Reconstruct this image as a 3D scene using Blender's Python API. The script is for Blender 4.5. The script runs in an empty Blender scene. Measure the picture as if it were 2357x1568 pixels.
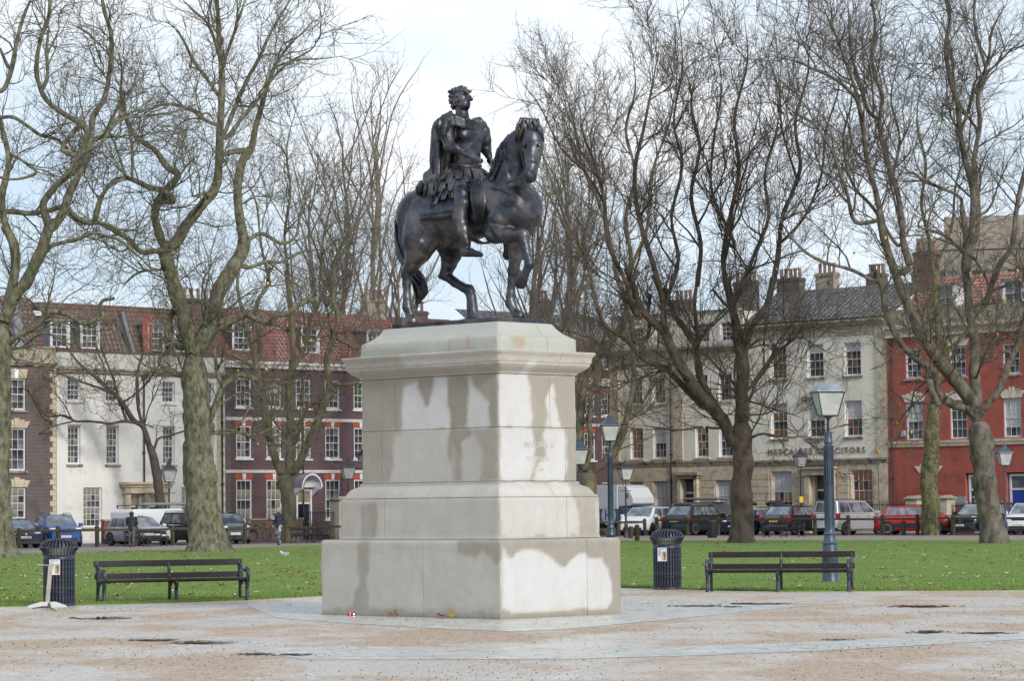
import bpy, math, random
import numpy as np
from math import sin, cos, tan, atan, atan2, radians, pi, sqrt
from mathutils import Vector, Matrix
R_ = random.Random(7)
rng = np.random.default_rng(11)
sc = bpy.context.scene
col = sc.collection

# ---------------------------------------------------------------- camera
FPX = 6872.0; CAMH = 1.7; ROLL = 0.0105; PITCH = atan(388 / FPX)
_cr, _sr, _cp, _sp = cos(ROLL), sin(ROLL), cos(PITCH), sin(PITCH)
RT = Vector((_cr, _sr * _sp, -_sr * _cp)); UPV = Vector((_sr, -_cr * _sp, _cr * _cp)); FW = Vector((0, _cp, _sp))
cam_d = bpy.data.cameras.new('camera'); cam = bpy.data.objects.new('camera', cam_d); col.objects.link(cam)
M = Matrix.Identity(4)
for i in range(3):
    M[i][0] = RT[i]; M[i][1] = UPV[i]; M[i][2] = -FW[i]
M[2][3] = CAMH
cam.matrix_world = M
cam_d.sensor_width = 36; cam_d.lens = 36 * FPX / 2356.0
cam_d.clip_start = 0.5; cam_d.clip_end = 3000
sc.camera = cam

# ---------------------------------------------------------------- world, sun, exposure
SUN_EL, SUN_AZ = 27.0, 148.0      # azimuth clockwise from +Y (the viewing direction)
w = bpy.data.worlds.new('World'); sc.world = w; w.use_nodes = True
nt = w.node_tree; nt.nodes.clear()
def N(t, typ, **kw):
    n = t.nodes.new(typ)
    for k, v in kw.items(): setattr(n, k, v)
    return n
wo = N(nt, 'ShaderNodeOutputWorld'); bg = N(nt, 'ShaderNodeBackground'); sky = N(nt, 'ShaderNodeTexSky')
sky.sky_type = 'NISHITA'; sky.sun_disc = False; sky.sun_elevation = radians(SUN_EL); sky.sun_rotation = radians(SUN_AZ)
sky.air_density = 1.0; sky.dust_density = 1.5
tc = N(nt, 'ShaderNodeTexCoord'); mp = N(nt, 'ShaderNodeMapping'); mp.inputs['Scale'].default_value = (1.3, 1.3, 4.5)
nz = N(nt, 'ShaderNodeTexNoise'); nz.inputs['Scale'].default_value = 2.6; nz.inputs['Detail'].default_value = 7; nz.inputs['Roughness'].default_value = .55
rp = N(nt, 'ShaderNodeValToRGB'); rp.color_ramp.elements[0].position = .44; rp.color_ramp.elements[0].color = (.0, .0, .0, 1)
rp.color_ramp.elements[1].position = .66; rp.color_ramp.elements[1].color = (1, 1, 1, 1)
mx = N(nt, 'ShaderNodeMixRGB'); mx.inputs[2].default_value = (10.6, 11.1, 11.7, 1)
blu = N(nt, 'ShaderNodeMixRGB'); blu.inputs[0].default_value = .8; blu.inputs[2].default_value = (7.2, 8.8, 10.6, 1); nt.links.new(sky.outputs[0], blu.inputs[1])
nt.links.new(tc.outputs['Generated'], mp.inputs['Vector']); nt.links.new(mp.outputs[0], nz.inputs['Vector'])
nt.links.new(nz.outputs['Fac'], rp.inputs['Fac']); nt.links.new(rp.outputs[0], mx.inputs[0])
nt.links.new(blu.outputs[0], mx.inputs[1]); nt.links.new(mx.outputs[0], bg.inputs['Color'])
bg.inputs['Strength'].default_value = 0.085
nt.links.new(bg.outputs[0], wo.inputs['Surface'])
sd = bpy.data.lights.new('sun', 'SUN'); sd.energy = 2.3; sd.angle = radians(11); sd.color = (1, .955, .90)
so = bpy.data.objects.new('sun', sd); col.objects.link(so)
_s = Vector((sin(radians(SUN_AZ)) * cos(radians(SUN_EL)), cos(radians(SUN_AZ)) * cos(radians(SUN_EL)), sin(radians(SUN_EL))))
so.rotation_euler = _s.to_track_quat('Z', 'Y').to_euler(); so.location = (0, 0, 60)
sc.view_settings.view_transform = 'Standard'; sc.view_settings.look = 'None'; sc.view_settings.gamma = 1
sc.view_settings.exposure = 0.27; sc.view_settings.use_curve_mapping = False
sc.render.engine = 'CYCLES'
sc.cycles.max_bounces = 5; sc.cycles.diffuse_bounces = 3; sc.cycles.glossy_bounces = 3; sc.cycles.transmission_bounces = 4
sc.cycles.transparent_max_bounces = 6; sc.cycles.use_denoising = True

# ---------------------------------------------------------------- turning photo measurements into places (once, at build time)
def ray(x, y):
    return FW + RT * ((x - 1178) / FPX) + UPV * ((784 - y) / FPX)
def at(x, y, Y):
    d = ray(x, y); k = Y / d[1]; return Vector((d[0] * k, Y, CAMH + d[2] * k))
def gd(x, y, z=0.0):
    d = ray(x, y); k = (z - CAMH) / d[2]; return Vector((d[0] * k, d[1] * k, z))
TH = radians(44.5)
D1 = Vector((sin(TH), cos(TH), 0)); E1 = Vector((cos(TH), -sin(TH), 0))
def onplane(o, dirv, x, y):
    n = (-dirv[1], dirv[0]); d = ray(x, y)
    k = (o[0] * n[0] + o[1] * n[1]) / (d[0] * n[0] + d[1] * n[1])
    p = d * k; return (p[0] - o[0]) * dirv[0] + (p[1] - o[1]) * dirv[1], CAMH + p[2]

# ---------------------------------------------------------------- object helpers
def tag(o, label=None, cat=None, group=None, kind=None):
    if label: o['label'] = label
    if cat: o['category'] = cat
    if group: o['group'] = group
    if kind: o['kind'] = kind
    return o
def empty(name, loc=(0, 0, 0), rz=0.0, label=None, cat=None, group=None):
    o = bpy.data.objects.new(name, None); col.objects.link(o); o.location = loc; o.rotation_euler = (0, 0, rz)
    o.empty_display_size = .2
    return tag(o, label, cat, group)
def link(name, me, parent=None, loc=None, rz=None):
    o = bpy.data.objects.new(name, me); col.objects.link(o)
    if parent is not None: o.parent = parent
    if loc is not None: o.location = loc
    if rz is not None: o.rotation_euler = (0, 0, rz)
    return o
def npmesh(name, V, F, mat=None, smooth=False, mats=None, mi=None):
    V = np.asarray(V, dtype=np.float32).reshape(-1, 3); me = bpy.data.meshes.new(name)
    if isinstance(F, np.ndarray) and F.ndim == 2:
        n, k = F.shape
        me.vertices.add(len(V)); me.vertices.foreach_set('co', V.ravel())
        me.loops.add(n * k); me.loops.foreach_set('vertex_index', F.astype(np.int32).ravel())
        me.polygons.add(n); me.polygons.foreach_set('loop_start', np.arange(0, n * k, k, dtype=np.int32))
        me.update(calc_edges=True)
    else:
        me.from_pydata([tuple(v) for v in V.tolist()], [], [tuple(f) for f in F]); me.update()
    if mats:
        for m in mats: me.materials.append(m)
    elif mat: me.materials.append(mat)
    if mi is not None: me.polygons.foreach_set('material_index', np.asarray(mi, dtype=np.int32))
    me.polygons.foreach_set('use_smooth', np.full(len(me.polygons), bool(smooth)))
    me.update(); return me
class MB:
    def __init__(s): s.v = []; s.f = []; s.m = []; s.mats = []; s.cur = 0
    def mat(s, m):
        if m not in s.mats: s.mats.append(m)
        s.cur = s.mats.index(m); return s
    def add(s, vs, fs):
        b = len(s.v); s.v += [tuple(v) for v in vs]; s.f += [tuple(i + b for i in f) for f in fs]; s.m += [s.cur] * len(fs); return s
    def box(s, x0, x1, y0, y1, z0, z1, rot=None, piv=None):
        vs = [Vector((x, y, z)) for z in (z0, z1) for (x, y) in ((x0, y0), (x1, y0), (x1, y1), (x0, y1))]
        if rot is not None:
            pv = Vector(piv) if piv is not None else Vector(((x0 + x1) / 2, (y0 + y1) / 2, (z0 + z1) / 2))
            vs = [rot @ (v - pv) + pv for v in vs]
        return s.add(vs, [(3, 2, 1, 0), (4, 5, 6, 7), (0, 1, 5, 4), (1, 2, 6, 5), (2, 3, 7, 6), (3, 0, 4, 7)])
    def prism(s, poly, a, b, axis='y'):
        n = len(poly)
        def P(u, v, t): return (u, t, v) if axis == 'y' else ((t, u, v) if axis == 'x' else (u, v, t))
        vs = [P(u, v, a) for u, v in poly] + [P(u, v, b) for u, v in poly]
        fs = [tuple(range(n)), tuple(range(2 * n - 1, n - 1, -1))] + [(i, i + n, (i + 1) % n + n, (i + 1) % n) for i in range(n)]
        return s.add(vs, fs)
    def lathe(s, prof, n=16, c=(0, 0, 0), ph=0.0, cap=True):
        vs = [(c[0] + r * cos(2 * pi * k / n + ph), c[1] + r * sin(2 * pi * k / n + ph), c[2] + z) for r, z in prof for k in range(n)]
        fs = [(i * n + k, i * n + (k + 1) % n, (i + 1) * n + (k + 1) % n, (i + 1) * n + k) for i in range(len(prof) - 1) for k in range(n)]
        if cap: fs += [tuple(range(n - 1, -1, -1)), tuple((len(prof) - 1) * n + k for k in range(n))]
        return s.add(vs, fs)
    def tube(s, pts, rad, n=8, cap=True):
        pts = [Vector(p) for p in pts]
        if not hasattr(rad, '__len__'): rad = [rad] * len(pts)
        vs = []; u = None
        for i, p in enumerate(pts):
            t = (pts[min(i + 1, len(pts) - 1)] - pts[max(i - 1, 0)]).normalized()
            if u is None: u = t.orthogonal().normalized()
            else: u = (u - t * u.dot(t)).normalized()
            v = t.cross(u)
            vs += [p + (u * cos(2 * pi * k / n) + v * sin(2 * pi * k / n)) * rad[i] for k in range(n)]
        fs = [(i * n + k, i * n + (k + 1) % n, (i + 1) * n + (k + 1) % n, (i + 1) * n + k) for i in range(len(pts) - 1) for k in range(n)]
        if cap: fs += [tuple(range(n - 1, -1, -1)), tuple((len(pts) - 1) * n + k for k in range(n))]
        return s.add(vs, fs)
    def ball(s, c, r, nu=10, nv=7):
        rx, ry, rz = (r, r, r) if not hasattr(r, '__len__') else r
        vs = [(c[0], c[1], c[2] - rz)]
        for j in range(1, nv):
            a = -pi / 2 + pi * j / nv
            vs += [(c[0] + rx * cos(a) * cos(2 * pi * k / nu), c[1] + ry * cos(a) * sin(2 * pi * k / nu), c[2] + rz * sin(a)) for k in range(nu)]
        vs.append((c[0], c[1], c[2] + rz)); T = len(vs) - 1
        fs = [(0, 1 + (k + 1) % nu, 1 + k) for k in range(nu)] + [(T, T - nu + k, T - nu + (k + 1) % nu) for k in range(nu)]
        fs += [(1 + j * nu + k, 1 + j * nu + (k + 1) % nu, 1 + (j + 1) * nu + (k + 1) % nu, 1 + (j + 1) * nu + k) for j in range(nv - 2) for k in range(nu)]
        return s.add(vs, fs)
    def mesh(s, name, mat=None, smooth=False):
        me = bpy.data.meshes.new(name); me.from_pydata(s.v, [], s.f)
        if s.mats:
            for m in s.mats: me.materials.append(m)
            me.polygons.foreach_set('material_index', s.m)
        elif mat: me.materials.append(mat)
        if smooth: me.polygons.foreach_set('use_smooth', [True] * len(me.polygons))
        me.update(); return me
    def build(s, name, mat=None, parent=None, smooth=False, loc=None, rz=None):
        return link(name, s.mesh(name, mat, smooth), parent, loc, rz)
def bevel(o, wd=.01, seg=2):
    b = o.modifiers.new('bevel', 'BEVEL'); b.width = wd; b.segments = seg; b.limit_method = 'ANGLE'; b.angle_limit = radians(40); return o
def autosmooth(o, ang=40):
    me = o.data; me.polygons.foreach_set('use_smooth', [True] * len(me.polygons))
    me.set_sharp_from_angle(angle=radians(ang)) if hasattr(me, 'set_sharp_from_angle') else None
    return o
def txt(s, size, mat, parent, loc, rot, name='lettering', ext=.004, align='CENTER', space=1.0):
    c = bpy.data.curves.new(name, 'FONT'); c.body = s; c.size = size; c.extrude = ext; c.align_x = align; c.align_y = 'CENTER'; c.space_character = space
    tmp = bpy.data.objects.new('tmp', c); col.objects.link(tmp); bpy.context.view_layer.update()
    me = bpy.data.meshes.new_from_object(tmp.evaluated_get(bpy.context.evaluated_depsgraph_get())); bpy.data.objects.remove(tmp)
    me.materials.clear(); me.materials.append(mat); o = bpy.data.objects.new(name, me); col.objects.link(o)
    if parent is not None: o.parent = parent
    o.location = loc; o.rotation_euler = rot; return o

# ---------------------------------------------------------------- materials
MATS = {}
def mat(name, c, rough=.7, metal=0.0, c2=None, scale=4.0, bump=0.0, bscale=None, detail=6, spec=None, coat=0.0, coords='Object', stretch=None, lo=.35, hi=.65, c3=None, s3=18., emis=None):
    if name in MATS: return MATS[name]
    m = bpy.data.materials.new(name); m.use_nodes = True; t = m.node_tree; b = t.nodes['Principled BSDF']
    b.inputs['Base Color'].default_value = (*c, 1); b.inputs['Roughness'].default_value = rough; b.inputs['Metallic'].default_value = metal
    if spec is not None: b.inputs['Specular IOR Level'].default_value = spec
    if coat: b.inputs['Coat Weight'].default_value = coat; b.inputs['Coat Roughness'].default_value = .06
    if emis: b.inputs['Emission Color'].default_value = (*emis[:3], 1); b.inputs['Emission Strength'].default_value = emis[3]
    if c2 or bump:
        co = N(t, 'ShaderNodeTexCoord'); vec = co.outputs[coords]
        if stretch:
            mpn = N(t, 'ShaderNodeMapping'); mpn.inputs['Scale'].default_value = stretch; t.links.new(vec, mpn.inputs['Vector']); vec = mpn.outputs[0]
    if c2:
        n = N(t, 'ShaderNodeTexNoise'); n.inputs['Scale'].default_value = scale; n.inputs['Detail'].default_value = detail; n.inputs['Roughness'].default_value = .6
        r = N(t, 'ShaderNodeValToRGB'); r.color_ramp.elements[0].position = lo; r.color_ramp.elements[1].position = hi
        r.color_ramp.elements[0].color = (*c, 1); r.color_ramp.elements[1].color = (*c2, 1)
        t.links.new(vec, n.inputs['Vector']); t.links.new(n.outputs['Fac'], r.inputs['Fac']); out = r.outputs[0]
        if c3:
            n3 = N(t, 'ShaderNodeTexNoise'); n3.inputs['Scale'].default_value = s3; n3.inputs['Detail'].default_value = 3
            r3 = N(t, 'ShaderNodeValToRGB'); r3.color_ramp.elements[0].position = .56; r3.color_ramp.elements[1].position = .62
            t.links.new(vec, n3.inputs['Vector']); t.links.new(n3.outputs['Fac'], r3.inputs['Fac'])
            mxn = N(t, 'ShaderNodeMixRGB'); mxn.inputs[2].default_value = (*c3, 1)
            t.links.new(r3.outputs[0], mxn.inputs[0]); t.links.new(out, mxn.inputs[1]); out = mxn.outputs[0]
        t.links.new(out, b.inputs['Base Color'])
    if bump:
        n2 = N(t, 'ShaderNodeTexNoise'); n2.inputs['Scale'].default_value = bscale or scale * 4; n2.inputs['Detail'].default_value = 5
        bp = N(t, 'ShaderNodeBump'); bp.inputs['Strength'].default_value = bump; bp.inputs['Distance'].default_value = .02
        t.links.new(vec, n2.inputs['Vector']); t.links.new(n2.outputs['Fac'], bp.inputs['Height']); t.links.new(bp.outputs[0], b.inputs['Normal'])
    MATS[name] = m; return m
def brickmat(name, c1, c2, mortar, bw=.225, rh=.075, ms=.012, dirt=(.05, .045, .04)):
    if name in MATS: return MATS[name]
    m = bpy.data.materials.new(name); m.use_nodes = True; t = m.node_tree; b = t.nodes['Principled BSDF']; b.inputs['Roughness'].default_value = .85
    co = N(t, 'ShaderNodeTexCoord'); sp = N(t, 'ShaderNodeSeparateXYZ'); cb = N(t, 'ShaderNodeCombineXYZ'); ad = N(t, 'ShaderNodeMath', operation='ADD')
    t.links.new(co.outputs['Object'], sp.inputs[0]); t.links.new(sp.outputs[0], ad.inputs[0]); t.links.new(sp.outputs[1], ad.inputs[1])
    t.links.new(ad.outputs[0], cb.inputs[0]); t.links.new(sp.outputs[2], cb.inputs[1])
    br = N(t, 'ShaderNodeTexBrick'); br.inputs['Scale'].default_value = 1; br.inputs['Brick Width'].default_value = bw; br.inputs['Row Height'].default_value = rh
    br.inputs['Mortar Size'].default_value = ms; br.inputs['Color1'].default_value = (*c1, 1); br.inputs['Color2'].default_value = (*c2, 1); br.inputs['Mortar'].default_value = (*mortar, 1)
    br.inputs['Bias'].default_value = -.1
    t.links.new(cb.outputs[0], br.inputs['Vector'])
    n = N(t, 'ShaderNodeTexNoise'); n.inputs['Scale'].default_value = 1.1; n.inputs['Detail'].default_value = 8; t.links.new(co.outputs['Object'], n.inputs['Vector'])
    r = N(t, 'ShaderNodeValToRGB'); r.color_ramp.elements[0].position = .48; r.color_ramp.elements[1].position = .8; r.color_ramp.elements[0].color = (0, 0, 0, 1); r.color_ramp.elements[1].color = (.8, .8, .8, 1)
    t.links.new(n.outputs['Fac'], r.inputs['Fac'])
    x = N(t, 'ShaderNodeMixRGB'); x.inputs[2].default_value = (*dirt, 1); t.links.new(r.outputs[0], x.inputs[0]); t.links.new(br.outputs['Color'], x.inputs[1])
    t.links.new(x.outputs[0], b.inputs['Base Color'])
    bp = N(t, 'ShaderNodeBump'); bp.inputs['Strength'].default_value = .6; bp.inputs['Distance'].default_value = .01; bp.invert = True
    t.links.new(br.outputs['Fac'], bp.inputs['Height']); t.links.new(bp.outputs[0], b.inputs['Normal'])
    MATS[name] = m; return m
white_paint = mat('white_paint', (.72, .72, .74), .45, c2=(.62, .62, .63), scale=3)
iron_blue = mat('blue_grey_iron', (.012, .017, .032), .42, .0, c2=(.03, .041, .068), spec=.35, scale=6, bump=.15, bscale=60, c3=(.12, .10, .09), s3=25)
lamp_blue = mat('lamp_blue_grey', (.028, .042, .066), .38, .0, c2=(.06, .085, .125), scale=6, bump=.15, bscale=60)
iron_black = mat('black_iron', (.018, .02, .024), .45, c2=(.035, .035, .04), scale=8)
dark_wood = mat('wet_dark_timber', (.012, .008, .010), .5, c2=(.032, .020, .023), spec=.3, scale=5, stretch=(1, 8, 8), bump=.3, bscale=30)
fence_wood = mat('weathered_fence_timber', (.028, .022, .015), .85, c2=(.07, .056, .034), scale=6, bump=.4, bscale=30, c3=(.06, .075, .02), s3=10)
# ================================================================ the ground
def sheet(name, pts, z, material, kind='structure', grid=None):
    me = npmesh(name, [(p[0], p[1], z) for p in pts], [tuple(range(len(pts)))], material)
    o = link(name, me); o['kind'] = kind; return o
def groundmat():
    m = bpy.data.materials.new('wet_bound_gravel'); m.use_nodes = True; t = m.node_tree; b = t.nodes['Principled BSDF']
    co = N(t, 'ShaderNodeTexCoord')
    def noise(s, d=5, r=.6, st=None):
        n = N(t, 'ShaderNodeTexNoise'); n.inputs['Scale'].default_value = s; n.inputs['Detail'].default_value = d; n.inputs['Roughness'].default_value = r
        v = co.outputs['Object']
        if st:
            mm = N(t, 'ShaderNodeMapping'); mm.inputs['Scale'].default_value = st; t.links.new(v, mm.inputs[0]); v = mm.outputs[0]
        t.links.new(v, n.inputs['Vector']); return n.outputs['Fac']
    def ramp(f, p0, p1, c0, c1):
        r = N(t, 'ShaderNodeValToRGB'); e = r.color_ramp.elements; e[0].position = p0; e[1].position = p1; e[0].color = (*c0, 1); e[1].color = (*c1, 1)
        t.links.new(f, r.inputs['Fac']); return r.outputs[0]
    def mixc(f, a, c):
        x = N(t, 'ShaderNodeMixRGB'); t.links.new(f, x.inputs[0])
        t.links.new(a, x.inputs[1])
        if isinstance(c, tuple): x.inputs[2].default_value = (*c, 1)
        else: t.links.new(c, x.inputs[2])
        return x.outputs[0]
    big = noise(.50, 8, .62, (.8, .42, 1))
    wet = ramp(big, .44, .62, (0, 0, 0), (1, 1, 1))
    grain = noise(34, 4, .7); grain2 = noise(9, 4)
    grain3 = noise(8.5, 8, .85); gm_ = N(t, 'ShaderNodeMath', operation='MULTIPLY_ADD'); t.links.new(grain3, gm_.inputs[0]); gm_.inputs[1].default_value = .7; hf_ = N(t, 'ShaderNodeMath', operation='MULTIPLY'); t.links.new(grain, hf_.inputs[0]); hf_.inputs[1].default_value = .3; t.links.new(hf_.outputs[0], gm_.inputs[2]); grain_ = gm_.outputs[0]
    tan_ = ramp(grain_, .40, .58, (.15, .09, .055), (.60, .455, .33))
    pale = ramp(grain_, .38, .54, (.35, .30, .25), (.66, .625, .575))  # for the wet areas: white sheen of the sky put into the base colour
    c = mixc(wet, tan_, pale)
    speck = ramp(noise(19, 3, .6), .60, .66, (0, 0, 0), (1, 1, 1))
    c = mixc(speck, c, (.12, .085, .07))
    patch = ramp(grain2, .45, .75, (0, 0, 0), (.35, .35, .35))
    c = mixc(patch, c, (.42, .33, .26))
    t.links.new(c, b.inputs['Base Color'])
    rr = ramp(wet, 0, 1, (.70, .70, .70), (.20, .20, .20)); t.links.new(rr, b.inputs['Roughness'])
    bp = N(t, 'ShaderNodeBump'); bp.inputs['Strength'].default_value = .5; bp.inputs['Distance'].default_value = .012
    t.links.new(grain, bp.inputs['Height']); t.links.new(bp.outputs[0], b.inputs['Normal'])
    return m
gravel_m = groundmat()
slab_m = mat('wet_stone_paving', (.44, .425, .385), .30, c2=(.60, .585, .545), scale=1.6, bump=.25, bscale=22, c3=(.32, .30, .26), s3=5)
grass_m = mat('mown_grass', (.085, .155, .014), .9, c2=(.15, .225, .022), scale=.55, bump=.8, bscale=40, c3=(.15, .17, .05), s3=1.4)
path_m = mat('dirt_path', (.17, .12, .10), .75, c2=(.36, .30, .27), scale=1.4, bump=.3, bscale=20, c3=(.10, .045, .03), s3=6)
road_m = mat('wet_asphalt', (.045, .045, .048), .45, c2=(.075, .072, .075), scale=2, bump=.3, bscale=40)
sheet('ground', [(-1500, -200), (1500, -200), (1500, 2500), (-1500, 2500)], -.03, mat('far_earth', (.12, .11, .10), .9, c2=(.18, .16, .14), scale=.2))
FC = Vector((8.0, 180.0, 0))                      # where the two fence lines meet
road_pts = [FC - D1 * 140 - E1 * 0, FC + E1 * 140, FC + E1 * 140 + D1 * 13, FC + D1 * 13 - E1 * 15, FC - D1 * 140 - E1 * 15]
sheet('road', [(p[0], p[1]) for p in road_pts], -.012, road_m)
# the square inside the fences: gravel forecourt, lawn, dirt path
A = FC - D1 * 150; B = FC + E1 * 150
sheet('path', [(A[0], A[1]), (A[0] + 5, -40), (B[0] - 5, -40), (B[0], B[1]), (FC[0], FC[1])], 0.0, path_m)
near = [gd(*p) for p in ((-900, 1404), (-60, 1399), (140, 1396), (400, 1389), (560, 1383), (733, 1374), (900, 1364), (1155, 1358), (1433, 1355), (1540, 1357), (1640, 1361), (1790, 1363), (2000, 1362), (2356, 1360), (2600, 1359), (3600, 1352))]
far = [gd(*p) for p in ((3600, 1232), (2450, 1245), (1900, 1245), (1500, 1246), (1300, 1248), (1000, 1252), (733, 1257), (560, 1263), (420, 1268), (196, 1273), (40, 1276), (-900, 1290))]
g_pts = [(-60, -30), (60, -30)] + [(p[0], p[1]) for p in reversed(near)]
sheet('forecourt', g_pts, .004, gravel_m)
lawn = [(p[0], p[1]) for p in near] + [(p[0], p[1]) for p in far]
lo = MB(); lo.prism(lawn, -.02, .035, 'z'); lo = lo.build('lawn', grass_m); lo['kind'] = 'structure'
# stone paving flush in the gravel: apron round the pedestal and a long strip
PC = Vector((-.729, 48.367, 0))
def pednet(x, y, z=0): return PC + E1 * x + Vector((.7009, .7133, 0)) * y + Vector((0, 0, z))
def pedpix(x, y): p = gd(x, y); return (p[0], p[1])
sheet('paving_apron', [pedpix(*p) for p in ((560, 1392), (640, 1425), (800, 1437), (1000, 1449), (1178, 1456), (1300, 1450), (1500, 1432), (1700, 1412), (1860, 1396), (1500, 1385), (1300, 1380), (900, 1378))], .008, slab_m)
sheet('paving_strip', [pedpix(*p) for p in ((560, 1497), (760, 1490), (1180, 1492), (1400, 1496), (1600, 1489), (1840, 1481), (2160, 1466), (2420, 1452), (2420, 1470), (2190, 1484), (1900, 1500), (1640, 1510), (1300, 1520), (1000, 1521), (700, 1521))], .008, slab_m)
water_m = mat('puddle_water', (.085, .07, .055), .06, c2=(.16, .13, .10), scale=8, spec=.5, bump=.05, bscale=5)
def puddle(cx, cy, wx, wy, k=24):
    mb = MB()
    wx *= 1.25; wy *= .72
    for j in range(int(wx * .9)):
        u = R_.gauss(0, .42); v = R_.gauss(0, .45); s_ = R_.uniform(.05, .22) * max(.35, 1.1 - abs(u)); x0, y0 = cx + u * wx, cy + v * wy; pts = []
        for i in range(12):
            a = 2 * pi * i / 12; q = 1 + .25 * sin(3 * a + j) + R_.uniform(-.2, .2); pts.append(pedpix(x0 + wx * s_ * cos(a) * q, y0 + max(.5, wy * .4 * s_ * 3) * sin(a) * q))
        mb.add([(a[0], a[1], .011 + .00012 * j) for a in pts], [tuple(range(12))])
    mb.build('puddle', water_m)['kind'] = 'structure'
for p in ((345, 1476, 70, 3.2), (455, 1482, 75, 4.6), (1600, 1397, 62, 2.4), (1745, 1392, 70, 1.8), (2120, 1398, 74, 2.8), (2135, 1457, 55, 5), (2270, 1460, 60, 2.5), (230, 1425, 80, 3),
          (590, 1508, 45, 3), (680, 1510, 48, 2.5), (1930, 1475, 40, 1.6), (1680, 1399, 30, 1.6)): puddle(*p)

# ---------------------------------------------------------------- scattered bits
def inpoly(px, py, poly):
    c = np.zeros(len(px), bool); n = len(poly); j = n - 1
    for i in range(n):
        xi, yi = poly[i]; xj, yj = poly[j]
        k = ((yi > py) != (yj > py)) & (px < (xj - xi) * (py - yi) / (yj - yi + 1e-12) + xi)
        c ^= k; j = i
    return c
def vnoise(p, s, seed=0):
    q = p * s; i = np.floor(q).astype(np.int64); f = q - i; f = f * f * (3 - 2 * f); d = p.shape[1]; out = 0
    for c in range(2 ** d):
        b = np.array([(c >> k) & 1 for k in range(d)]); h = seed * 7919
        ii = i + b; hh = np.full(len(p), h, dtype=np.int64)
        for k, pr in enumerate((73856093, 19349663, 83492791)[:d]): hh ^= ii[:, k] * pr
        hh = (hh ^ (hh >> 13)) * 1274126177 & 0x7fffffff; val = (hh ^ (hh >> 16)) % 65536 / 65536.
        wt = np.prod(np.where(b, f, 1 - f), axis=1); out = out + wt * val
    return out
lp = lawn
def scatter_lawn(n, ymin, ymax, power=1.0):
    Y = ymin + (ymax - ymin) * rng.random(n) ** power; X = (rng.random(n) - .5) * 2 * (.185 * Y + 1)
    k = inpoly(X, Y, lp); return X[k], Y[k]
def leafmesh(name, X, Y, z, size, mats_, up=.6):
    n = len(X); a = rng.random(n) * 2 * pi; s = size * (.5 + rng.random(n)); c, d = np.cos(a), np.sin(a)
    shape = np.array([(0, -.5, 0), (.22, -.25, .1), (.5, -.2, .28), (.3, .1, .12), (.42, .42, .3), (.12, .3, .08), (0, .62, .22), (-.12, .3, .08), (-.42, .42, .26), (-.3, .1, .12), (-.5, -.2, .3), (-.22, -.25, .1)])
    curl = (rng.random(n) * up + .15)
    P = np.zeros((n, 12, 3)); P[:, :, 0] = X[:, None] + s[:, None] * (shape[:, 0] * c[:, None] - shape[:, 1] * d[:, None])
    P[:, :, 1] = Y[:, None] + s[:, None] * (shape[:, 0] * d[:, None] + shape[:, 1] * c[:, None]); P[:, :, 2] = z + .01 + s[:, None] * shape[:, 2] * curl[:, None] * 1.3
    F = np.arange(n * 12).reshape(n, 12); me = npmesh(name, P.reshape(-1, 3), F, mats=mats_, mi=rng.integers(0, len(mats_), n))
    o = link(name, me); return tag(o, kind='stuff')
leaf_ms = [mat('leaf_orange', (.36, .10, .02), .6), mat('leaf_tan', (.42, .33, .18), .65), mat('leaf_pale', (.50, .44, .30), .6), mat('leaf_brown', (.13, .07, .035), .6), mat('leaf_rust', (.26, .08, .025), .6), mat('leaf_buff', (.48, .37, .2), .65)]
X, Y = scatter_lawn(5200, 54, 140, 1.0); k = rng.random(len(X)) < np.clip(.25 + 1.1 * vnoise(np.stack([X, Y], 1), .12, 3) ** 1.5, 0, 1) * np.where(X < 0, .85, .42)
leafmesh('fallen_leaves', X[k], Y[k], .04, .155, leaf_ms)['label'] = 'orange and tan fallen leaves strewn over the lawn'
# gravel stones and grit loose on the forecourt
def stones(name, n, mats_, y0, y1, smin, smax, z=.01, lab=None):
    Y = y0 + (y1 - y0) * rng.random(n); X = (rng.random(n) - .5) * 2 * (.175 * Y + 1); k = inpoly(X, Y, g_pts)
    k &= rng.random(n) < .08 + 1.2 * vnoise(np.stack([X * .6, Y * .5], 1), .9, 9) ** 3; X, Y = X[k], Y[k]; n = len(X)
    o6 = np.array([(1, 0, 0), (0, 1, 0), (-1, 0, 0), (0, -1, 0), (0, 0, .7), (0, 0, -.5)]); s = smin + (smax - smin) * rng.random(n) ** 2
    a = rng.random(n) * 6.28; st = .6 + rng.random(n)
    P = np.repeat(o6[None], n, 0) * s[:, None, None]; P[:, :, 0] *= st[:, None]
    x = P[:, :, 0] * np.cos(a)[:, None] - P[:, :, 1] * np.sin(a)[:, None]; y = P[:, :, 0] * np.sin(a)[:, None] + P[:, :, 1] * np.cos(a)[:, None]
    P[:, :, 0] = x + X[:, None]; P[:, :, 1] = y + Y[:, None]; P[:, :, 2] += z
    f = np.array([(0, 1, 4), (1, 2, 4), (2, 3, 4), (3, 0, 4), (1, 0, 5), (2, 1, 5), (3, 2, 5), (0, 3, 5)])
    F = (f[None] + 6 * np.arange(n)[:, None, None]).reshape(-1, 3); mi = np.repeat(rng.integers(0, len(mats_), n), 8)
    o = link(name, npmesh(name, P.reshape(-1, 3), F, mats=mats_, mi=mi)); tag(o, lab, kind='stuff')
stones('gravel', 26000, [mat('grit_brown', (.16, .10, .07), .7), mat('grit_dark', (.07, .05, .045), .6), mat('grit_tan', (.42, .30, .22), .7)], 29, 62, .003, .013, lab='loose brown grit scattered over the wet gravel')
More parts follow.
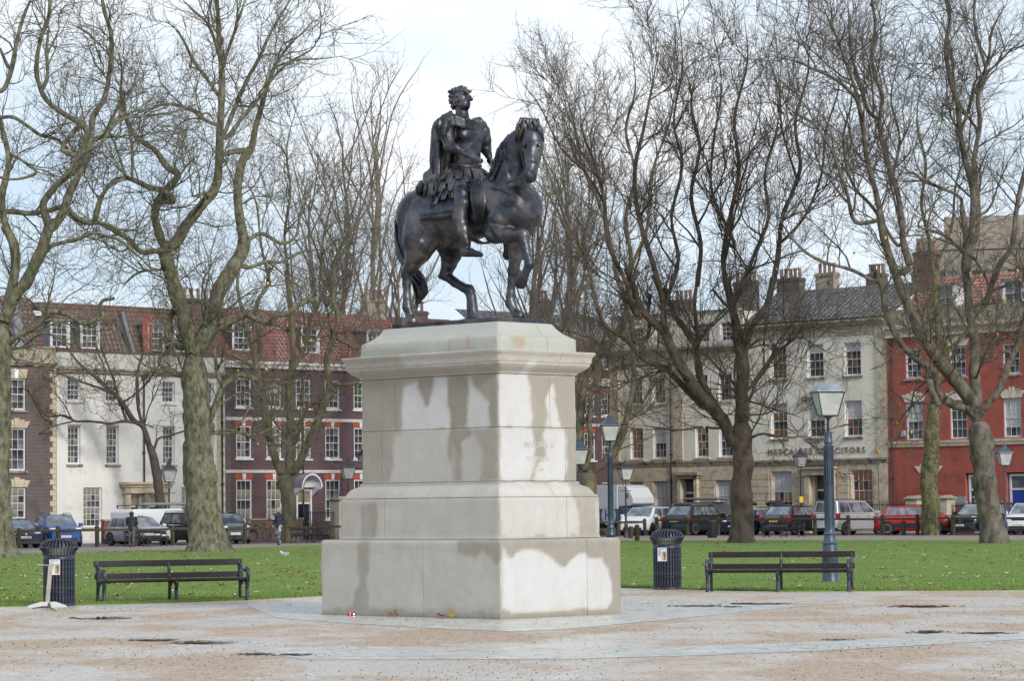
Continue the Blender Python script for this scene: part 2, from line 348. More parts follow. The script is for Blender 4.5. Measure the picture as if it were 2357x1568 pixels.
# grass blades
def blades(name, X, Y, h, wd, mats_, z=.03):
    n = len(X); a = rng.random(n) * 6.28; hh = h * (.5 + rng.random(n)); lean = hh * .5 * (rng.random(n)); b = rng.random(n) * 6.28
    P = np.zeros((n, 3, 3)); P[:, 0, 0] = X - wd * np.cos(a); P[:, 0, 1] = Y - wd * np.sin(a); P[:, 1, 0] = X + wd * np.cos(a); P[:, 1, 1] = Y + wd * np.sin(a)
    P[:, 2, 0] = X + lean * np.cos(b); P[:, 2, 1] = Y + lean * np.sin(b); P[:, :2, 2] = z - .01; P[:, 2, 2] = z + hh
    o = link(name, npmesh(name, P.reshape(-1, 3), np.arange(3 * n).reshape(n, 3), mats=mats_, mi=rng.integers(0, len(mats_), n))); return tag(o, kind='stuff')
gm = [mat('blade_a', (.11, .19, .016), .6), mat('blade_b', (.17, .26, .03), .6), mat('blade_c', (.07, .13, .014), .6)]
X, Y = scatter_lawn(190000, 54, 150, 1.9); blades('grass', X, Y, .028, .012, gm)['label'] = 'short mown grass covering the lawn'
ex, ey = [], []
for p, q in zip(near[1:-1], near[2:-1]):
    L = (q - p).length; n = int(L * 260); tt = rng.random(n); off = np.abs(rng.normal(0, .16, n)) - .03
    X_ = p[0] + (q[0] - p[0]) * tt; Y_ = p[1] + (q[1] - p[1]) * tt + off
    k = rng.random(n) < .25 + .9 * vnoise(np.stack([X_, Y_], 1), 1.4, 5) ** 2; ex.append(X_[k]); ey.append(Y_[k])
blades('edge_grass', np.concatenate(ex), np.concatenate(ey), .085, .009, gm, .0)['label'] = 'longer ragged grass along the lawn edge'

# ================================================================ the pedestal
def zc(inset, y, x=1155):
    return at(x, y, 45.925 + 1.414 * inset)[2]
def ped_stone():
    m = bpy.data.materials.new('stained_portland_stone'); m.use_nodes = True; t = m.node_tree; b = t.nodes['Principled BSDF']
    b.inputs['Roughness'].default_value = .8
    at_ = N(t, 'ShaderNodeAttribute'); at_.attribute_name = 'stain'; sp = N(t, 'ShaderNodeSeparateColor'); t.links.new(at_.outputs['Color'], sp.inputs[0])
    co = N(t, 'ShaderNodeTexCoord')
    def noise(s, d, st=(1, 1, 1)):
        mm = N(t, 'ShaderNodeMapping'); mm.inputs['Scale'].default_value = st; t.links.new(co.outputs['Object'], mm.inputs[0])
        n = N(t, 'ShaderNodeTexNoise'); n.inputs['Scale'].default_value = s; n.inputs['Detail'].default_value = d; n.inputs['Roughness'].default_value = .65; t.links.new(mm.outputs[0], n.inputs['Vector']); return n.outputs['Fac']
    nA = noise(2.2, 8); nB = noise(5, 6, (1, 1, .25)); nC = noise(60, 4)
    def math_(op, a, c):
        x = N(t, 'ShaderNodeMath', operation=op)
        for i, v in enumerate((a, c)):
            if isinstance(v, (int, float)): x.inputs[i].default_value = v
            else: t.links.new(v, x.inputs[i])
        return x.outputs[0]
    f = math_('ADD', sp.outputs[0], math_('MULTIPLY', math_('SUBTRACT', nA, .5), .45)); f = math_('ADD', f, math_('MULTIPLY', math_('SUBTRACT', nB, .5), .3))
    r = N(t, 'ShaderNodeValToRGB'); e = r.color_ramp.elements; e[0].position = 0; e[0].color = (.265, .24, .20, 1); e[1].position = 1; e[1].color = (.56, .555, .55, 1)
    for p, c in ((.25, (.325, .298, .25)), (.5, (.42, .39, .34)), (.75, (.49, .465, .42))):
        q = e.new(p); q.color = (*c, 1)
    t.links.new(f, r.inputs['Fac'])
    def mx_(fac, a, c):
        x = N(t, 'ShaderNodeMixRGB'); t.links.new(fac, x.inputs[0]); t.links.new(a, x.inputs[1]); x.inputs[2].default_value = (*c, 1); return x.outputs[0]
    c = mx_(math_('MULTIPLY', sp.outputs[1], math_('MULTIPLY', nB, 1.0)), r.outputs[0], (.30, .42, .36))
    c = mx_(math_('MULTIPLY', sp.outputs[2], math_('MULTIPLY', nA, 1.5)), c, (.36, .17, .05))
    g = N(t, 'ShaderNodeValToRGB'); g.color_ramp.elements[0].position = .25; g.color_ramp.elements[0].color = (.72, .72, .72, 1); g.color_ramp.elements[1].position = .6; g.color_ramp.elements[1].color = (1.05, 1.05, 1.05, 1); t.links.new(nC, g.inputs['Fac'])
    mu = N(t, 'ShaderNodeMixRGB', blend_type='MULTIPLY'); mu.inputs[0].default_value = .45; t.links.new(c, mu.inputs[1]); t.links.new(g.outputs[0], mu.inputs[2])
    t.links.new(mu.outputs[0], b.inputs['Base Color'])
    bp = N(t, 'ShaderNodeBump'); bp.inputs['Strength'].default_value = .35; bp.inputs['Distance'].default_value = .01; t.links.new(nC, bp.inputs['Height']); t.links.new(bp.outputs[0], b.inputs['Normal'])
    return m
stone_m = ped_stone()
# the outlines of the dry, damp, green and rusty marks on its two near faces (crop units of the photo, 1.5676 per photo pixel)
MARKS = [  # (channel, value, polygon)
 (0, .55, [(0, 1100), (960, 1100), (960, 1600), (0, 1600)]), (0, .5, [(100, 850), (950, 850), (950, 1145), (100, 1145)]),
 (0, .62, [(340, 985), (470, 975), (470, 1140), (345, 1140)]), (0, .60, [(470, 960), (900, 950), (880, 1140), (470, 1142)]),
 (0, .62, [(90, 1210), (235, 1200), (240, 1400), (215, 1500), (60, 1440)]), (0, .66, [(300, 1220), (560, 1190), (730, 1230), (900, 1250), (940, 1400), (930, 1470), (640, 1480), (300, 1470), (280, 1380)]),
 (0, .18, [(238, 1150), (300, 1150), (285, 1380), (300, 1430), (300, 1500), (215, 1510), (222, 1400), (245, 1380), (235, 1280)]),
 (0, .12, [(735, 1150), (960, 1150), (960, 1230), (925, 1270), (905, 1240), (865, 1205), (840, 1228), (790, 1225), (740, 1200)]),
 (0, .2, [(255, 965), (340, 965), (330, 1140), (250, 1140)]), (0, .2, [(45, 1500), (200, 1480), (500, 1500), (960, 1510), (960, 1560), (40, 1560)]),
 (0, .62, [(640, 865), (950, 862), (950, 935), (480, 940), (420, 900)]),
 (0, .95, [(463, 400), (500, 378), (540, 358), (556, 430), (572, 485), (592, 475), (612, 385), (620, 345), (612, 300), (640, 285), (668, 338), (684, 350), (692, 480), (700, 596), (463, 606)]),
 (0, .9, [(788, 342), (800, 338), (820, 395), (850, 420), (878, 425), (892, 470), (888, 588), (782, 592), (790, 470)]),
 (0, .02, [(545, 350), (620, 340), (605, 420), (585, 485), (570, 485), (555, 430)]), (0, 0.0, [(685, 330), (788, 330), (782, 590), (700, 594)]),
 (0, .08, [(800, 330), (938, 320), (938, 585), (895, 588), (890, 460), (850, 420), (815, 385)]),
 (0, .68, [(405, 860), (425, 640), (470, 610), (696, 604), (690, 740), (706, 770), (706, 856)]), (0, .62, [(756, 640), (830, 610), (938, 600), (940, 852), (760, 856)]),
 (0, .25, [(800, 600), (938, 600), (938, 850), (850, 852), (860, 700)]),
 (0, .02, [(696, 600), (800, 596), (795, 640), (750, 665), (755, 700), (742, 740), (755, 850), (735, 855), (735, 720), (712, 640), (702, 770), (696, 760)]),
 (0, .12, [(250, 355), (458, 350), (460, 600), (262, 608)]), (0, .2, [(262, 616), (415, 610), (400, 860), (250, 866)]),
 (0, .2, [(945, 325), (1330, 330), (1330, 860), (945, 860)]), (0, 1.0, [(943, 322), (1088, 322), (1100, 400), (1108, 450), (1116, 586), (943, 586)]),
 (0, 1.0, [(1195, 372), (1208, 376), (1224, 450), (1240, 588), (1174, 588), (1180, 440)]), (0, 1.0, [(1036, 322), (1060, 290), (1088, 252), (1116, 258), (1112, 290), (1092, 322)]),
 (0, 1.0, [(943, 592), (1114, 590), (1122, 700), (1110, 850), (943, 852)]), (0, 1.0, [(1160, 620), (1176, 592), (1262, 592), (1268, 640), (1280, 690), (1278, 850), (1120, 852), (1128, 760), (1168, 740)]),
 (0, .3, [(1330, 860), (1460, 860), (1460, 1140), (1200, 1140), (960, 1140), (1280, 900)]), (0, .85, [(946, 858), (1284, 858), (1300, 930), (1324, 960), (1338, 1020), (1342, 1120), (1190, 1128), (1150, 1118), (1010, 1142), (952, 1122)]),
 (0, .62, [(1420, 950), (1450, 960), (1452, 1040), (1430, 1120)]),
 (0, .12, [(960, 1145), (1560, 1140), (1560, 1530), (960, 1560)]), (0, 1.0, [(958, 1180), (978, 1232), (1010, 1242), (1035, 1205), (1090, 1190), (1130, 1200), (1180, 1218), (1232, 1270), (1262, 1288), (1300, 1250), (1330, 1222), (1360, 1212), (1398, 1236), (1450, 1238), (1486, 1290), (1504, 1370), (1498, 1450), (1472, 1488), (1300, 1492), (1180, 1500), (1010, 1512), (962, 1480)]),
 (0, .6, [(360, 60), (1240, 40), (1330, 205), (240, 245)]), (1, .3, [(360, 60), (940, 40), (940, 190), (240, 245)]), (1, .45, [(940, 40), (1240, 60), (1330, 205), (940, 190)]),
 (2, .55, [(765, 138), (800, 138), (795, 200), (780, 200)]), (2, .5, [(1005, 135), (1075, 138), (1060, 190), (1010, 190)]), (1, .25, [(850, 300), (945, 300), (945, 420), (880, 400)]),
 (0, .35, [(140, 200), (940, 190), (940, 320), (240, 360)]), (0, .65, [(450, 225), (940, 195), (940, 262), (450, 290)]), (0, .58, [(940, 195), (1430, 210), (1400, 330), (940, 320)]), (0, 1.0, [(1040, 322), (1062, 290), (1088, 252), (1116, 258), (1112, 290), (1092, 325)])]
def proj_np(P):
    v = P - np.array([0, 0, CAMH]); a = v @ np.array(RT); b_ = v @ np.array(UPV); c = v @ np.array(FW)
    return 1178 + FPX * a / c, 784 - FPX * b_ / c
ped = empty('pedestal', PC, atan2(E1[1], E1[0]), 'tall moulded pale stone pedestal with wet streaks under the bronze horseman', 'pedestal')
HX, HY = 2.09, 1.37
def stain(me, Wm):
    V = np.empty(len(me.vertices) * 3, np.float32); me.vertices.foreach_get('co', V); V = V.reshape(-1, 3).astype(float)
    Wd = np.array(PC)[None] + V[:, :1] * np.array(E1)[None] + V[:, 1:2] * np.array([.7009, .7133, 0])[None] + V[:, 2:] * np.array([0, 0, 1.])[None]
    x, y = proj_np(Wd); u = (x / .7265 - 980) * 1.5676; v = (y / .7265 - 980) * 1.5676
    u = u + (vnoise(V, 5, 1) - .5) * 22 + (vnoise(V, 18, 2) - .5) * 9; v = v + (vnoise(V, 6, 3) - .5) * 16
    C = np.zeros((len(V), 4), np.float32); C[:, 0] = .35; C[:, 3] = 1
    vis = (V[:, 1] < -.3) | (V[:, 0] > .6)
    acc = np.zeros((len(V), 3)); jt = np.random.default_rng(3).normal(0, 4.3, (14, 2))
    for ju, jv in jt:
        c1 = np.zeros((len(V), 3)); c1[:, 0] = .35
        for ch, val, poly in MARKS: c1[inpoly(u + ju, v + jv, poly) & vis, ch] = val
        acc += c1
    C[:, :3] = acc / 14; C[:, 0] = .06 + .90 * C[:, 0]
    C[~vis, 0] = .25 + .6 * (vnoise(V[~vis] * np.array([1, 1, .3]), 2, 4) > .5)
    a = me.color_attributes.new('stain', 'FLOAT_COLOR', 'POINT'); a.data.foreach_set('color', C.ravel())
def course(name, rings, cx, cy, joint=.004, step=.04):
    """a course of stone: rings are (inset, z); cut at x=cx and y=cy into four blocks"""
    rr = []
    for (i0, z0), (i1, z1) in zip(rings, rings[1:]):
        n = max(1, int(sqrt((i1 - i0) ** 2 + (z1 - z0) ** 2) / step))
        rr += [(i0 + (i1 - i0) * k / n, z0 + (z1 - z0) * k / n) for k in range(n)]
    rr.append(rings[-1])
    for sx in (0, 1):
        for sy in (0, 1):
            nx, ny = (48, 40) if (sy == 0 or sx == 1) else (16, 14); u = np.linspace(0, 1, nx + 1); w_ = np.linspace(0, 1, ny + 1); V = []
            for ins, z in rr:
                x0, x1 = (-HX + ins, cx - joint) if sx == 0 else (cx + joint, HX - ins)
                y0, y1 = (-HY + ins, cy - joint) if sy == 0 else (cy + joint, HY - ins)
                c_ = .012
                loop = [(x0 + (x1 - x0) * t_, y0) for t_ in u[:-1]] + [(x1, y0 + (y1 - y0) * t_) for t_ in w_[:-1]] + [(x1 + (x0 - x1) * t_, y1) for t_ in u[:-1]] + [(x0, y1 + (y0 - y1) * t_) for t_ in w_[:-1]]
                V += [(x, y, z) for x, y in loop]
            V = np.array(V); K = 2 * (nx + ny)
            d = (vnoise(V, 3, 5) - .5) * .012 + (vnoise(V, 11, 6) - .5) * .008
            # weathered arrises: pull corners in irregularly
            Z = np.array([z for _, z in rr]).repeat(K); Ins = np.array([i for i, _ in rr]).repeat(K)
            ex_ = np.minimum(np.abs(np.abs(V[:, 0]) - (HX - Ins)), 1) + np.minimum(np.abs(np.abs(V[:, 1]) - (HY - Ins)), 1)
            near_corner = np.clip(1 - ex_ / .035, 0, 1); r_ = np.hypot(V[:, 0], V[:, 1])[:, None] + 1e-6
            V[:, :2] += V[:, :2] / r_ * (d - near_corner * (.012 + .03 * vnoise(V, 5, 8)))[:, None]
            F = [(i * K + k, i * K + (k + 1) % K, (i + 1) * K + (k + 1) % K, (i + 1) * K + k) for i in range(len(rr) - 1) for k in range(K)]
            me = npmesh('stone_block', V, np.array(F), stone_m, True)
            bm_f = [tuple(range(K - 1, -1, -1)), tuple((len(rr) - 1) * K + k for k in range(K))]
            import bmesh
            bm = bmesh.new(); bm.from_mesh(me); bm.verts.ensure_lookup_table()
            for f in bm_f: bm.faces.new([bm.verts[i] for i in f])
            bm.to_mesh(me); bm.free(); me.set_sharp_from_angle(angle=radians(35))
            stain(me, None); link(name, me, ped)
zB = zc(0, 1243); z2 = zc(.23, 1145); z2s = zc(.49, 1108); zJ = zc(.49, 982.6); zS = zc(.49, 859); zCb = zc(.30, 835); zC = zc(.245, 802); zU = zc(.49, 773); zT = zc(.79, 739); zP = zc(.86, 729.5)
g = .004
course('stone_block', [(.02, 0), (0.006, .03), (0, zB - .06), (.012, zB - .02), (.03, zB - g)], .35, .55)
course('stone_block', [(.22, zB + g), (.235, zB + .05), (.235, z2 - .03), (.245, z2 - g)], -.78, .35)
hz_ = z2s - z2
course('stone_block', [(.245, z2 + g), (.25, z2 + .03), (.285, z2 + .04), (.31, z2 + hz_ * .35), (.36, z2 + hz_ * .6), (.42, z2 + hz_ * .72), (.455, z2 + hz_ * .8), (.455, z2 + hz_ * .95), (.485, z2s - g)], .2, .1)
course('stone_block', [(.49, z2s + g), (.49, zJ - g)], -1.1, .6)
course('stone_block', [(.49, zJ + g), (.492, zS - g)], -.78, .25)
course('stone_block', [(.47, zS + g), (.46, zS + .03), (.43, zS + .05), (.36, zS + .10), (.33, zS + .13), (.315, zS + .15), (.315, zS + .175), (.30, zS + .19), (.285, zC - .09), (.262, zC - .06), (.25, zC - .045), (.245, zC - .015), (.26, zC - g)], -.4, .3)
hu = zT - zU
course('stone_block', [(.475, zC + g), (.48, zU - .03), (.49, zU), (.53, zU + .02), (.62, zU + hu * .32), (.69, zU + hu * .6), (.745, zU + hu * .93), (.765, zT - .01), (.79, zT - g)], 0.5, .2)
core = MB().mat(mat('joint_dark', (.07, .06, .05), .9))
core.box(-HX + .035, HX - .035, -HY + .035, HY - .035, .01, zB - .02).box(-HX + .51, HX - .51, -HY + .51, HY - .51, zB, zU - .02).box(-HX + .81, HX - .81, -HY + .81, HY - .81, zU - .02, zT - .01).box(-HX + .27, HX - .27, -HY + .27, HY - .27, zB - .01, z2)
core.build('joint_core', parent=ped)
letter_m = mat('worn_inscription', (.50, .49, .47), .9)
rz90 = (pi / 2, 0, pi / 2)
for s_, zz, sz, yy in (('WILLIAM III', 1410, .17, 0), ('RYSBRACH', 1455, .13, -.03), ('SCULPSIT', 1490, .09, -.05)):
    pz = onplane(PC + E1 * (HX - .49), D1, 1238, zz * .7265)[1]
    txt(s_, sz * .8, letter_m, ped, (HX - .49 + .002, yy, pz), rz90, 'inscription', .002)['kind'] = 'stuff'
# ================================================================ the bronze horseman (signed distance fields, then one skin)
def bronze():
    m = bpy.data.materials.new('dark_bronze'); m.use_nodes = True; t = m.node_tree; b = t.nodes['Principled BSDF']
    b.inputs['Metallic'].default_value = .8
    co = N(t, 'ShaderNodeTexCoord')
    n = N(t, 'ShaderNodeTexNoise'); n.inputs['Scale'].default_value = 2.2; n.inputs['Detail'].default_value = 8; n.inputs['Roughness'].default_value = .62
    r = N(t, 'ShaderNodeValToRGB'); e = r.color_ramp.elements; e[0].position = .40; e[0].color = (.042, .040, .043, 1); e[1].position = .66; e[1].color = (.18, .155, .14, 1)
    q = e.new(.5); q.color = (.075, .081, .10, 1)
    n2 = N(t, 'ShaderNodeTexNoise'); n2.inputs['Scale'].default_value = 22; n2.inputs['Detail'].default_value = 6
    r2 = N(t, 'ShaderNodeMapRange'); r2.inputs['To Min'].default_value = .27; r2.inputs['To Max'].default_value = .56
    bp = N(t, 'ShaderNodeBump'); bp.inputs['Strength'].default_value = .35; bp.inputs['Distance'].default_value = .014
    for x in (n, n2): t.links.new(co.outputs['Object'], x.inputs['Vector'])
    t.links.new(n.outputs['Fac'], r.inputs['Fac']); t.links.new(r.outputs[0], b.inputs['Base Color']); t.links.new(n2.outputs['Fac'], r2.inputs['Value'])
    t.links.new(r2.outputs[0], b.inputs['Roughness']); t.links.new(n2.outputs['Fac'], bp.inputs['Height']); t.links.new(bp.outputs[0], b.inputs['Normal'])
    return m
bronze_m = bronze()
class SDF:
    def __init__(s, lo, hi, h):
        s.h = h; s.lo = np.array(lo, float); n = [int(math.ceil((b - a) / h)) + 1 for a, b in zip(lo, hi)]; s.n = n
        s.ax = [s.lo[i] + h * np.arange(n[i]) for i in range(3)]; s.g = np.full(n, 1.0, np.float32)
    def _sub(s, mn, mx_, pad):
        sl = []
        for i in range(3):
            a = max(0, int((mn[i] - pad - s.lo[i]) / s.h)); b = min(s.n[i], int((mx_[i] + pad - s.lo[i]) / s.h) + 2); sl.append(slice(a, max(a, b)))
        X, Y, Z = np.meshgrid(s.ax[0][sl[0]], s.ax[1][sl[1]], s.ax[2][sl[2]], indexing='ij'); return tuple(sl), X, Y, Z
    def _mix(s, sl, d, k, cut=False):
        a = s.g[sl]
        if cut: d = -d; h_ = np.clip(.5 - .5 * (a - d) / k, 0, 1); s.g[sl] = a + (d - a) * h_ + k * h_ * (1 - h_)
        else: h_ = np.clip(.5 + .5 * (a - d) / k, 0, 1); s.g[sl] = a + (d - a) * h_ - k * h_ * (1 - h_)
    def cap(s, a, b, ra, rb=None, k=.04, cut=False, fold=None):
        rb = ra if rb is None else rb; a = np.array(a, float); b = np.array(b, float); r = max(ra, rb)
        sl, X, Y, Z = s._sub(np.minimum(a, b), np.maximum(a, b), r + k + .05)
        if X.size == 0: return s
        ab = b - a; L = ab @ ab + 1e-9; t = np.clip(((X - a[0]) * ab[0] + (Y - a[1]) * ab[1] + (Z - a[2]) * ab[2]) / L, 0, 1)
        d = np.sqrt((X - a[0] - t * ab[0]) ** 2 + (Y - a[1] - t * ab[1]) ** 2 + (Z - a[2] - t * ab[2]) ** 2) - (ra + (rb - ra) * t)
        if fold is not None: d = d + fold(X, Y, Z)
        s._mix(sl, d, k, cut); return s
    def chain(s, pts, rad, k=.04):
        for i in range(len(pts) - 1): s.cap(pts[i], pts[i + 1], rad[i], rad[i + 1], k)
        return s
    def ell(s, c, r, R=None, k=.05, cut=False, fold=None):
        c = np.array(c, float); r = np.array(r, float); m = r.max(); sl, X, Y, Z = s._sub(c, c, m + k + .05)
        if X.size == 0: return s
        P = np.stack([X - c[0], Y - c[1], Z - c[2]], -1)
        if R is not None: P = P @ np.array(R)
        q = P / r; k0 = np.sqrt((q ** 2).sum(-1)) + 1e-9; k1 = np.sqrt(((P / r ** 2) ** 2).sum(-1)) + 1e-9; d = k0 * (k0 - 1) / k1
        if fold is not None: d = d + fold(X, Y, Z)
        s._mix(sl, d, k, cut); return s
    def disp(s, f):
        X, Y, Z = np.meshgrid(*s.ax, indexing='ij'); m = np.abs(s.g) < .15; s.g[m] += f(X[m], Y[m], Z[m]); return s
    def mesh(s):
        """surface nets"""
        g = s.g; ins = g < 0; c = np.zeros([n - 1 for n in s.n], np.int8)
        off = [(a, b, d) for a in (0, 1) for b in (0, 1) for d in (0, 1)]
        n0, n1, n2 = [n - 1 for n in s.n]
        for a, b, d in off: c += ins[a:a + n0, b:b + n1, d:d + n2]
        act = (c > 0) & (c < 8); idx = np.full(act.shape, -1, np.int64); I = np.argwhere(act); idx[act] = np.arange(len(I))
        acc = np.zeros((len(I), 3)); cnt = np.zeros(len(I))
        for i in range(8):
            for j in range(i + 1, 8):
                o1, o2 = np.array(off[i]), np.array(off[j])
                if abs(o1 - o2).sum() != 1: continue
                v1 = g[tuple((I + o1).T)]; v2 = g[tuple((I + o2).T)]; m = (v1 < 0) != (v2 < 0)
                t = np.where(m, v1 / (v1 - v2 + (~m)), 0)[:, None]; p = o1 + (o2 - o1) * t; acc[m] += p[m]; cnt[m] += 1
        V = s.lo + (I + acc / cnt[:, None]) * s.h; F = []
        for ax in range(3):
            a1, a2 = (ax + 1) % 3, (ax + 2) % 3; sh = list(s.n); sl1 = [slice(None)] * 3; sl2 = [slice(None)] * 3
            sl1[ax] = slice(0, -1); sl2[ax] = slice(1, None); d = ins[tuple(sl1)].astype(int) - ins[tuple(sl2)].astype(int)
            E = np.argwhere(d != 0); E = E[(E[:, a1] > 0) & (E[:, a2] > 0) & (E[:, a1] < s.n[a1] - 1) & (E[:, a2] < s.n[a2] - 1)]
            sg = d[tuple(E.T)]; u = np.zeros(3, int); v = np.zeros(3, int); u[a1] = 1; v[a2] = 1
            q = np.stack([idx[tuple((E - u - v).T)], idx[tuple((E - v).T)], idx[tuple(E.T)], idx[tuple((E - u).T)]], 1)
            q[sg < 0] = q[sg < 0][:, ::-1]; F.append(q)
        return V, np.concatenate(F)
    def build(s, name, material, parent=None, smooth_it=1):
        V, F = s.mesh()
        for _ in range(smooth_it):
            A = np.zeros_like(V); n = np.zeros(len(V))
            for k in range(4):
                np.add.at(A, F[:, k], V[F[:, (k + 1) % 4]]); np.add.at(n, F[:, k], 1)
            V = V * .5 + .5 * A / n[:, None]
        return link(name, npmesh(name, V, F, material, True), parent)

ex_, ny_ = E1, Vector((.7009, .7133, 0))
def S(cx, cy, yl=0.0):
    """place of a point of the statue: crop units of the photo plus how far left (+) or right (-) of the horse's spine it lies"""
    x = (1200 + cx / 1.8667) * .7265; y = (220 + cy / 1.8667) * .7265; d = ray(x, y); o = PC + ny_ * yl
    k = (o.x * ny_.x + o.y * ny_.y) / (d.x * ny_.x + d.y * ny_.y); p = d * k + Vector((0, 0, CAMH)) - PC
    return np.array([p.x * E1.x + p.y * E1.y, yl, p.z])
def Q(cx, cy, xl):
    """same, but at a known distance forward along the horse"""
    x = (1200 + cx / 1.8667) * .7265; y = (220 + cy / 1.8667) * .7265; d = ray(x, y); o = PC + E1 * xl
    k = (o.x * E1.x + o.y * E1.y) / (d.x * E1.x + d.y * E1.y); p = d * k + Vector((0, 0, CAMH)) - PC
    return np.array([xl, p.x * ny_.x + p.y * ny_.y, p.z])
def rotm(f, u=(0, 0, 1)):
    f = Vector(f).normalized(); l = Vector(u).cross(f).normalized(); u = f.cross(l); return np.array([list(f), list(l), list(u)]).T
px_ = .00271
statue = empty('equestrian_statue', PC + Vector((0, 0, zT)), atan2(E1[1], E1[0]), 'dark bronze horseman statue with a raised foreleg on top of the stone pedestal', 'statue')
SO = np.array([0, 0, zT])
def S3(*a): return S(*a) - SO
def Q3(*a): return Q(*a) - SO
pl = MB(); pl.prism([(-HX + .86, -HY + .86), (HX - .86, -HY + .86), (HX - .86, HY - .86), (-HX + .86, HY - .86)], 0.003, zP - zT, 'z')
bevel(pl.build('plinth_plate', bronze_m, statue), .008)
ZP = zP - zT
# ---- horse
h = SDF((-1.75, -.8, ZP - .02), (2.15, .85, 3.3), .019)
rump = S3(290, 862); h.ell(rump, (.47, .40, .44), k=.1)
h.ell(rump + [-.10, -.17, -.02], (.40, .27, .40), k=.1).ell(rump + [-.10, .17, -.02], (.40, .27, .40), k=.1)
bar = S3(500, 880); h.ell(bar, (.78, .385, .40), k=.12); h.ell(bar + [-.35, 0, .03], (.5, .35, .36), k=.12)
che = S3(770, 850); h.ell(che, (.50, .40, .45), k=.12); h.ell(S3(830, 830), (.34, .37, .36), k=.12)
for sg in (-1, 1):
    h.ell(S3(800, 800) * [1, 0, 1] + [.10, sg * .19, -.02], (.30, .20, .30), k=.06)       # pectorals
    h.ell(S3(735, 800) * [1, 0, 1] + [0, sg * .27, .05], (.19, .14, .40), rotm((1, 0, .5)), k=.06)   # shoulder
    h.ell(S3(300, 930) * [1, 0, 1] + [0, sg * .28, 0], (.26, .14, .30), k=.08)
with_ = S3(640, 740); h.ell(with_, (.34, .22, .24), k=.12)
n0 = S3(770, 745); n1 = S3(800, 640) ; n2 = S3(805, 545) + [0, -.02, 0]; n3 = S3(830, 455) + [.02, -.06, 0]; n4 = S3(868, 385) + [0, -.08, 0]
for a, b, ra, rb in ((n0, n1, .33, .25), (n1, n2, .25, .20), (n2, n3, .20, .165), (n3, n4, .165, .135)): h.cap(a, b, ra, rb, k=.09)
h.cap(n0 + [.12, 0, -.05], n2 + [.10, 0, -.1], .19, .14, k=.07)
# head: points along the face, coming toward the camera; hv is the way the forehead looks, hr is along the jaw's width
toc = np.array([.60, -.78, 0.])          # in statue space: roughly toward the camera
wid = np.array([.78, .62, 0.]) * .98     # across the face
H0 = S3(890, 372) + [.03, -.10, 0]
def HP(cx, cy, dep): # point at crop position with distance 'dep' in front of the poll
    p = S3(cx, cy); q0 = H0 @ toc; dirc = np.array([E1.dot(Vector((0, -1, 0))), ny_.dot(Vector((0, -1, 0))), 0]); return p + dirc * ((q0 + dep - p @ toc) / (dirc @ toc))
poll = HP(885, 365, 0); fore = HP(905, 415, .10); eye = HP(908, 465, .12); mid = HP(904, 555, .25); muz = HP(898, 640, .33); chin = HP(893, 668, .27)
RH = rotm(toc + [0, 0, -.15])
h.cap(poll, fore, .155, .165, k=.06); h.ell(eye, (.165, .178, .20), RH, k=.05); h.cap(eye, mid, .155, .105, k=.05); h.cap(mid, muz, .105, .088, k=.04)
h.cap(fore - toc * .13, HP(892, 560, .02), .16, .12, k=.06)                       # cheeks and jaw
for sg in (-1, 1):
    h.ell(HP(895 + sg * 18, 505, .03), (.20, .06, .17), RH, k=.04)
    h.ell(eye + wid * sg * .125 + toc * .115 + [0, 0, -.0], (.05, .045, .035), k=.02, cut=True); h.ell(eye + wid * sg * .128 + toc * .105 + [0, 0, .0], (.036, .032, .028), k=.008); h.cap(eye + wid * sg * .075 + toc * .14 + [0, 0, .04], eye + wid * sg * .16 + toc * .08 + [0, 0, .035], .026, .022, k=.02); h.cap(eye + wid * sg * .14 + toc * .07 + [0, 0, -.06], mid + wid * sg * .085 + toc * .045, .026, .016, k=.03)
    h.ell(muz + wid * sg * .06 + toc * .055 + [0, 0, .01], (.048, .040, .055), k=.018); h.ell(muz + wid * sg * .066 + toc * .108 + [0, 0, .01], (.034, .022, .034), k=.01, cut=True)
    h.cap(HP(905 + sg * 52, 395, -.02), HP(900 + sg * 56, 340, -.03), .05, .034, k=.02); h.cap(HP(900 + sg * 56, 340, -.03), HP(895 + sg * 50, 305, 0), .034, .008, k=.02)   # ears
h.ell(muz + [0, 0, -.04] + toc * .0, (.085, .088, .075), RH, k=.03); h.ell(chin, (.06, .07, .05), RH, k=.03)
h.cap(eye + toc * .13, mid + toc * .075, .035, .045, k=.04)
h.cap(muz + wid * .1 + toc * .05 + [0, 0, -.075], muz - wid * .1 + toc * .05 + [0, 0, -.075], .012, .012, k=.01, cut=True)
def leg(pts, rad, yl, k=.035):
    P = [S3(p[0], p[1], (p[2] if len(p) > 2 else yl)) for p in pts]; h.chain(P, [r * px_ for r in rad], k); return P
# right fore, raised
P = leg([(720, 900, -.25), (690, 965, -.28), (770, 985), (850, 978)], [88, 64, 46, 36], -.30); h.ell(P[3] + [.0, 0, 0], (.105, .085, .10), k=.03)
P = leg([(850, 978), (866, 1055), (882, 1120), (890, 1152), (868, 1205)], [35, 25, 24, 29, 24], -.30)
h.cap(S3(864, 1205, -.3), S3(838, 1262, -.3), .07, .105, k=.015)
# left fore, planted
leg([(830, 930, .2), (822, 1010, .24), (812, 1095), (800, 1160), (794, 1192)], [92, 66, 44, 33, 36], .27)
P = leg([(794, 1192), (786, 1240), (780, 1330), (778, 1382), (796, 1418)], [36, 26, 23, 30, 26], .27)
hb = S3(815, 1455, .27); h.cap([P[4][0] + .03, .27, ZP + .13], [P[4][0] + .12, .27, ZP + .05], .075, .105, k=.02)
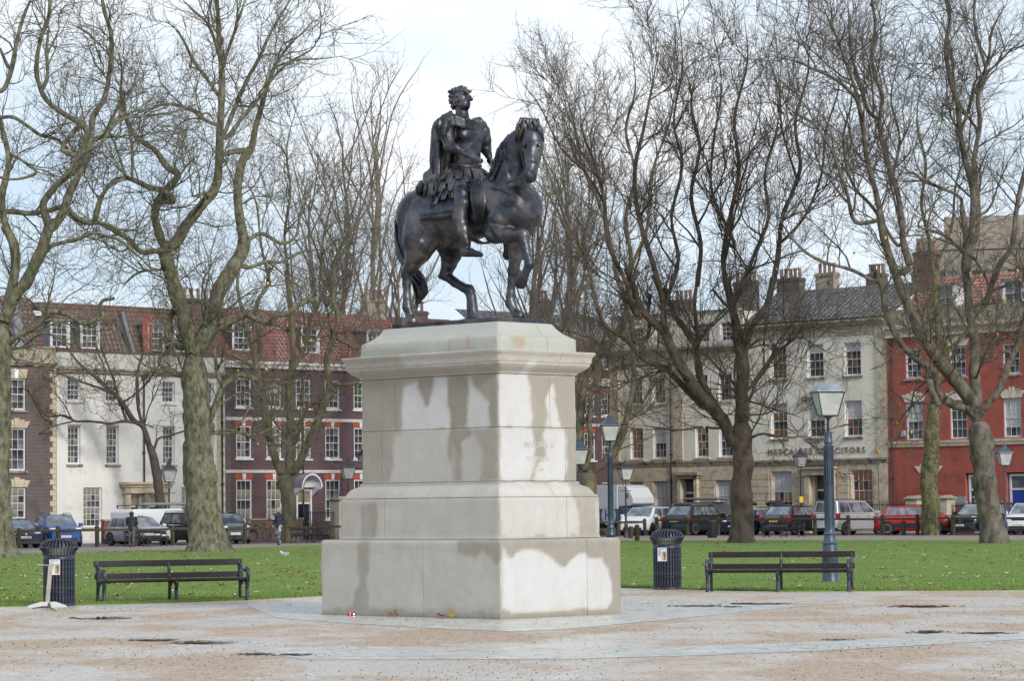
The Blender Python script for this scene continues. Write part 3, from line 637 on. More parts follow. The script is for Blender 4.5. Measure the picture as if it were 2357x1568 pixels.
# right hind
leg([(285, 920, -.18), (245, 1010, -.26), (232, 1080), (205, 1140), (172, 1195)], [140, 112, 80, 52, 37], -.28)
leg([(160, 1190), (145, 1220)], [30, 20], -.28)
P = leg([(166, 1205), (165, 1270), (166, 1350), (168, 1405), (180, 1440)], [36, 27, 24, 31, 27], -.28)
h.cap([P[4][0], -.28, ZP + .13], [P[4][0] + .07, -.28, ZP + .05], .075, .105, k=.02)
# left hind, stepping under
leg([(400, 930, .15), (425, 1030, .22), (428, 1090), (414, 1150), (392, 1212)], [110, 92, 66, 46, 36], .26)
leg([(385, 1205), (368, 1222)], [30, 22], .26)
P = leg([(396, 1218), (450, 1262), (500, 1292), (533, 1305), (546, 1350)], [36, 28, 26, 33, 30], .26)
h.cap(P[4], [P[4][0] + .03, .26, ZP + .16], .085, .10, k=.02); h.cap([P[4][0] + .03, .26, ZP + .16], [P[4][0] + .06, .26, ZP + .05], .095, .125, k=.02)
h.ell([P[4][0], .26, ZP + .01], (.27, .2, .07), k=.03)
# sheath and belly line, muscles of the near side
h.ell(S3(400, 1020), (.22, .12, .10), k=.08)
for (cx, cy, y, r, d) in ((700, 880, -.36, (.06, .05, .17), (1, 0, .7)), (770, 870, -.33, (.05, .05, .15), (1, 0, -.9)), (640, 960, -.33, (.06, .05, .13), (1, 0, .4)), (230, 900, -.34, (.07, .05, .22), (1, 0, .5)), (300, 980, -.33, (.06, .04, .2), (1, 0, -.4))):
    h.ell(S3(cx, cy, y), r, rotm(d), k=.05)
for (a, b, yy) in (((720, 800), (860, 880), -.36), ((330, 840), (270, 1000), -.39), ((640, 900), (700, 1000), -.37)):
    h.cap(S3(a[0], a[1], yy) + [0, -.06, 0], S3(b[0], b[1], yy) + [0, -.06, 0], .02, .02, k=.06, cut=True)
for a, b_, dp in (((700, 905), (820, 945), .022), ((640, 880), (660, 960), .016), ((215, 800), (250, 960), .024), ((330, 900), (300, 1010), .022), ((265, 1000), (225, 1090), .018), ((190, 900), (200, 1010), .015), ((420, 1010), (640, 1040), .014), ((745, 560), (770, 690), .02), ((820, 560), (860, 700), .024)):
    for sg in (-1,):
        c0_, c1_ = S3(a[0], a[1], -.3), S3(b_[0], b_[1], -.3); P_ = [c0_ + (c1_ - c0_) * t for t in (0, .5, 1)]
        for q0, q1 in zip(P_, P_[1:]):     # slide the groove in from the right until it meets the skin
            for yy in np.arange(-.75, 0, .01):
                ii = [int(round(((q0 if k != 1 else [0, yy, 0])[k] - h.lo[k]) / h.h)) for k in range(3)]
                if h.g[ii[0], ii[1], ii[2]] < .01: break
            for y2 in np.arange(-.75, 0, .01):
                ii = [int(round(((q1 if k != 1 else [0, y2, 0])[k] - h.lo[k]) / h.h)) for k in range(3)]
                if h.g[ii[0], ii[1], ii[2]] < .01: break
            h.cap([q0[0], yy - .008, q0[2]], [q1[0], y2 - .008, q1[2]], dp, dp, k=.035, cut=True)
h.disp(lambda X, Y, Z: .007 * np.sin(X * 9 + 2 * Z) * np.sin(Z * 8 + Y * 5) + .003 * np.sin(X * 31 + Z * 13) * np.sin(Z * 27 + Y * 21))
horse = h.build('horse', bronze_m, statue, 1); del h
# ---- mane and forelock, tail: strands
def strands(name, parent, curves, rad, n=6):
    mb = MB()
    for c in curves:
        m = len(c); mb.tube(c, [rad * (.55 + .45 * sin(pi * min(.999, i / (m - 1) * .9 + .08))) for i in range(m)], n)
    return mb.build(name, bronze_m, parent, True)
mc = []
top = [S3(870, 350) + [-.02, -.02, 0], S3(800, 400) + [-.02, 0, 0], S3(765, 480), S3(735, 560), S3(700, 620), S3(665, 665)]
def lerpc(P, t):
    t = t * (len(P) - 1); i = min(int(t), len(P) - 2); return P[i] + (P[i + 1] - P[i]) * (t - i)
for i in range(90):
    t = i / 89; p = lerpc(top, t); sgn = -1 if i % 2 else .6; L = .34 + .16 * R_.random(); c = []
    for k in range(8):
        s_ = k / 7; c.append(p + np.array([-.14 * s_ - .05 * sin(s_ * 7 + i), sgn * (.04 + .17 * s_) + .03 * sin(s_ * 9 + i * 2), .06 * sin(pi * s_) - L * s_ * (.35 + .65 * s_)]))
    mc.append(c)
strands('mane', horse, mc, .032)
fc = []
for i in range(34):
    a = -1 + 2 * (i % 17) / 16; p = HP(893 + a * 30, 325 - (i // 17) * 14, -.05 + .04 * (i // 17)); c = []
    for k in range(7):
        s_ = k / 6; c.append(p + toc * (.05 + .16 * sin(pi * min(s_ * .8, 1)) + .03 * sin(i * 3 + s_ * 5)) + wid * (a * .13 * s_ + .03 * sin(i * 2.1 + s_ * 6)) + np.array([0, 0, .06 * sin(pi * s_) - .30 * s_ * s_]))
    fc.append(c)
strands('forelock', horse, fc, .026)
tl = [S3(165, 800), S3(128, 880), S3(122, 1000), S3(140, 1110), S3(185, 1190) + [0, .05, 0], S3(222, 1260) + [0, .08, 0], S3(228, 1330) + [0, .08, 0], S3(215, 1385) + [0, .06, 0]]
tr = [.06, .085, .085, .075, .085, .115, .11, .03]; tc_ = []
for i in range(46):
    a = 2 * pi * (i * .618); q = sqrt((i % 11 + 1) / 11); c = []
    for k in range(22):
        s_ = k / 21 * (.8 + .2 * ((i * 7) % 5) / 4); p = lerpc(tl, s_); r = float(lerpc([np.array([x]) for x in tr], s_)[0]) * q
        aa = a + s_ * 4; c.append(p + np.array([cos(aa) * r, sin(aa) * r, sin(aa) * r * .3]))
    tc_.append(c)
strands('tail', horse, tc_, .026)
# bridle, reins and breast strap
br = MB()
br.tube([HP(852, 430, .0), HP(840, 500, .06), HP(860, 590, .22), HP(868, 622, .3)], .012, 6)
br.tube([HP(960, 430, .0), HP(958, 500, .06), HP(940, 590, .22), HP(928, 622, .3)], .012, 6)
br.tube([HP(868, 570, .26), HP(880, 562, .35), HP(905, 560, .38), HP(930, 563, .35), HP(940, 570, .26)], .013, 6)
br.tube([HP(842, 425, .04), HP(860, 412, .18), HP(905, 405, .25), HP(950, 412, .18), HP(962, 425, .04)], .013, 6)
br.tube([HP(866, 620, .3), S3(830, 640, -.32), S3(760, 670, -.36), S3(700, 620, -.2), S3(650, 560, .02)], .012, 6)
br.tube([S3(590, 700, -.30), S3(700, 700, -.36), S3(750, 722, -.39)], .014, 6); br.ball(S3(752, 722, -.40), .026)
br.build('bridle', bronze_m, horse, True)
# ---- rider
r = SDF((-.95, -.85, .7), (1.0, .75, 4.05), .015)
pel = S3(505, 640); r.ell(pel, (.24, .26, .24), k=.08)
waist = S3(525, 545); r.cap(pel + [0, 0, .08], waist, .21, .19, k=.08)
chest = S3(522, 410); r.ell(chest, (.19, .25, .30), k=.09); r.ell(S3(528, 470), (.175, .225, .25), k=.09); r.ell(S3(515, 350), (.18, .27, .16), k=.08)
for sg in (-1, 1):
    r.ell(chest + [.115, sg * .125, .05], (.085, .15, .12), k=.07); 
for k_ in range(3):
    for sg in (-1, 1): r.ell(chest + [.155 - .012 * k_, sg * .055, -.12 - .1 * k_], (.035, .055, .05), k=.025)
r.cap(S3(530, 505) + [.0, -.16, 0], S3(530, 505) + [0, .16, 0], .07, .07, k=.05)
nk = S3(492, 270); r.cap(S3(500, 320), nk, .13, .10, k=.05); 
# head in profile to the picture's right: forward = world +X
hf = np.array([E1.x, ny_.x, 0.]); hs = np.array([-hf[1], hf[0], 0.]); RHd = np.stack([hf, hs, [0, 0, 1]], 1)
hd = S3(478, 165); r.cap(nk, S3(480, 225), .098, .092, k=.04)
r.ell(hd, (.175, .145, .185), RHd, k=.03); r.ell(S3(505, 205), (.105, .095, .115), RHd, k=.03); r.ell(S3(490, 225), (.10, .09, .07), RHd, k=.03)
r.cap(S3(531, 148), S3(547, 176), .022, .030, k=.018); r.ell(S3(540, 178), (.034, .03, .02), RHd, k=.012); r.ell(S3(520, 137), (.05, .085, .024), RHd, k=.02)
r.cap(S3(533, 193) + hs * .028, S3(533, 193) - hs * .028, .018, .018, k=.012); r.cap(S3(531, 203) + hs * .024, S3(531, 203) - hs * .024, .017, .017, k=.012); r.ell(S3(526, 217), (.036, .04, .03), RHd, k=.02)
for sg in (-1, 1): r.ell(S3(526, 151) + hs * sg * .052, (.024, .028, .018), RHd, k=.012, cut=True); r.ell(S3(524, 153) + hs * sg * .052, (.024, .022, .014), RHd, k=.005)
r.ell(S3(470, 180) - hs * .14 , (.03, .02, .045), RHd, k=.01)
# arms
def arm(pts, rad, k=.03):
    r.chain(pts, [q * px_ for q in rad], k); return pts
sh = S3(405, 345, -.30); el = S3(418, 455, -.42); wr = S3(492, 482, -.36)
arm([sh, S3(405, 395, -.36), el], [50, 43, 33]); arm([el, S3(455, 468, -.40), wr], [34, 31, 20]); 
r.ell(S3(398, 375, -.33), (.13, .12, .13), k=.04, fold=lambda X, Y, Z: .008 * np.sin(Z * 60 + X * 30))
hnd = S3(516, 500, -.35); r.ell(hnd, (.065, .045, .055), k=.03); 
for i in range(4):
    b0 = hnd + [.03 + .0 * i, -.02, .035 - .026 * i]; b1 = b0 + [.055, -.02, -.012]; b2 = b1 + [.012, .03, -.025]
    r.chain([b0, b1, b2], [.017, .016, .014], .012)
r.chain([hnd + [-.0, .02, .04], hnd + [.05, .035, .045], hnd + [.085, .03, .03]], [.02, .018, .015], .012)
sl_ = S3(612, 370, .32); ell = S3(632, 470, .40); wl = S3(650, 515, .34)
arm([sl_, S3(625, 420, .36), ell], [48, 40, 32]); arm([ell, wl], [33, 22]); hl = S3(656, 538, .31); r.ell(hl, (.06, .05, .055), k=.02)
for i in range(4): r.chain([hl + [.03, 0, .03 - .024 * i], hl + [.07, -.02, .02 - .024 * i], hl + [.06, -.05, .0 - .024 * i]], [.017, .016, .014], .012)
r.chain([hl + [.0, -.03, .04], hl + [.04, -.06, .03]], [.018, .015], .012)
# legs
for sg in (-1, 1):
    if sg < 0: A = [S3(480, 655, -.20), S3(488, 740, -.40), S3(490, 790, -.46), S3(482, 880, -.47), S3(500, 960, -.48), S3(516, 1030, -.48), S3(515, 1070, -.48)]
    else:
        A = [S3(480, 655, -.20), S3(488, 740, -.40), S3(490, 790, -.46), S3(482, 880, -.47), S3(500, 960, -.48), S3(516, 1030, -.48), S3(515, 1070, -.48)]; A = [a * [1, -1, 1] for a in A]
    r.chain(A, [q * px_ for q in (66, 50, 43, 40, 32, 25, 26)], .04)
    r.ell(A[2] + [.06, 0, .0], (.075, .08, .085), k=.03); r.ell(A[3] + [-.04, 0, .02], (.10, .10, .19), k=.05)
    f0 = A[6]; r.chain([f0 + [-.04, 0, -.02], f0 + [.1, 0, -.03], f0 + [.27, 0, -.075], f0 + [.36, 0, -.09]], [.068, .06, .045, .028], .03)
    r.cap(f0 + [-.07, 0, -.085], f0 + [.36, 0, -.115], .02, .016, k=.01)
    r.cap(S3(500, 938, -.48) * [1, -sg, 1], S3(502, 950, -.48) * [1, -sg, 1], .088, .082, k=.015)
    for q in range(3): r.cap(S3(492, 935 - q * 9, -.50) * [1, -sg, 1], S3(520, 948 - q * 4, -.46) * [1, -sg, 1], .03, .025, k=.01)
r.disp(lambda X, Y, Z: .004 * np.sin(Z * 30 + 5 * X) * np.sin(Y * 22))
rider = r.build('rider', bronze_m, statue, 1); del r
# hair curls
hb_ = MB()
for i in range(130):
    u = R_.random() * 2 * pi; v = R_.uniform(-.75, 1); f_ = cos(u) * sqrt(1 - v * v); s_ = sin(u) * sqrt(1 - v * v)
    if f_ > .55 and v < .45: continue
    if v < -.2 and f_ > .1: continue
    p = hd + hf * f_ * .155 + hs * s_ * .132 + np.array([0, 0, v * .168 - (.04 if v < 0 else 0)]); a = R_.random() * 6.28; c = []
    for k in range(7): b = a + k * .9; rr_ = .026 - .002 * k; c.append(p + hs * cos(b) * rr_ + np.array([0, 0, sin(b) * rr_]) + hf * (f_ * .01 + .012 * sin(b * 1.3)))
    hb_.tube(c, [.017, .018, .018, .017, .015, .012, .007], 6)
for i in range(16):
    a = i / 15 * pi; p = hd + hf * (.17 * cos(a)) - hs * .12 * sin(a) * (1 if i % 2 else -1) + np.array([0, 0, .10]); hb_.ball(p, (.035, .03, .024), 7, 5)
hb_.build('hair', bronze_m, rider, True)
# baton
bt = MB(); b0, b1 = S3(500, 492, -.40), S3(608, 543, -.36); bt.tube([b0, b0 + (b1 - b0) * .03, b1 - (b1 - b0) * .05, b1], [.034, .040, .044, .036], 14); bt.build('baton', bronze_m, rider, True)
# cloak with folds
c = SDF((-1.35, -.85, 1.1), (.6, .85, 3.75), .017)
fd = lambda X, Y, Z: .016 * np.sin(Y * 26 + Z * 3 + X * 9) + .007 * np.sin(Y * 55 + X * 30)
c.ell(S3(415, 420), (.17, .38, .42), rotm((1, 0, .12)), k=.08, fold=fd); c.ell(S3(405, 540), (.14, .40, .46), rotm((1, 0, .05)), k=.1, fold=fd)
c.ell(S3(390, 650), (.22, .42, .26), rotm((1, 0, .4)), k=.08, fold=fd); c.ell(S3(325, 705), (.20, .40, .12), rotm((1, 0, .8)), k=.05, fold=fd)
for i in range(13):      # hanging folds down the back and out over the rump
    y_ = -.40 + i * .066; w_ = .03 + .014 * sin(i * 2.3); c.chain([S3(392, 330, y_ * .75) + [-.06, 0, 0], S3(368 + 3 * sin(i), 430, y_ * .95) + [-.06, 0, 0], S3(366, 540, y_) + [-.05, 0, 0], S3(352, 630, y_ * 1.05), S3(312 - 6 * sin(i * 1.7), 690, y_ * 1.1)], [w_ * .8, w_ * 1.1, w_ * 1.2, w_ * 1.2, w_ * .7], .018)
c.chain([S3(330, 640, -.44), S3(292, 668, -.40), S3(276, 665, -.38)], [.07, .06, .05], .04); c.chain([S3(290, 668, -.40), S3(280, 710, -.42), S3(266, 752, -.44)], [.055, .045, .012], .02); c.chain([S3(318, 670, -.42), S3(310, 740, -.45), S3(318, 800, -.47), S3(300, 850, -.47)], [.06, .06, .045, .015], .03)
c.chain([S3(345, 680, -.44), S3(350, 740, -.46), S3(344, 800, -.47)], [.05, .055, .02], .02); c.chain([S3(360, 640, -.43), S3(385, 700, -.47), S3(378, 770, -.48)], [.05, .05, .02], .02)
cx_ = chest[0]; c.ell(Q3(374, 330, cx_ - .08), (.12, .14, .14), k=.05, fold=fd); c.ell(Q3(400, 300, cx_ - .05), (.12, .17, .085), k=.05, fold=fd)
for i in range(5): c.chain([Q3(400 - 8 * i, 300, cx_ + .05 - .05 * i), Q3(392 - 12 * i, 335, cx_ + .08 - .06 * i), Q3(386 - 12 * i, 385 + 6 * (i % 2), cx_ + .06 - .06 * i)], [.03, .034, .022], .012); c.ell(Q3(590, 340, cx_ - .02), (.13, .13, .12), k=.05, fold=fd); c.ell(Q3(605, 400, cx_ - .08), (.11, .08, .22), k=.05, fold=fd)
for i in range(4):     # gathered folds round the shoulders
    o_ = i * 15 - 8; z_ = .03
    c.chain([Q3(346, 350 + o_ * 2, cx_ - .14), Q3(366, 312 + o_, cx_ - .08), Q3(410, 284 + o_, cx_ + .0), Q3(455, 286 + o_, cx_ + .09), Q3(505, 305 + o_, cx_ + .17), Q3(555, 314 + o_, cx_ + .18), Q3(592, 328 + o_, cx_ + .13), Q3(612, 365 + o_, cx_ + .08), Q3(620, 430 + o_, cx_ + .04)], [.03, .034, .036, .033, .03, .03, .034, .034, .015], .010)
c.chain([S3(385, 285, -.2), S3(430, 262, -.1), S3(470, 262)], [.06, .055, .03], .03); c.ell(S3(432, 292, -.2), (.15, .2, .07), k=.05, fold=fd); c.ell(S3(560, 310, .2), (.15, .16, .06), k=.05, fold=fd)
c.chain([S3(604, 335, .32), S3(622, 400, .38), S3(612, 450, .42)], [.07, .06, .03], .03)
c.ell(S3(480, 250), (.13, .12, .13), k=.03, cut=True)
c.build('cloak', bronze_m, rider, 1); del c
# strips of the military skirt, the sash and the drapery over the thighs
sk = MB()
def strip(p0, p1, wdt, th, dirw):
    p0, p1 = Vector(p0), Vector(p1); dv = (p1 - p0); dw = Vector(dirw).normalized(); nn = dv.cross(dw).normalized(); vs = []
    for k in range(5):
        s_ = k / 4; q = p0 + dv * s_ + nn * (.03 * sin(pi * s_)); ww = wdt * (.8 + .35 * s_) * (1 if k < 4 else .55)
        for (a, b) in ((-1, -1), (1, -1), (1, 1), (-1, 1)): vs.append(q + dw * (a * ww / 2) + nn * (b * th / 2))
    fs = [(3, 2, 1, 0), (16, 17, 18, 19)] + [(4 * i + j, 4 * i + (j + 1) % 4, 4 * i + 4 + (j + 1) % 4, 4 * i + 4 + j) for i in range(4) for j in range(4)]; sk.add(vs, fs)
for row, (z0, ln, rad) in enumerate(((.02, .30, .27), (-.05, .46, .30), (-.06, .58, .27))):
    for i in range(17):
        a = -2.7 + i * 5.4 / 16 + row * .12; d = np.array([cos(a) * 1.0, sin(a) * 1.05, 0]); 
        base = S3(512, 590) + d * (rad - .04) + [0, 0, z0]; fl = (.14 + .10 * abs(sin(a))) + .03 * R_.random() + .04 * row; tip = base + d * fl + [0, 0, -ln * (.75 + .25 * R_.random()) * (1 if abs(a) > .5 else .6)]
        strip(base, tip, .105 + .02 * R_.random(), .024, (-sin(a), cos(a), 0))
for i in range(3): sk.tube([S3(512, 575 + 9 * i) + np.array([cos(a) * .235, sin(a) * .265, .02 * sin(a * 3 + i)]) for a in np.linspace(0, 2 * pi, 26)], .022, 6)
for i in range(5): sk.tube([S3(400 + 8 * i, 590 + i * 5, -.36), S3(385 + 9 * i, 650, -.42), S3(350 + 22 * i, 720 + 6 * (i % 2), -.46), S3(345 + 26 * i, 765, -.44)], [.03, .04, .045, .015], 7)
for i in range(6): sk.tube([S3(560 + 9 * i, 600, -.30 + .05 * i), S3(575 + 10 * i, 650 + 8 * (i % 3), -.34 + .04 * i), S3(560 + 16 * i, 700 + 10 * (i % 2), -.36 + .03 * i)], [.028, .036, .012], 7)
bevel(sk.build('skirt', bronze_m, rider), .006, 2)
# saddle cloth with fringe, girth
scb = MB(); rows = 12; cols = 14; th_ = .02
def ss(u, v):  # over the barrel: u along, v down from the spine on the right side
    x = S3(300 + 330 * u, 850)[0]; a = .15 + 1.35 * v; zc_ = bar[2] + .02; yy = -(.482) * sin(a) ; zz = zc_ + .485 * cos(a); return x, yy, zz
for sg in (1, -1):
    vs = [(ss(i / cols, j / rows)[0], sg * ss(i / cols, j / rows)[1] * e_, bar[2] + .02 + (ss(i / cols, j / rows)[2] - bar[2] - .02) * e_) for e_ in (1.0, 1.05) for j in range(rows + 1) for i in range(cols + 1)]
    n_ = (rows + 1) * (cols + 1); fs = []
    for j in range(rows):
        for i in range(cols):
            q = (j * (cols + 1) + i, j * (cols + 1) + i + 1, (j + 1) * (cols + 1) + i + 1, (j + 1) * (cols + 1) + i); fs.append(tuple(x + n_ for x in q)); fs.append(tuple(reversed(q)))
    for i in range(cols): a = rows * (cols + 1) + i; fs.append((a, a + 1, a + 1 + n_, a + n_))
    for j in range(rows): a = j * (cols + 1); fs.append((a + cols + 1, a, a + n_, a + n_ + cols + 1)); a += cols; fs.append((a, a + cols + 1, a + cols + 1 + n_, a + n_))
    scb.add(vs, fs)
scb.build('saddle_cloth', bronze_m, statue, True)
fr = MB()
for sg in (1, -1):
    for i in range(44):
        x, y, z = ss(i / 43, 1.0); fr.tube([(x, sg * y * 1.03, z + .01), (x + .005, sg * y * 1.045, z - .05), (x - .004 + .01 * R_.random(), sg * y * 1.02, z - .095)], .0125, 5)
fr.build('fringe', bronze_m, statue, True)['kind'] = 'stuff'
gt = MB()
for xo in (0, .05, .1): gt.tube([(S3(600, 850)[0] + xo, cos(a) * .43, bar[2] + .0 + sin(a) * .44) for a in np.linspace(0, 2 * pi, 30)], .018, 6)
for i in range(14): gt.tube([S3(560 + 5 * i, 690, -.34) + [0, -.04, 0], S3(548 + 6 * i, 760 + 10 * (i % 3), -.42), S3(556 + 5 * i, 850 + 14 * (i % 4), -.44)], [.02, .03, .01], 6)
gt.build('girth', bronze_m, statue, True)
# ================================================================ the terraces round the square
CO = at(1405, 1169, 199); CO.z = 0
AL, AR = atan2(D1[1], D1[0]), atan2(E1[1], E1[0])
brick_brown = brickmat('brown_brick', (.115, .062, .052), (.062, .042, .045), (.20, .185, .17))
brick_purple = brickmat('purple_brick', (.125, .050, .058), (.085, .042, .055), (.13, .10, .10), dirt=(.06, .035, .045))
brick_red = brickmat('red_brick', (.44, .075, .045), (.33, .058, .040), (.28, .14, .11), dirt=(.17, .045, .042))
brick_old = brickmat('garden_brick', (.20, .07, .05), (.11, .06, .05), (.18, .15, .13))
render_cream = mat('cream_render', (.64, .62, .58), .85, c2=(.72, .70, .66), scale=.7, c3=(.61, .585, .54), s3=1.3, bump=.15, bscale=40)
render_warm = mat('warm_cream_render', (.68, .64, .55), .85, c2=(.75, .71, .62), scale=.7, c3=(.65, .61, .52), s3=1.1, bump=.15, bscale=40)
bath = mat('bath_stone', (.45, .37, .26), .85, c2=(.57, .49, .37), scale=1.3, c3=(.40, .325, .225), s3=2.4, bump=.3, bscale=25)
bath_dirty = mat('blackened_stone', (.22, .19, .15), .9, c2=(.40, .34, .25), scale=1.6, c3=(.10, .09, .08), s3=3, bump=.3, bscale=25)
quoin_m = mat('yellow_quoin_stone', (.46, .38, .24), .85, c2=(.58, .51, .38), scale=3, bump=.3)
arch_red = mat('rubbed_red_brick', (.42, .085, .035), .8, c2=(.33, .07, .035), scale=14)
slate_m = mat('grey_slate', (.085, .08, .08), .75, c2=(.14, .13, .125), scale=3, stretch=(1, 1, 3))
tile_m = mat('red_clay_tile', (.15, .06, .048), .85, c2=(.25, .105, .08), scale=3.5, c3=(.16, .06, .045), s3=5)
tile_dark = mat('dark_clay_tile', (.10, .062, .055), .85, c2=(.17, .09, .07), scale=4, c3=(.09, .085, .06), s3=6)
lead_m = mat('lead_flashing', (.16, .17, .20), .5, c2=(.25, .26, .29), scale=3)
def glassmat(name, c, c2, rough=.06, e=None):
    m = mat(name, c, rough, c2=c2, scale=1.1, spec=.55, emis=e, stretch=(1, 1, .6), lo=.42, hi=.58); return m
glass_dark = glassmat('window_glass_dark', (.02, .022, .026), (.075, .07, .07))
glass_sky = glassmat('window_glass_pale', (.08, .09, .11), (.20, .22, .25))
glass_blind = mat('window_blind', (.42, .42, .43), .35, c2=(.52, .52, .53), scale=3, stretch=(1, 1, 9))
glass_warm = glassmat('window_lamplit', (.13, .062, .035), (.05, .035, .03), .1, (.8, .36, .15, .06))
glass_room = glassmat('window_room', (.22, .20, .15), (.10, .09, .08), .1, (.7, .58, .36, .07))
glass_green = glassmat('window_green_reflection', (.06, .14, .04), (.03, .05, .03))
GL = dict(d=glass_dark, s=glass_sky, b=glass_blind, w=glass_warm, r=glass_room, g=glass_green)
PANES = {}
def pane_mesh(w_, h_, m):
    k = (round(w_, 2), round(h_, 2), m.name)
    if k not in PANES: PANES[k] = MB().box(-k[0] / 2, k[0] / 2, -.004, .004, -k[1] / 2, k[1] / 2).mesh('pane', m)
    return PANES[k]
def wall(b, x0, x1, z0, z1, ops, material, name='wall', dep=.16, y=0.0, thick=.35):
    xs = sorted({x0, x1, *[v for o in ops for v in (o[0], o[1])]}); zs = sorted({z0, z1, *[v for o in ops for v in (o[2], o[3])]})
    mb = MB()
    for i in range(len(xs) - 1):
        for j in range(len(zs) - 1):
            cx, cz = (xs[i] + xs[i + 1]) / 2, (zs[j] + zs[j + 1]) / 2
            if any(o[0] < cx < o[1] and o[2] < cz < o[3] for o in ops): continue
            mb.add([(xs[i], y, zs[j]), (xs[i + 1], y, zs[j]), (xs[i + 1], y, zs[j + 1]), (xs[i], y, zs[j + 1])], [(0, 1, 2, 3)])
    for o in ops:
        a, c_, d, e = o[:4]; q = [(a, d), (c_, d), (c_, e), (a, e)]
        for k in range(4):
            p, r = q[k], q[(k + 1) % 4]; mb.add([(p[0], y, p[1]), (r[0], y, r[1]), (r[0], y + thick, r[1]), (p[0], y + thick, p[1])], [(3, 2, 1, 0)])
    return mb.build(name, material, b)
def sash(b, cx, w_, z0, z1, nc=3, nr=4, kinds='d', y=.07, sill=True, sill_m=None, split=None, fr=.075, name='window', blind=0, fm=None):
    """a timber sash window: outer box, meeting rail, glazing bars; panes are their own pieces"""
    mb = MB(); x0, x1 = cx - w_ / 2, cx + w_ / 2; zm = (z0 + z1) / 2 if split is None else z0 + (z1 - z0) * split
    mb.box(x0, x0 + fr, y, y + .12, z0, z1).box(x1 - fr, x1, y, y + .12, z0, z1).box(x0 + fr, x1 - fr, y + .002, y + .12, z1 - fr, z1).box(x0 + fr, x1 - fr, y + .002, y + .12, z0, z0 + fr * 1.25)
    mb.box(x0 + fr, x1 - fr, y + .03, y + .09, zm - .024, zm + .024)
    g0, g1 = x0 + fr, x1 - fr; pw = (g1 - g0) / nc; nb = nr // 2; nt_ = nr - nb
    spans = [(z0 + fr * 1.25, zm - .024, nb, .075), (zm + .024, z1 - fr, nt_, .045)]
    o = None; pn = []
    for (a, c_, n, yo) in spans:
        ph = (c_ - a) / n
        for i in range(1, nc): mb.box(g0 + i * pw - .012, g0 + i * pw + .012, y + yo - .012, y + yo + .02, a, c_)
        for j in range(1, n): mb.box(g0, g1, y + yo - .011, y + yo + .021, a + j * ph - .012, a + j * ph + .012)
        for i in range(nc):
            for j in range(n): pn.append((g0 + (i + .5) * pw, y + yo + .012, a + (j + .5) * ph, pw - .012, ph - .012, len(pn)))
    win = mb.build(name, fm or white_paint, b)
    tot = nc * nr; rows_from_top = blind
    for (px, py, pz, pw_, ph_, idx) in pn:
        kd = kinds[idx % len(kinds)] if len(kinds) > 1 else kinds
        if blind and pz > z1 - (z1 - z0) * blind: kd = 'b'
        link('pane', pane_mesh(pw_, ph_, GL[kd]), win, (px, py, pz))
    if sill: 
        s_ = MB().box(x0 - .12, x1 + .12, -.10, .08, z0 - .13, z0 - .012); bevel(s_.build('sill', sill_m or bath_dirty, win), .01)
    return win
def voussoir(b, cx, w_, z, hgt, m, key_m=None, splay=.18, steps=False, flare=1.0):
    """flat arch of wedge stones over a window, keystone in the middle"""
    n = 5 if steps else 2
    if steps:
        xs = [-w_ / 2 - .06 + (w_ + .12) * i / 5 for i in range(6)]; xt = [x * (1 + splay * 1.4) for x in xs]; hh = [.72, .86, 1.05, .86, .72]
        for i in range(5):
            MB().prism([(cx + xs[i] + .006, z), (cx + xs[i + 1] - .006, z), (cx + xt[i + 1] - .006, z + hgt * hh[i]), (cx + xt[i] + .006, z + hgt * hh[i])], -.07 if i == 2 else -.05, .02).build('arch_stone', m, b)
    else:
        k = .10
        for sg in (-1, 1):
            q = [(cx + sg * k, z), (cx + sg * (w_ / 2 + .02), z), (cx + sg * (w_ / 2 + .16), z + hgt), (cx + sg * (k + .03), z + hgt)]
            if sg < 0: q = q[::-1]
            MB().prism(q, -.012, .02).build('brick_arch', m, b)
        MB().prism([(cx - k + .004, z - .01), (cx + k - .004, z - .01), (cx + k + .03, z + hgt + .01), (cx - k - .03, z + hgt + .01)], -.045, .02).build('keystone', key_m, b)
def band(b, x0, x1, z0, z1, out, m, name='string_course', y=0.0):
    h_ = z1 - z0; return MB().prism([(y + .02, z0), (y - out * .6, z0), (y - out * .7, z0 + h_ * .45), (y - out, z0 + h_ * .6), (y - out, z1 - .01), (y - out * .8, z1), (y + .02, z1)], x0, x1, 'x').build(name, m, b)
def tiles(b, x0, x1, y0, z0, y1, z1, m, name='roof', tw=.30, th=.30, kind=True):
    """courses of overlapping tiles, each course lifted at its lower edge, each tile slightly rolled"""
    L = sqrt((y1 - y0) ** 2 + (z1 - z0) ** 2); n = max(1, int(L / th)); nx = max(2, int((x1 - x0) / tw)); dy, dz = (y1 - y0) / L, (z1 - z0) / L; V = []; F = []
    for j in range(n):
        for i in range(nx):
            a = x0 + (x1 - x0) * i / nx; c_ = x0 + (x1 - x0) * (i + 1) / nx; l0 = j * L / n; l1 = (j + 1) * L / n + .04; e = .035 + .012 * R_.random()
            def P(x, l, lift): return (x, y0 + dy * l - dz * lift, z0 + dz * l + dy * lift)
            m_ = (a + c_) / 2; k = len(V); V += [P(a + .01, l0, e), P(m_, l0 - .01 * R_.random(), e + .03), P(c_ - .01, l0, e), P(c_ - .01, l1, .005), P(m_, l1, .03), P(a + .01, l1, .005), P(a + .01, l0, 0), P(c_ - .01, l0, 0)]
            F += [(k, k + 1, k + 4, k + 5), (k + 1, k + 2, k + 3, k + 4), (k + 6, k + 7, k + 2, k + 1), (k + 6, k + 1, k)]
    o = link(name, npmesh(name, V, F, m), b); o['kind'] = 'stuff'; return o
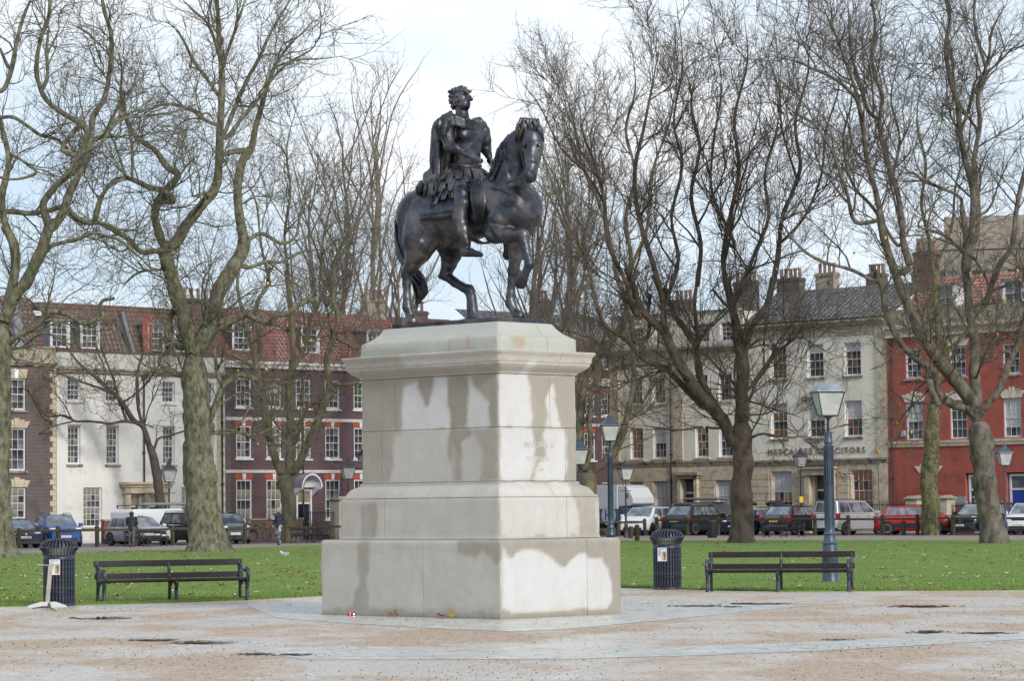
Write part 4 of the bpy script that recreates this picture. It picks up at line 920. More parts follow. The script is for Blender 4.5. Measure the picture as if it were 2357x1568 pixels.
def dormer(b, cx, w_, z0, z1, y, nc=3, nr=4, kinds='d', cheek=None, roofm=None):
    dm = MB().mat(cheek or lead_m); dm.box(cx - w_ / 2 - .12, cx - w_ / 2, y - .02, y + 1.3, z0, z1).box(cx + w_ / 2, cx + w_ / 2 + .12, y - .02, y + 1.3, z0, z1)
    dm.mat(roofm or lead_m).box(cx - w_ / 2 - .22, cx + w_ / 2 + .22, y - .12, y + 1.5, z1, z1 + .10)
    dm.mat(white_paint).box(cx - w_ / 2 - .12, cx - w_ / 2 - .001, y - .05, y - .021, z0, z1).box(cx + w_ / 2 + .001, cx + w_ / 2 + .12, y - .05, y - .021, z0, z1)
    d = dm.build('dormer', parent=b); 
    wn = sash(b, cx, w_, z0, z1, nc, nr, kinds, y=y, sill=False, fr=.07); return d
def chimney(b, x, y, z0, z1, w_=1.1, pots=3, m=None):
    c_ = MB().box(x - w_ / 2, x + w_ / 2, y - .3, y + .3, z0, z1).box(x - w_ / 2 - .06, x + w_ / 2 + .06, y - .36, y + .36, z1 - .22, z1 - .08).build('chimney', m or brick_brown, b)
    for i in range(pots): MB().lathe([(.10, 0), (.10, .5), (.13, .52), (.13, .62), (.09, .62)], 10, (x - w_ / 2 + w_ * (i + .5) / pots, y, z1)).build('chimney_pot', mat('terracotta', (.24, .14, .10), .8), c_)
def quoins(b, x, z0, z1, side=1, m=None, hh=.30, w1=.42, w2=.24):
    z = z0; i = 0
    while z < z1 - .1:
        wq = w1 if i % 2 else w2; a, c_ = (x, x + wq) if side > 0 else (x - wq, x)
        bevel(MB().box(a, c_, -.045, .02, z + .008, min(z + hh, z1) - .008).build('quoin', m or quoin_m, b), .012); z += hh; i += 1
def bld(name, side, t0, label, cat='building'):
    if side == 'L': return empty(name, CO + D1 * t0, AL, label, cat)
    return empty(name, CO + E1 * t0, AR, label, cat)
def op(cx, w_, z0, z1): return (cx - w_ / 2, cx + w_ / 2, z0, z1)
def body(b, x0, x1, z1, m, dep=9, y=.36, z0=0): MB().box(x0, x1, y, dep, z0, z1).build('back_walls', m, b)

# ---- A: brown brick house at the left edge
b = bld('brown_brick_house', 'L', -60.0, 'dark brown brick house with white sash windows and yellow quoins at the left edge'); W = 14.45
cols = [11.75, 8.2, 4.7]; rows = [(7.44, 9.17, 1.27, 'd'), (4.09, 6.43, 1.27, 'w'), (1.44, 3.16, 1.3, 'r')]
ops = [op(c_, w_, z0, z1) for c_ in cols for z0, z1, w_, _ in rows]; wall(b, 0, W, 0, 9.9, ops, brick_brown); body(b, 0, W, 9.9, brick_brown)
for c_ in cols:
    for z0, z1, w_, kd in rows:
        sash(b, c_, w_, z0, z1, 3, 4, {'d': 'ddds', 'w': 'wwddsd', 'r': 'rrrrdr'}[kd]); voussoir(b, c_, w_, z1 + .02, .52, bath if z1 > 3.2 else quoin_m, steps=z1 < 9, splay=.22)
quoins(b, W, 0, 9.9, -1)
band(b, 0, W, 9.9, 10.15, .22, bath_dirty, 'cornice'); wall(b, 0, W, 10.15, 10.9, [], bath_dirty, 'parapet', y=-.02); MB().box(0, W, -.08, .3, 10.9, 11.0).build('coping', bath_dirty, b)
tiles(b, 0, W, .4, 10.6, 2.6, 13.9, tile_dark); dormer(b, 11.1, 1.1, 11.6, 13.1, .75); dormer(b, 6.6, 1.1, 11.6, 13.1, .75)
MB().prism([(12.0, 11.0), (12.6, 11.0), (12.1, 13.7), (11.8, 13.7)], .35, .6).build('lead_valley', lead_m, b)
# ---- B: cream rendered house
b = bld('cream_rendered_house', 'L', -45.5, 'cream rendered house with blue double doors and dark mansard roof'); W = 12.2; t0 = 45.5
c2 = [1.22, 3.92, 8.0, 10.9]
r2 = [(8.02, 9.24, .92), (4.46, 6.58, .86)]
ops = [op(c_, w_, z0, z1) for c_ in c2 for z0, z1, w_ in r2] + [op(2.5, 1.3, .92, 3.15), op(9.6, 1.35, .92, 3.15), op(5.35, .95, .1, 2.75), op(6.95, .95, .1, 2.75)]
wall(b, 0, W, 0, 9.6, ops, render_cream, thick=.3); body(b, 0, W, 9.6, render_cream)
for i, c_ in enumerate(c2):
    sash(b, c_, .92, 8.02, 9.24, 3, 4, 'dddsds', y=.13, sill_m=render_warm); sash(b, c_, .86, 4.46, 6.58, 3, 6, 'dddrdd', y=.13, sill_m=bath_dirty)
    MB().box(c_ - .46, c_ + .46, -.03, .1, 6.60, 6.70).build('lintel', bath_dirty, b)
sash(b, 2.5, 1.3, .92, 3.15, 4, 6, 'rrrdrrddrdrr', y=.12, sill_m=bath_dirty); sash(b, 9.6, 1.35, .92, 3.15, 4, 6, 'rrrrrd', y=.12, sill_m=bath_dirty)
po = MB().box(4.45, 7.85, -.5, .0, 3.15, 3.3).box(4.35, 7.95, -.62, .0, 3.3, 3.45).box(4.55, 7.75, -.42, 0, 2.8, 3.148)
bevel(po.build('porch_entablature', bath, b), .015)
for x in (4.65, 6.0, 7.35): bevel(MB().box(x, x + .32, -.32, .0, 0, 2.8).build('porch_pillar', bath, b), .01)
blue_door = mat('dark_blue_door', (.012, .022, .085), .35)
for x in (5.35, 6.95):
    d_ = MB().box(x - .42, x + .42, .12, .18, .1, 2.02).box(x - .30, x - .06, .105, .12, .4, 1.0).box(x + .06, x + .30, .105, .12, .4, 1.0).box(x - .30, x - .06, .105, .12, 1.15, 1.85).box(x + .06, x + .30, .105, .12, 1.15, 1.85).build('door', blue_door, b)
    MB().box(x - .46, x + .46, .08, .15, 2.03, 2.12).box(x - .46, x - .42, .08, .15, .1, 2.03).box(x + .42, x + .46, .08, .15, .1, 2.03).build('door_frame', white_paint, b); MB().box(x - .42, x + .42, .12, .14, 2.12, 2.74).build('fanlight', glass_room, b)
band(b, 0, W, 9.6, 9.87, .3, bath_dirty, 'cornice'); wall(b, 0, W, 9.87, 10.78, [], mat('streaked_render', (.40, .38, .35), .85, c2=(.56, .54, .50), scale=1.6, stretch=(3, 3, .5)), 'parapet', y=-.02)
MB().box(0, W, -.10, .3, 10.78, 10.88).build('coping', tile_dark, b)
tiles(b, 0, W, .35, 10.7, 1.7, 13.6, tile_dark); MB().box(0, W, 1.6, 5, 13.4, 13.62).build('roof_top', tile_dark, b)
for x in (.45, 2.55, 7.35, 9.3): dormer(b, x, 1.12, 11.0, 12.5, .3, 3, 4, 'dddr')
MB().prism([(5.5, 10.9), (5.75, 10.9), (4.9, 13.2), (4.7, 13.2)], .2, .6).build('lead_valley', lead_m, b)
wall(b, 6.3, 7.0, 10.9, 13.0, [], brick_red, 'party_wall', y=.25)
# ---- C: purple brick house with hooded door
b = bld('purple_brick_house', 'L', -33.3, 'purple brick house with red gauged window arches, white shell door hood and red tiled roof'); W = 21.3
cs = [1.43 + 2.345 * i for i in range(9)]; ops = []; spec_ = []
for i, c_ in enumerate(cs):
    ops += [op(c_, 1.15, 7.89, 9.6), op(c_, 1.15, 4.86, 6.76)]
    if i != 2: ops.append(op(c_, 1.18, 1.2, 3.58))
ops.append(op(cs[2], 1.25, 0.05, 3.0))
wall(b, 0, W, 0, 10.2, ops, brick_purple, thick=.3); body(b, 0, W, 10.2, brick_purple)
for i, c_ in enumerate(cs):
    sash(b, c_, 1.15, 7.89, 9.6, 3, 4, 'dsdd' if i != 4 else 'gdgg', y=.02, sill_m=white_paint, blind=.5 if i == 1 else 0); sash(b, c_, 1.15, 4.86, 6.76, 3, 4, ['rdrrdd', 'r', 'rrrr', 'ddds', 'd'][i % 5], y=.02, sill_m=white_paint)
    voussoir(b, c_, 1.15, 6.78, .30, arch_red, white_paint)
    if i != 2: sash(b, c_, 1.18, 1.2, 3.58, 3, 4, ['rdrd', 'rrrd', '', 'ddsd'][i] if i < 4 else 'd', y=.02, sill_m=white_paint); voussoir(b, c_, 1.18, 3.60, .33, arch_red, white_paint)
stone_white = mat('painted_band', (.62, .60, .57), .7, c2=(.70, .68, .65), scale=3)
band(b, 0, W, 7.09, 7.27, .10, stone_white); band(b, 0, W, 3.99, 4.16, .10, stone_white)
band(b, -.05, W, 10.2, 10.6, .38, stone_white, 'cornice')
quoins(b, -.62, 0, 9.7, 1, hh=.29, w1=.60, w2=.34); MB().box(.0, .42, -.012, .0, 0, 9.9).build('grey_brick_edge', brickmat('grey_brick', (.10, .085, .085), (.06, .05, .05), (.2, .18, .17)), b)
tiles(b, 0, W, -.1, 10.62, 2.7, 13.8, tile_m)
MB().prism([(2.6, 13.7), (2.9, 13.95), (3.2, 13.7)], 0, W, 'x').build('ridge', tile_dark, b)
for x in (1.6, 7.0, 12.4, 17.5): dormer(b, x, 1.25, 11.25, 12.75, .35, 3, 4, 'dsdd', tile_dark)
chimney(b, 14.6, 2.9, 13.0, 15.0, 1.6, 4, bath_dirty); chimney(b, 18.6, 2.9, 13.0, 14.4, 1.0, 2); chimney(b, .4, 2.9, 12.6, 14.4, 2.6, 5)
x = cs[2]   # door with shell hood
dr = MB().box(x - .5, x + .5, .10, .16, .05, 2.1).box(x - .38, x - .06, .085, .10, .4, 1.1).box(x + .06, x + .38, .085, .10, .4, 1.1).box(x - .38, x - .06, .085, .10, 1.25, 1.95).box(x + .06, x + .38, .085, .10, 1.25, 1.95).build('door', mat('black_door', (.012, .014, .022), .3), b)
MB().ball((x + .40, .07, 1.05), .035, 8, 6).build('handle', mat('brass', (.6, .42, .15), .3, 1.0), dr)
MB().box(x - .62, x - .5, -.04, .2, .05, 3.0).box(x + .5, x + .62, -.04, .2, .05, 3.0).box(x - .5, x + .5, .03, .18, 2.12, 2.24).box(x - .5, x + .5, .03, .18, 2.92, 3.0).build('door_frame', white_paint, b)
MB().box(x - .5, x + .5, .12, .14, 2.24, 2.92).build('fanlight', glass_room, b)
hd_ = MB(); hn = 14; vs = []
for j in range(9):
    a = j / 8 * pi / 2
    for k in range(hn + 1): t_ = pi * k / hn; rr_ = .72 * (1 + .02 * cos(t_ * 14)); vs.append((x + rr_ * cos(t_) * cos(a), -.75 * (1 - sin(a)) * 1 - .0, 3.12 + rr_ * sin(t_) * (1 if j < 1 else cos(a) ** .7 if j < 8 else .0)))
hd_.mat(white_paint); hd_.add(vs, [(j * (hn + 1) + k, j * (hn + 1) + k + 1, (j + 1) * (hn + 1) + k + 1, (j + 1) * (hn + 1) + k) for j in range(8) for k in range(hn)])
hd_.mat(lead_m); q = len(vs); vs2 = [(x + .82 * cos(pi * k / hn), y_, 3.12 + .82 * sin(pi * k / hn)) for y_ in (-.78, 0) for k in range(hn + 1)]
hd_.add(vs2, [(k, k + 1, hn + 2 + k, hn + 1 + k) for k in range(hn)]); hd_.mat(white_paint)
vs3 = [(x + r_ * cos(pi * k / hn), -.79, 3.12 + r_ * sin(pi * k / hn)) for r_ in (.72, .83) for k in range(hn + 1)]; hd_.add(vs3, [(k + 1, k, hn + 1 + k, hn + 2 + k) for k in range(hn)])
for sg in (-1, 1): hd_.prism([(-.78, 3.12), (0, 3.12), (0, 2.6), (-.2, 2.75), (-.7, 3.0)], x + sg * .72 - .08, x + sg * .72 + .08, 'x')
hd_.build('shell_hood', parent=b)
# ---- D: purple brick house in the corner, behind the pedestal
b = bld('corner_brick_house', 'L', -12.0, 'purple brick house with dentil cornice and slate roof in the far corner of the square'); W = 12.6
cs = [1.0, 3.3, 5.6, 7.8, 10.03, 11.75]; ops = []
for c_ in cs: ops += [op(c_, 1.05, 7.82, 9.35), op(c_, 1.05, 4.86, 6.66), op(c_, 1.05, 1.2, 3.4), op(c_, .8, 10.9, 11.6)]
wall(b, 0, W, 0, 12.9, ops, brick_purple, thick=.3); body(b, 0, W, 12.9, brick_purple, 7)
for c_ in cs:
    sash(b, c_, 1.05, 7.82, 9.35, 3, 4, 'dsdd', y=.03, sill_m=white_paint); voussoir(b, c_, 1.05, 9.37, .26, arch_red, arch_red)
    sash(b, c_, 1.05, 4.86, 6.66, 3, 4, 'drdd', y=.03, sill_m=white_paint); voussoir(b, c_, 1.05, 6.68, .28, arch_red, white_paint); sash(b, c_, 1.05, 1.2, 3.4, 3, 4, 'd', y=.03, sill_m=white_paint)
    sash(b, c_, .8, 10.9, 11.6, 2, 2, 's', y=.03, sill_m=lead_m)
band(b, 0, W, 7.09, 7.27, .10, stone_white); band(b, 0, W, 9.98, 10.3, .3, stone_white, 'cornice')
dn = MB()
for i in range(58): dn.box(.05 + i * .215, .15 + i * .215, -.2, 0, 9.8, 9.975)
dn.build('dentils', stone_white, b)['kind'] = 'stuff'
wall(b, 0, W, 10.3, 10.75, [], mat('upper_red_brick', (.28, .07, .05), .8, c2=(.20, .06, .05), scale=8), 'attic_band', y=-.012)
tiles(b, 0, W, -.05, 12.9, 2.4, 14.6, slate_m, tw=.3, th=.25); chimney(b, 8.2, 2.6, 13.5, 15.6, 1.3, 4, brick_brown)

# ---- E: stone fronted house on the right row
b = bld('stone_fronted_house', 'R', 0.0, 'cream and stone fronted house with flat pilasters and an attic storey in the corner'); W = 11.2
cs = [2.4, 4.42, 8.09, 10.1]; ops = []
for c_ in cs: ops += [op(c_, 1.08, 8.49, 10.26), op(c_, 1.12, 4.9, 6.95), op(c_, 1.05, 12.35, 13.6)]
g0 = [(2.35, 1.08), (4.5, 1.15), (10.0, 1.5)]; ops += [op(c_, w_, 1.25, 3.53) for c_, w_ in g0] + [op(7.05, 1.05, .15, 3.6)]
wall(b, 0, W, 4.73, 11.3, [o for o in ops if 4.8 < o[2] < 11], render_warm, thick=.35); wall(b, 0, W, 0, 4.40, [o for o in ops if o[2] < 4], bath, 'ground_floor_wall', thick=.35, y=-.03); wall(b, 0, W, 11.9, 14.3, [o for o in ops if o[2] > 12], render_warm, 'attic_wall', y=.25, thick=.3)
body(b, 0, W, 14.3, render_warm, 8, .62)
for k, c_ in enumerate(cs):
    sash(b, c_, 1.08, 8.49, 10.26, 3, 4, 'ddwd', y=.14, sill_m=bath); sash(b, c_, 1.12, 4.9, 6.95, 3, 4, ['wwwwdd', 'ddwddd', 'wwdrwd', 'ddsd'][k], y=.14, sill_m=bath, blind=.5 if k == 1 else 0); sash(b, c_, 1.05, 12.35, 13.6, 3, 4, 'dswd', y=.34, sill=False)
sash(b, 2.35, 1.08, 1.25, 3.53, 3, 4, 'w', y=.12, sill_m=bath); sash(b, 4.5, 1.15, 1.25, 3.53, 3, 4, 'b', y=.12, sill_m=bath); sash(b, 10.0, 1.5, 1.25, 3.53, 4, 4, 'wdw', y=.12, sill_m=bath, blind=.72)
for z in (.9, 1.35, 1.8, 2.25, 2.7, 3.15, 3.6, 4.0):   # rusticated ashlar
    xs = [(0.12, 1.72), (2.98, 3.84), (5.16, 6.2), (7.9, 9.16), (10.84, 11.1)] if 1.2 < z < 3.5 else [(0.12, 6.2), (7.9, 11.1)] if z < 3.7 else [(.12, 11.1)]
    for a, c_ in xs:
        n = max(1, round((c_ - a) / 1.2))
        for i in range(n): bevel(MB().box(a + (c_ - a) * i / n + .008, a + (c_ - a) * (i + 1) / n - .008, -.075, -.03, z - .2, z + .22).build('ashlar_block', bath, b), .012)
for x in (.08, 5.68): bevel(MB().box(x, x + .82, -.10, -.002, 4.76, 11.3).build('pilaster', bath, b), .01)
pr = MB().box(5.95, 8.1, -.55, -.03, 3.75, 3.95).box(6.1, 7.95, -.42, -.03, 3.52, 3.748); bevel(pr.build('porch_entablature', bath_dirty, b), .015)
for x in (6.2, 7.6): bevel(MB().box(x, x + .28, -.34, -.03, 0, 3.52).build('porch_pillar', bath, b), .01)
MB().box(6.56, 7.54, .2, .26, .15, 2.55).build('door', mat('near_black_door', (.015, .015, .02), .3), b); MB().box(6.53, 7.57, .14, .24, 2.56, 2.68).build('door_frame', white_paint, b); MB().box(6.56, 7.54, .2, .22, 2.7, 3.6).build('fanlight', glass_dark, b)
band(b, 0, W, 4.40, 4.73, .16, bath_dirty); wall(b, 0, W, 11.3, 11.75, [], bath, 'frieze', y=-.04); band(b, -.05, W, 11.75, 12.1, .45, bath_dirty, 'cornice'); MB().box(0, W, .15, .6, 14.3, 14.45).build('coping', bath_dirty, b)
chimney(b, 9.5, 3, 14.0, 16.4, 1.7, 5, brick_brown); chimney(b, 3.2, 4, 14.0, 15.6, 1.6, 4, brick_brown)
# ---- F: solicitors' house
b = bld('solicitors_house', 'R', 11.2, 'cream house with stone ground floor and raised letters along the front'); W = 11.95
cs = [3.35, 6.35, 9.28]; ops = []
for i, c_ in enumerate(cs): ops += [op(c_, 1.3, 9.73, 11.79), op(c_, 1.35, 5.95, 8.18)]
ops += [op(3.5, 1.65, 1.3, 3.9), op(9.85, 1.65, 1.3, 3.9), op(6.75, 1.2, .15, 3.6)]
wall(b, 0, W, 4.58, 12.24, [o for o in ops if o[2] > 5], render_warm, thick=.35); wall(b, 0, W, 0, 4.3, [o for o in ops if o[2] < 4], bath, 'ground_floor_wall', thick=.4, y=-.03); body(b, 0, W, 13.2, render_warm, 9, .42)
for k, c_ in enumerate(cs):
    sash(b, c_, 1.3, 9.73, 11.79, 3, 4, ['wdwd', 'dddd', 'dddw'][k], y=.16, sill_m=bath_dirty, blind=[0, .26, .3][k]); sash(b, c_, 1.35, 5.95, 8.18, 3, 4, ['wdwdwd', 'dd', 'dwwddd'][k], y=.16, sill_m=bath_dirty, blind=[.25, .62, .5][k])
pd = MB().prism([(cs[1] - 1.05, 8.5), (cs[1] + 1.05, 8.5), (cs[1], 8.95)], -.35, 0).box(cs[1] - 1.0, cs[1] + 1.0, -.28, 0, 8.36, 8.498).box(cs[1] - .95, cs[1] - .76, -.2, 0, 7.9, 8.358).box(cs[1] + .76, cs[1] + .95, -.2, 0, 7.9, 8.358); pd.build('window_pediment', bath, b)
sash(b, 3.5, 1.65, 1.3, 3.9, 4, 4, 'dwwddrdw', y=.14, sill_m=bath, blind=.5); sash(b, 9.85, 1.65, 1.3, 3.9, 4, 4, 'dwww', y=.14, sill_m=bath)
for z in (.9, 1.35, 1.8, 2.25, 2.7, 3.15, 3.6):
    xs = [(.1, 2.5), (4.5, 5.3), (8.0, 8.85), (10.85, 11.2)] if z > 1.1 else [(.1, 5.3), (8.0, 11.2)]
    for a, c_ in xs:
        n = max(1, round((c_ - a) / 1.2))
        for i in range(n): bevel(MB().box(a + (c_ - a) * i / n + .008, a + (c_ - a) * (i + 1) / n - .008, -.08, -.03, z - .2, z + .22).build('ashlar_block', bath, b), .012)
pr = MB().box(5.35, 8.05, -.62, -.03, 3.98, 4.16).box(5.5, 7.9, -.45, -.03, 3.6, 3.978); bevel(pr.build('porch_entablature', bath, b), .015); MB().box(5.3, 8.1, -.66, -.03, 4.162, 4.2).build('porch_moss', mat('dark_moss', (.03, .035, .015), .9), b)
for x in (5.55, 7.4): bevel(MB().box(x, x + .42, -.36, -.03, 0, 3.6).build('porch_pillar', bath, b), .01)
MB().box(6.2, 7.3, .25, .31, .15, 2.6).build('door', mat('near_black_door', (.015, .015, .02), .3), b); MB().box(6.17, 7.33, .2, .3, 2.61, 2.72).build('door_frame', white_paint, b); MB().box(6.2, 7.3, .25, .27, 2.74, 3.6).build('fanlight', glass_dark, b)
for x in (11.2, ): bevel(MB().box(x, x + .72, -.10, -.002, 4.6, 12.24).build('pilaster', bath, b), .01); bevel(MB().box(x + .04, x + .68, -.10, -.03, 0, 4.28).build('lower_pilaster', bath, b), .01)
bevel(MB().box(.0, .45, -.06, -.002, 4.6, 12.24).build('pilaster', bath, b), .01)
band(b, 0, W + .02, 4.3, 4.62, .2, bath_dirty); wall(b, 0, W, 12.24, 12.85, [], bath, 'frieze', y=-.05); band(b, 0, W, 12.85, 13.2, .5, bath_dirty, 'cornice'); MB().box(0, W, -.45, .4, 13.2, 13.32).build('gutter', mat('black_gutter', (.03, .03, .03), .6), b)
lm = mat('weathered_letters', (.20, .14, .11), .7)
txt('METCALFES SOLICITORS', .52, lm, b, (6.3, -.03, 5.1), (pi / 2, 0, 0), 'lettering', .03, space=1.42)['kind'] = 'stuff'
txt('1909', .34, lm, b, (6.3, -.01, 5.62), (pi / 2, 0, 0), 'date', .01)['kind'] = 'stuff'
bevel(MB().box(11.0, 11.28, -.14, -.03, 4.95, 5.2).build('alarm_box', mat('alarm_orange', (.75, .38, .12), .5), b), .02); MB().box(7.92, 8.05, -.2, -.08, 4.02, 4.3).build('burglar_alarm', mat('alarm_red', (.6, .12, .03), .5), b)
MB().box(5.0, 5.35, -.09, -.08, 1.5, 1.95).build('name_plate', mat('brass_plate', (.25, .18, .10), .4, .6), b)
tiles(b, 0, W, .3, 13.2, 4.2, 15.6, slate_m, tw=.4, th=.3)
chimney(b, .9, 4.4, 14.2, 16.5, 1.9, 5, brick_brown); chimney(b, 3.6, 4.8, 14.5, 16.7, 1.5, 4, bath_dirty); chimney(b, 7.6, 4.8, 15, 16.4, 1.3, 4, brick_brown)
# ---- G: red brick house
b = bld('red_brick_house', 'R', 23.16, 'bright red brick house with pale stone keystones and a blue door'); W = 17
cs = [1.99, 5.27, 9.15, 12.9]; ops = []
for c_ in cs: ops += [op(c_, 1.2, 9.36, 11.15), op(c_, 1.24, 5.62, 7.9)]
ops += [op(3.0, 1.15, 1.3, 3.55), op(6.55, 1.75, .1, 3.55), op(9.5, 1.75, .1, 3.55)]
wall(b, 0, W, 0, 11.9, ops, brick_red, thick=.4); body(b, 0, W, 11.9, brick_red, 9, .42)
gs = mat('pale_keystone', (.60, .52, .42), .8, c2=(.68, .60, .50), scale=4)
for k, c_ in enumerate(cs):
    sash(b, c_, 1.2, 9.36, 11.15, 3, 4, 'sdds' if k != 1 else 'sdsd', y=.06, sill_m=bath_dirty, blind=0); sash(b, c_, 1.24, 5.62, 7.9, 3, 4, ['dssd', 'd', 'sbdb', 'd'][k], y=.06, sill=False, blind=.45 if k != 1 else 0); voussoir(b, c_, 1.2, 7.94, .62, gs, steps=True, splay=.3)
    if k in (1, 3): voussoir(b, c_, 1.2, 11.2, .6, gs, steps=True, splay=.3)
sash(b, 3.0, 1.15, 1.3, 3.55, 3, 4, 'sd', y=.1); voussoir(b, 3.0, 1.2, 3.6, .6, gs, steps=True, splay=.45)
royal = mat('royal_blue_door', (.01, .06, .34), .35)
for x, c_ in ((6.55, 'window'), (9.5, 'door')):
    if c_ == 'door': MB().box(x - .62, x + .62, .26, .32, .1, 2.5).box(x - .45, x - .08, .245, .26, .4, 1.1).box(x + .08, x + .45, .245, .26, .4, 1.1).box(x - .45, x - .08, .245, .26, 1.3, 2.3).box(x + .08, x + .45, .245, .26, 1.3, 2.3).build('door', royal, b); MB().box(x - .70, x + .70, .26, .3, 2.62, 3.3).build('fanlight', glass_sky, b)
    else: MB().box(x - .62, x + .62, .26, .3, 1.3, 2.45).build('blue_panel', mat('navy_panel', (.01, .03, .12), .3), b); MB().box(x - .70, x + .70, .26, .3, 2.62, 3.3).build('fanlight', glass_sky, b); MB().box(x - .8, x + .8, .1, .42, .1, 1.29).build('panel_base', bath, b)
    MB().box(x - .78, x - .65, .2, .34, .1, 3.45).box(x + .65, x + .78, .2, .34, .1, 3.45).box(x - .65, x + .65, .2, .34, 2.5, 2.62).box(x - .65, x + .65, .2, .34, 3.32, 3.45).build('door_frame', white_paint, b)
band(b, 0, W, 5.2, 5.55, .12, bath); MB().box(0, W, -.2, .02, 11.9, 12.1).build('lower_cornice', gs, b); band(b, 0, W, 12.1, 12.6, .4, bath, 'cornice'); wall(b, 0, W, 12.6, 13.6, [], bath_dirty, 'parapet', y=.05)
bevel(MB().box(1.0, 1.32, -.12, -.002, 5.85, 6.2).build('alarm_box', mat('alarm_blue', (.35, .45, .6), .5), b), .03)
bevel(MB().box(4.75, 5.7, -.05, -.002, 1.65, 2.15).build('name_board', mat('grey_board', (.28, .30, .33), .5), b), .01)
tiles(b, 0, W, 1.2, 13.3, 4.4, 15.8, mat('orange_pantile', (.34, .14, .10), .8, c2=(.44, .22, .16), scale=4, c3=(.30, .12, .09), s3=6), tw=.34, th=.34)
for x in (3.6, 8.6, 13.5): dormer(b, x, 1.3, 13.5, 15.0, 1.1, 2, 2, 's', white_paint)
chimney(b, .6, 3.4, 13, 17.4, 1.6, 4, brick_old)
# ---- buildings beyond the roofs
b = empty('brown_office_block', at(2125, 1160, 245) * Vector((1, 1, 0)).to_3d() if False else Vector((at(2125, 1160, 245)[0], 245, 0)), radians(-12), 'brown concrete office block rising behind the red brick house', 'building')
conc = mat('brown_concrete', (.24, .20, .16), .85, c2=(.34, .30, .25), scale=1.2, stretch=(1, 1, 4)); W = 22
wall(b, 0, W, 0, 22.6, [op(2.2 + 2.9 * i, 1.9, z, z + 1.7) for i in range(7) for z in (16.2, 19.2)], conc, thick=.4); MB().box(0, W, .42, 12, 0, 22.6).build('back_walls', conc, b); MB().box(-.2, W + .2, -.2, 12, 22.6, 23.6).build('roof_edge', conc, b)
for i in range(7):
    for z in (16.2, 19.2): sash(b, 2.2 + 2.9 * i, 1.9, z, z + 1.7, 2, 2, 'ds', y=.15, sill=False)
MB().box(2, 9, 1, 8, 23.6, 25.4).build('plant_room', conc, b)
b = empty('white_roof_terrace', Vector((at(70, 1180, 235)[0], 235, 0)), radians(10), 'grey and white rooftop storey with railings rising behind the far left roofs', 'building')
gw = mat('pale_cladding', (.45, .47, .50), .5, c2=(.55, .57, .60), scale=1)
MB().box(0, 10, 0, 6, 0, 16.6).build('wall', gw, b); MB().box(-1, 11.5, -.8, 6, 17.3, 17.55).build('roof', white_paint, b); MB().box(.5, 9.6, .3, 5, 16.6, 17.3).build('glazing', glass_sky, b)
MB().box(10.3, 13.0, 0, 5, 0, 16.6).box(14.2, 19.4, 0, 5, 0, 16.2).build('brick_extension', brick_red, b)
for i in range(12): MB().box(-.9 + i * 1.05, -.84 + i * 1.05, -.7, -.64, 16.6, 17.3).build('railing_post', white_paint, b)
# ---- rainwater pipes
for par_, xs_, h_, m_ in (('cream_rendered_house', (6.1, 11.9), 9.7, 'black_gutter'), ('purple_brick_house', (6.0, 17.9), 10.1, 'black_gutter'), ('stone_fronted_house', (5.5,), 11.2, 'black_gutter'), ('red_brick_house', (.35, 11.0), 11.8, 'black_gutter'), ('brown_brick_house', (9.9,), 9.8, 'black_gutter')):
    for x_ in xs_:
        dp_ = MB().tube([(x_, -.12, .2), (x_, -.12, h_ - .35), (x_, -.12, h_ - .3)], .05, 8).box(x_ - .13, x_ + .13, -.25, -.03, h_ - .35, h_ - .05)
        for z_ in np.arange(1.5, h_ - 1, 1.8): dp_.box(x_ - .08, x_ + .08, -.18, -.02, z_, z_ + .07)
        dp_.build('drainpipe', MATS[m_], bpy.data.objects[par_])
# ---- front walls, railings and gate piers
def railing(p0, p1, h_, label, base=None, gap=.125):
    p0, p1 = Vector(p0), Vector(p1); d = p1 - p0; L = d.length; o = empty('iron_railing', p0, atan2(d.y, d.x), label, 'railing')
    MB().box(0, L, -.018, .018, h_ - .16, h_ - .12).box(0, L, -.018, .018, .12, .16).build('rail', iron_black, o)
    mb = MB(); n = int(L / gap)
    for i in range(n): x = (i + .5) * L / n; mb.box(x - .013, x + .013, -.013, .013, .0, h_ - .02); mb.add([(x - .024, 0, h_ - .02), (x, -.014, h_ - .02), (x + .024, 0, h_ - .02), (x, .014, h_ - .02), (x, 0, h_ + .12)], [(0, 1, 4), (1, 2, 4), (2, 3, 4), (3, 0, 4)])
    mb.build('bar', iron_black, o)['kind'] = 'stuff'
    if base: MB().box(0, L, -.15, .15, 0, .35).build('kerb_stone', base, o)
    return o
def RP(t, out, z=0): return CO + E1 * t - Vector((.7009, .7133, 0)) * out + Vector((0, 0, z))
def LP(t, out, z=0): return CO + D1 * t - Vector((-.7133, .7009, 0)) * out + Vector((0, 0, z))
railing(RP(1.2, 2.4), RP(13.9, 2.4), 1.75, 'black spiked railing in front of the stone fronted house and solicitors house', bath_dirty)
railing(RP(21.0, 2.4), RP(26.3, 2.4), 1.85, 'black spiked railing between silver van and red brick house pier', bath)
railing(RP(29.6, 2.4), RP(31.2, 2.4), 1.75, 'short black railing between the two piers of the red brick house')
railing(RP(33.2, 2.4), RP(38, 2.4), 1.75, 'black railing right of the blue door')
MB_ = MB().prism([(0, 0), (9.5, 0), (9.5, 1.35), (3, .95), (0, .8)], 0, .12)
o = MB_.build('ramp_wall', mat('ramp_white', (.50, .50, .47), .7), None, loc=RP(18.8, 1.6), rz=AR); tag(o, 'pale sloping ramp wall behind the spiked railing', 'wall')
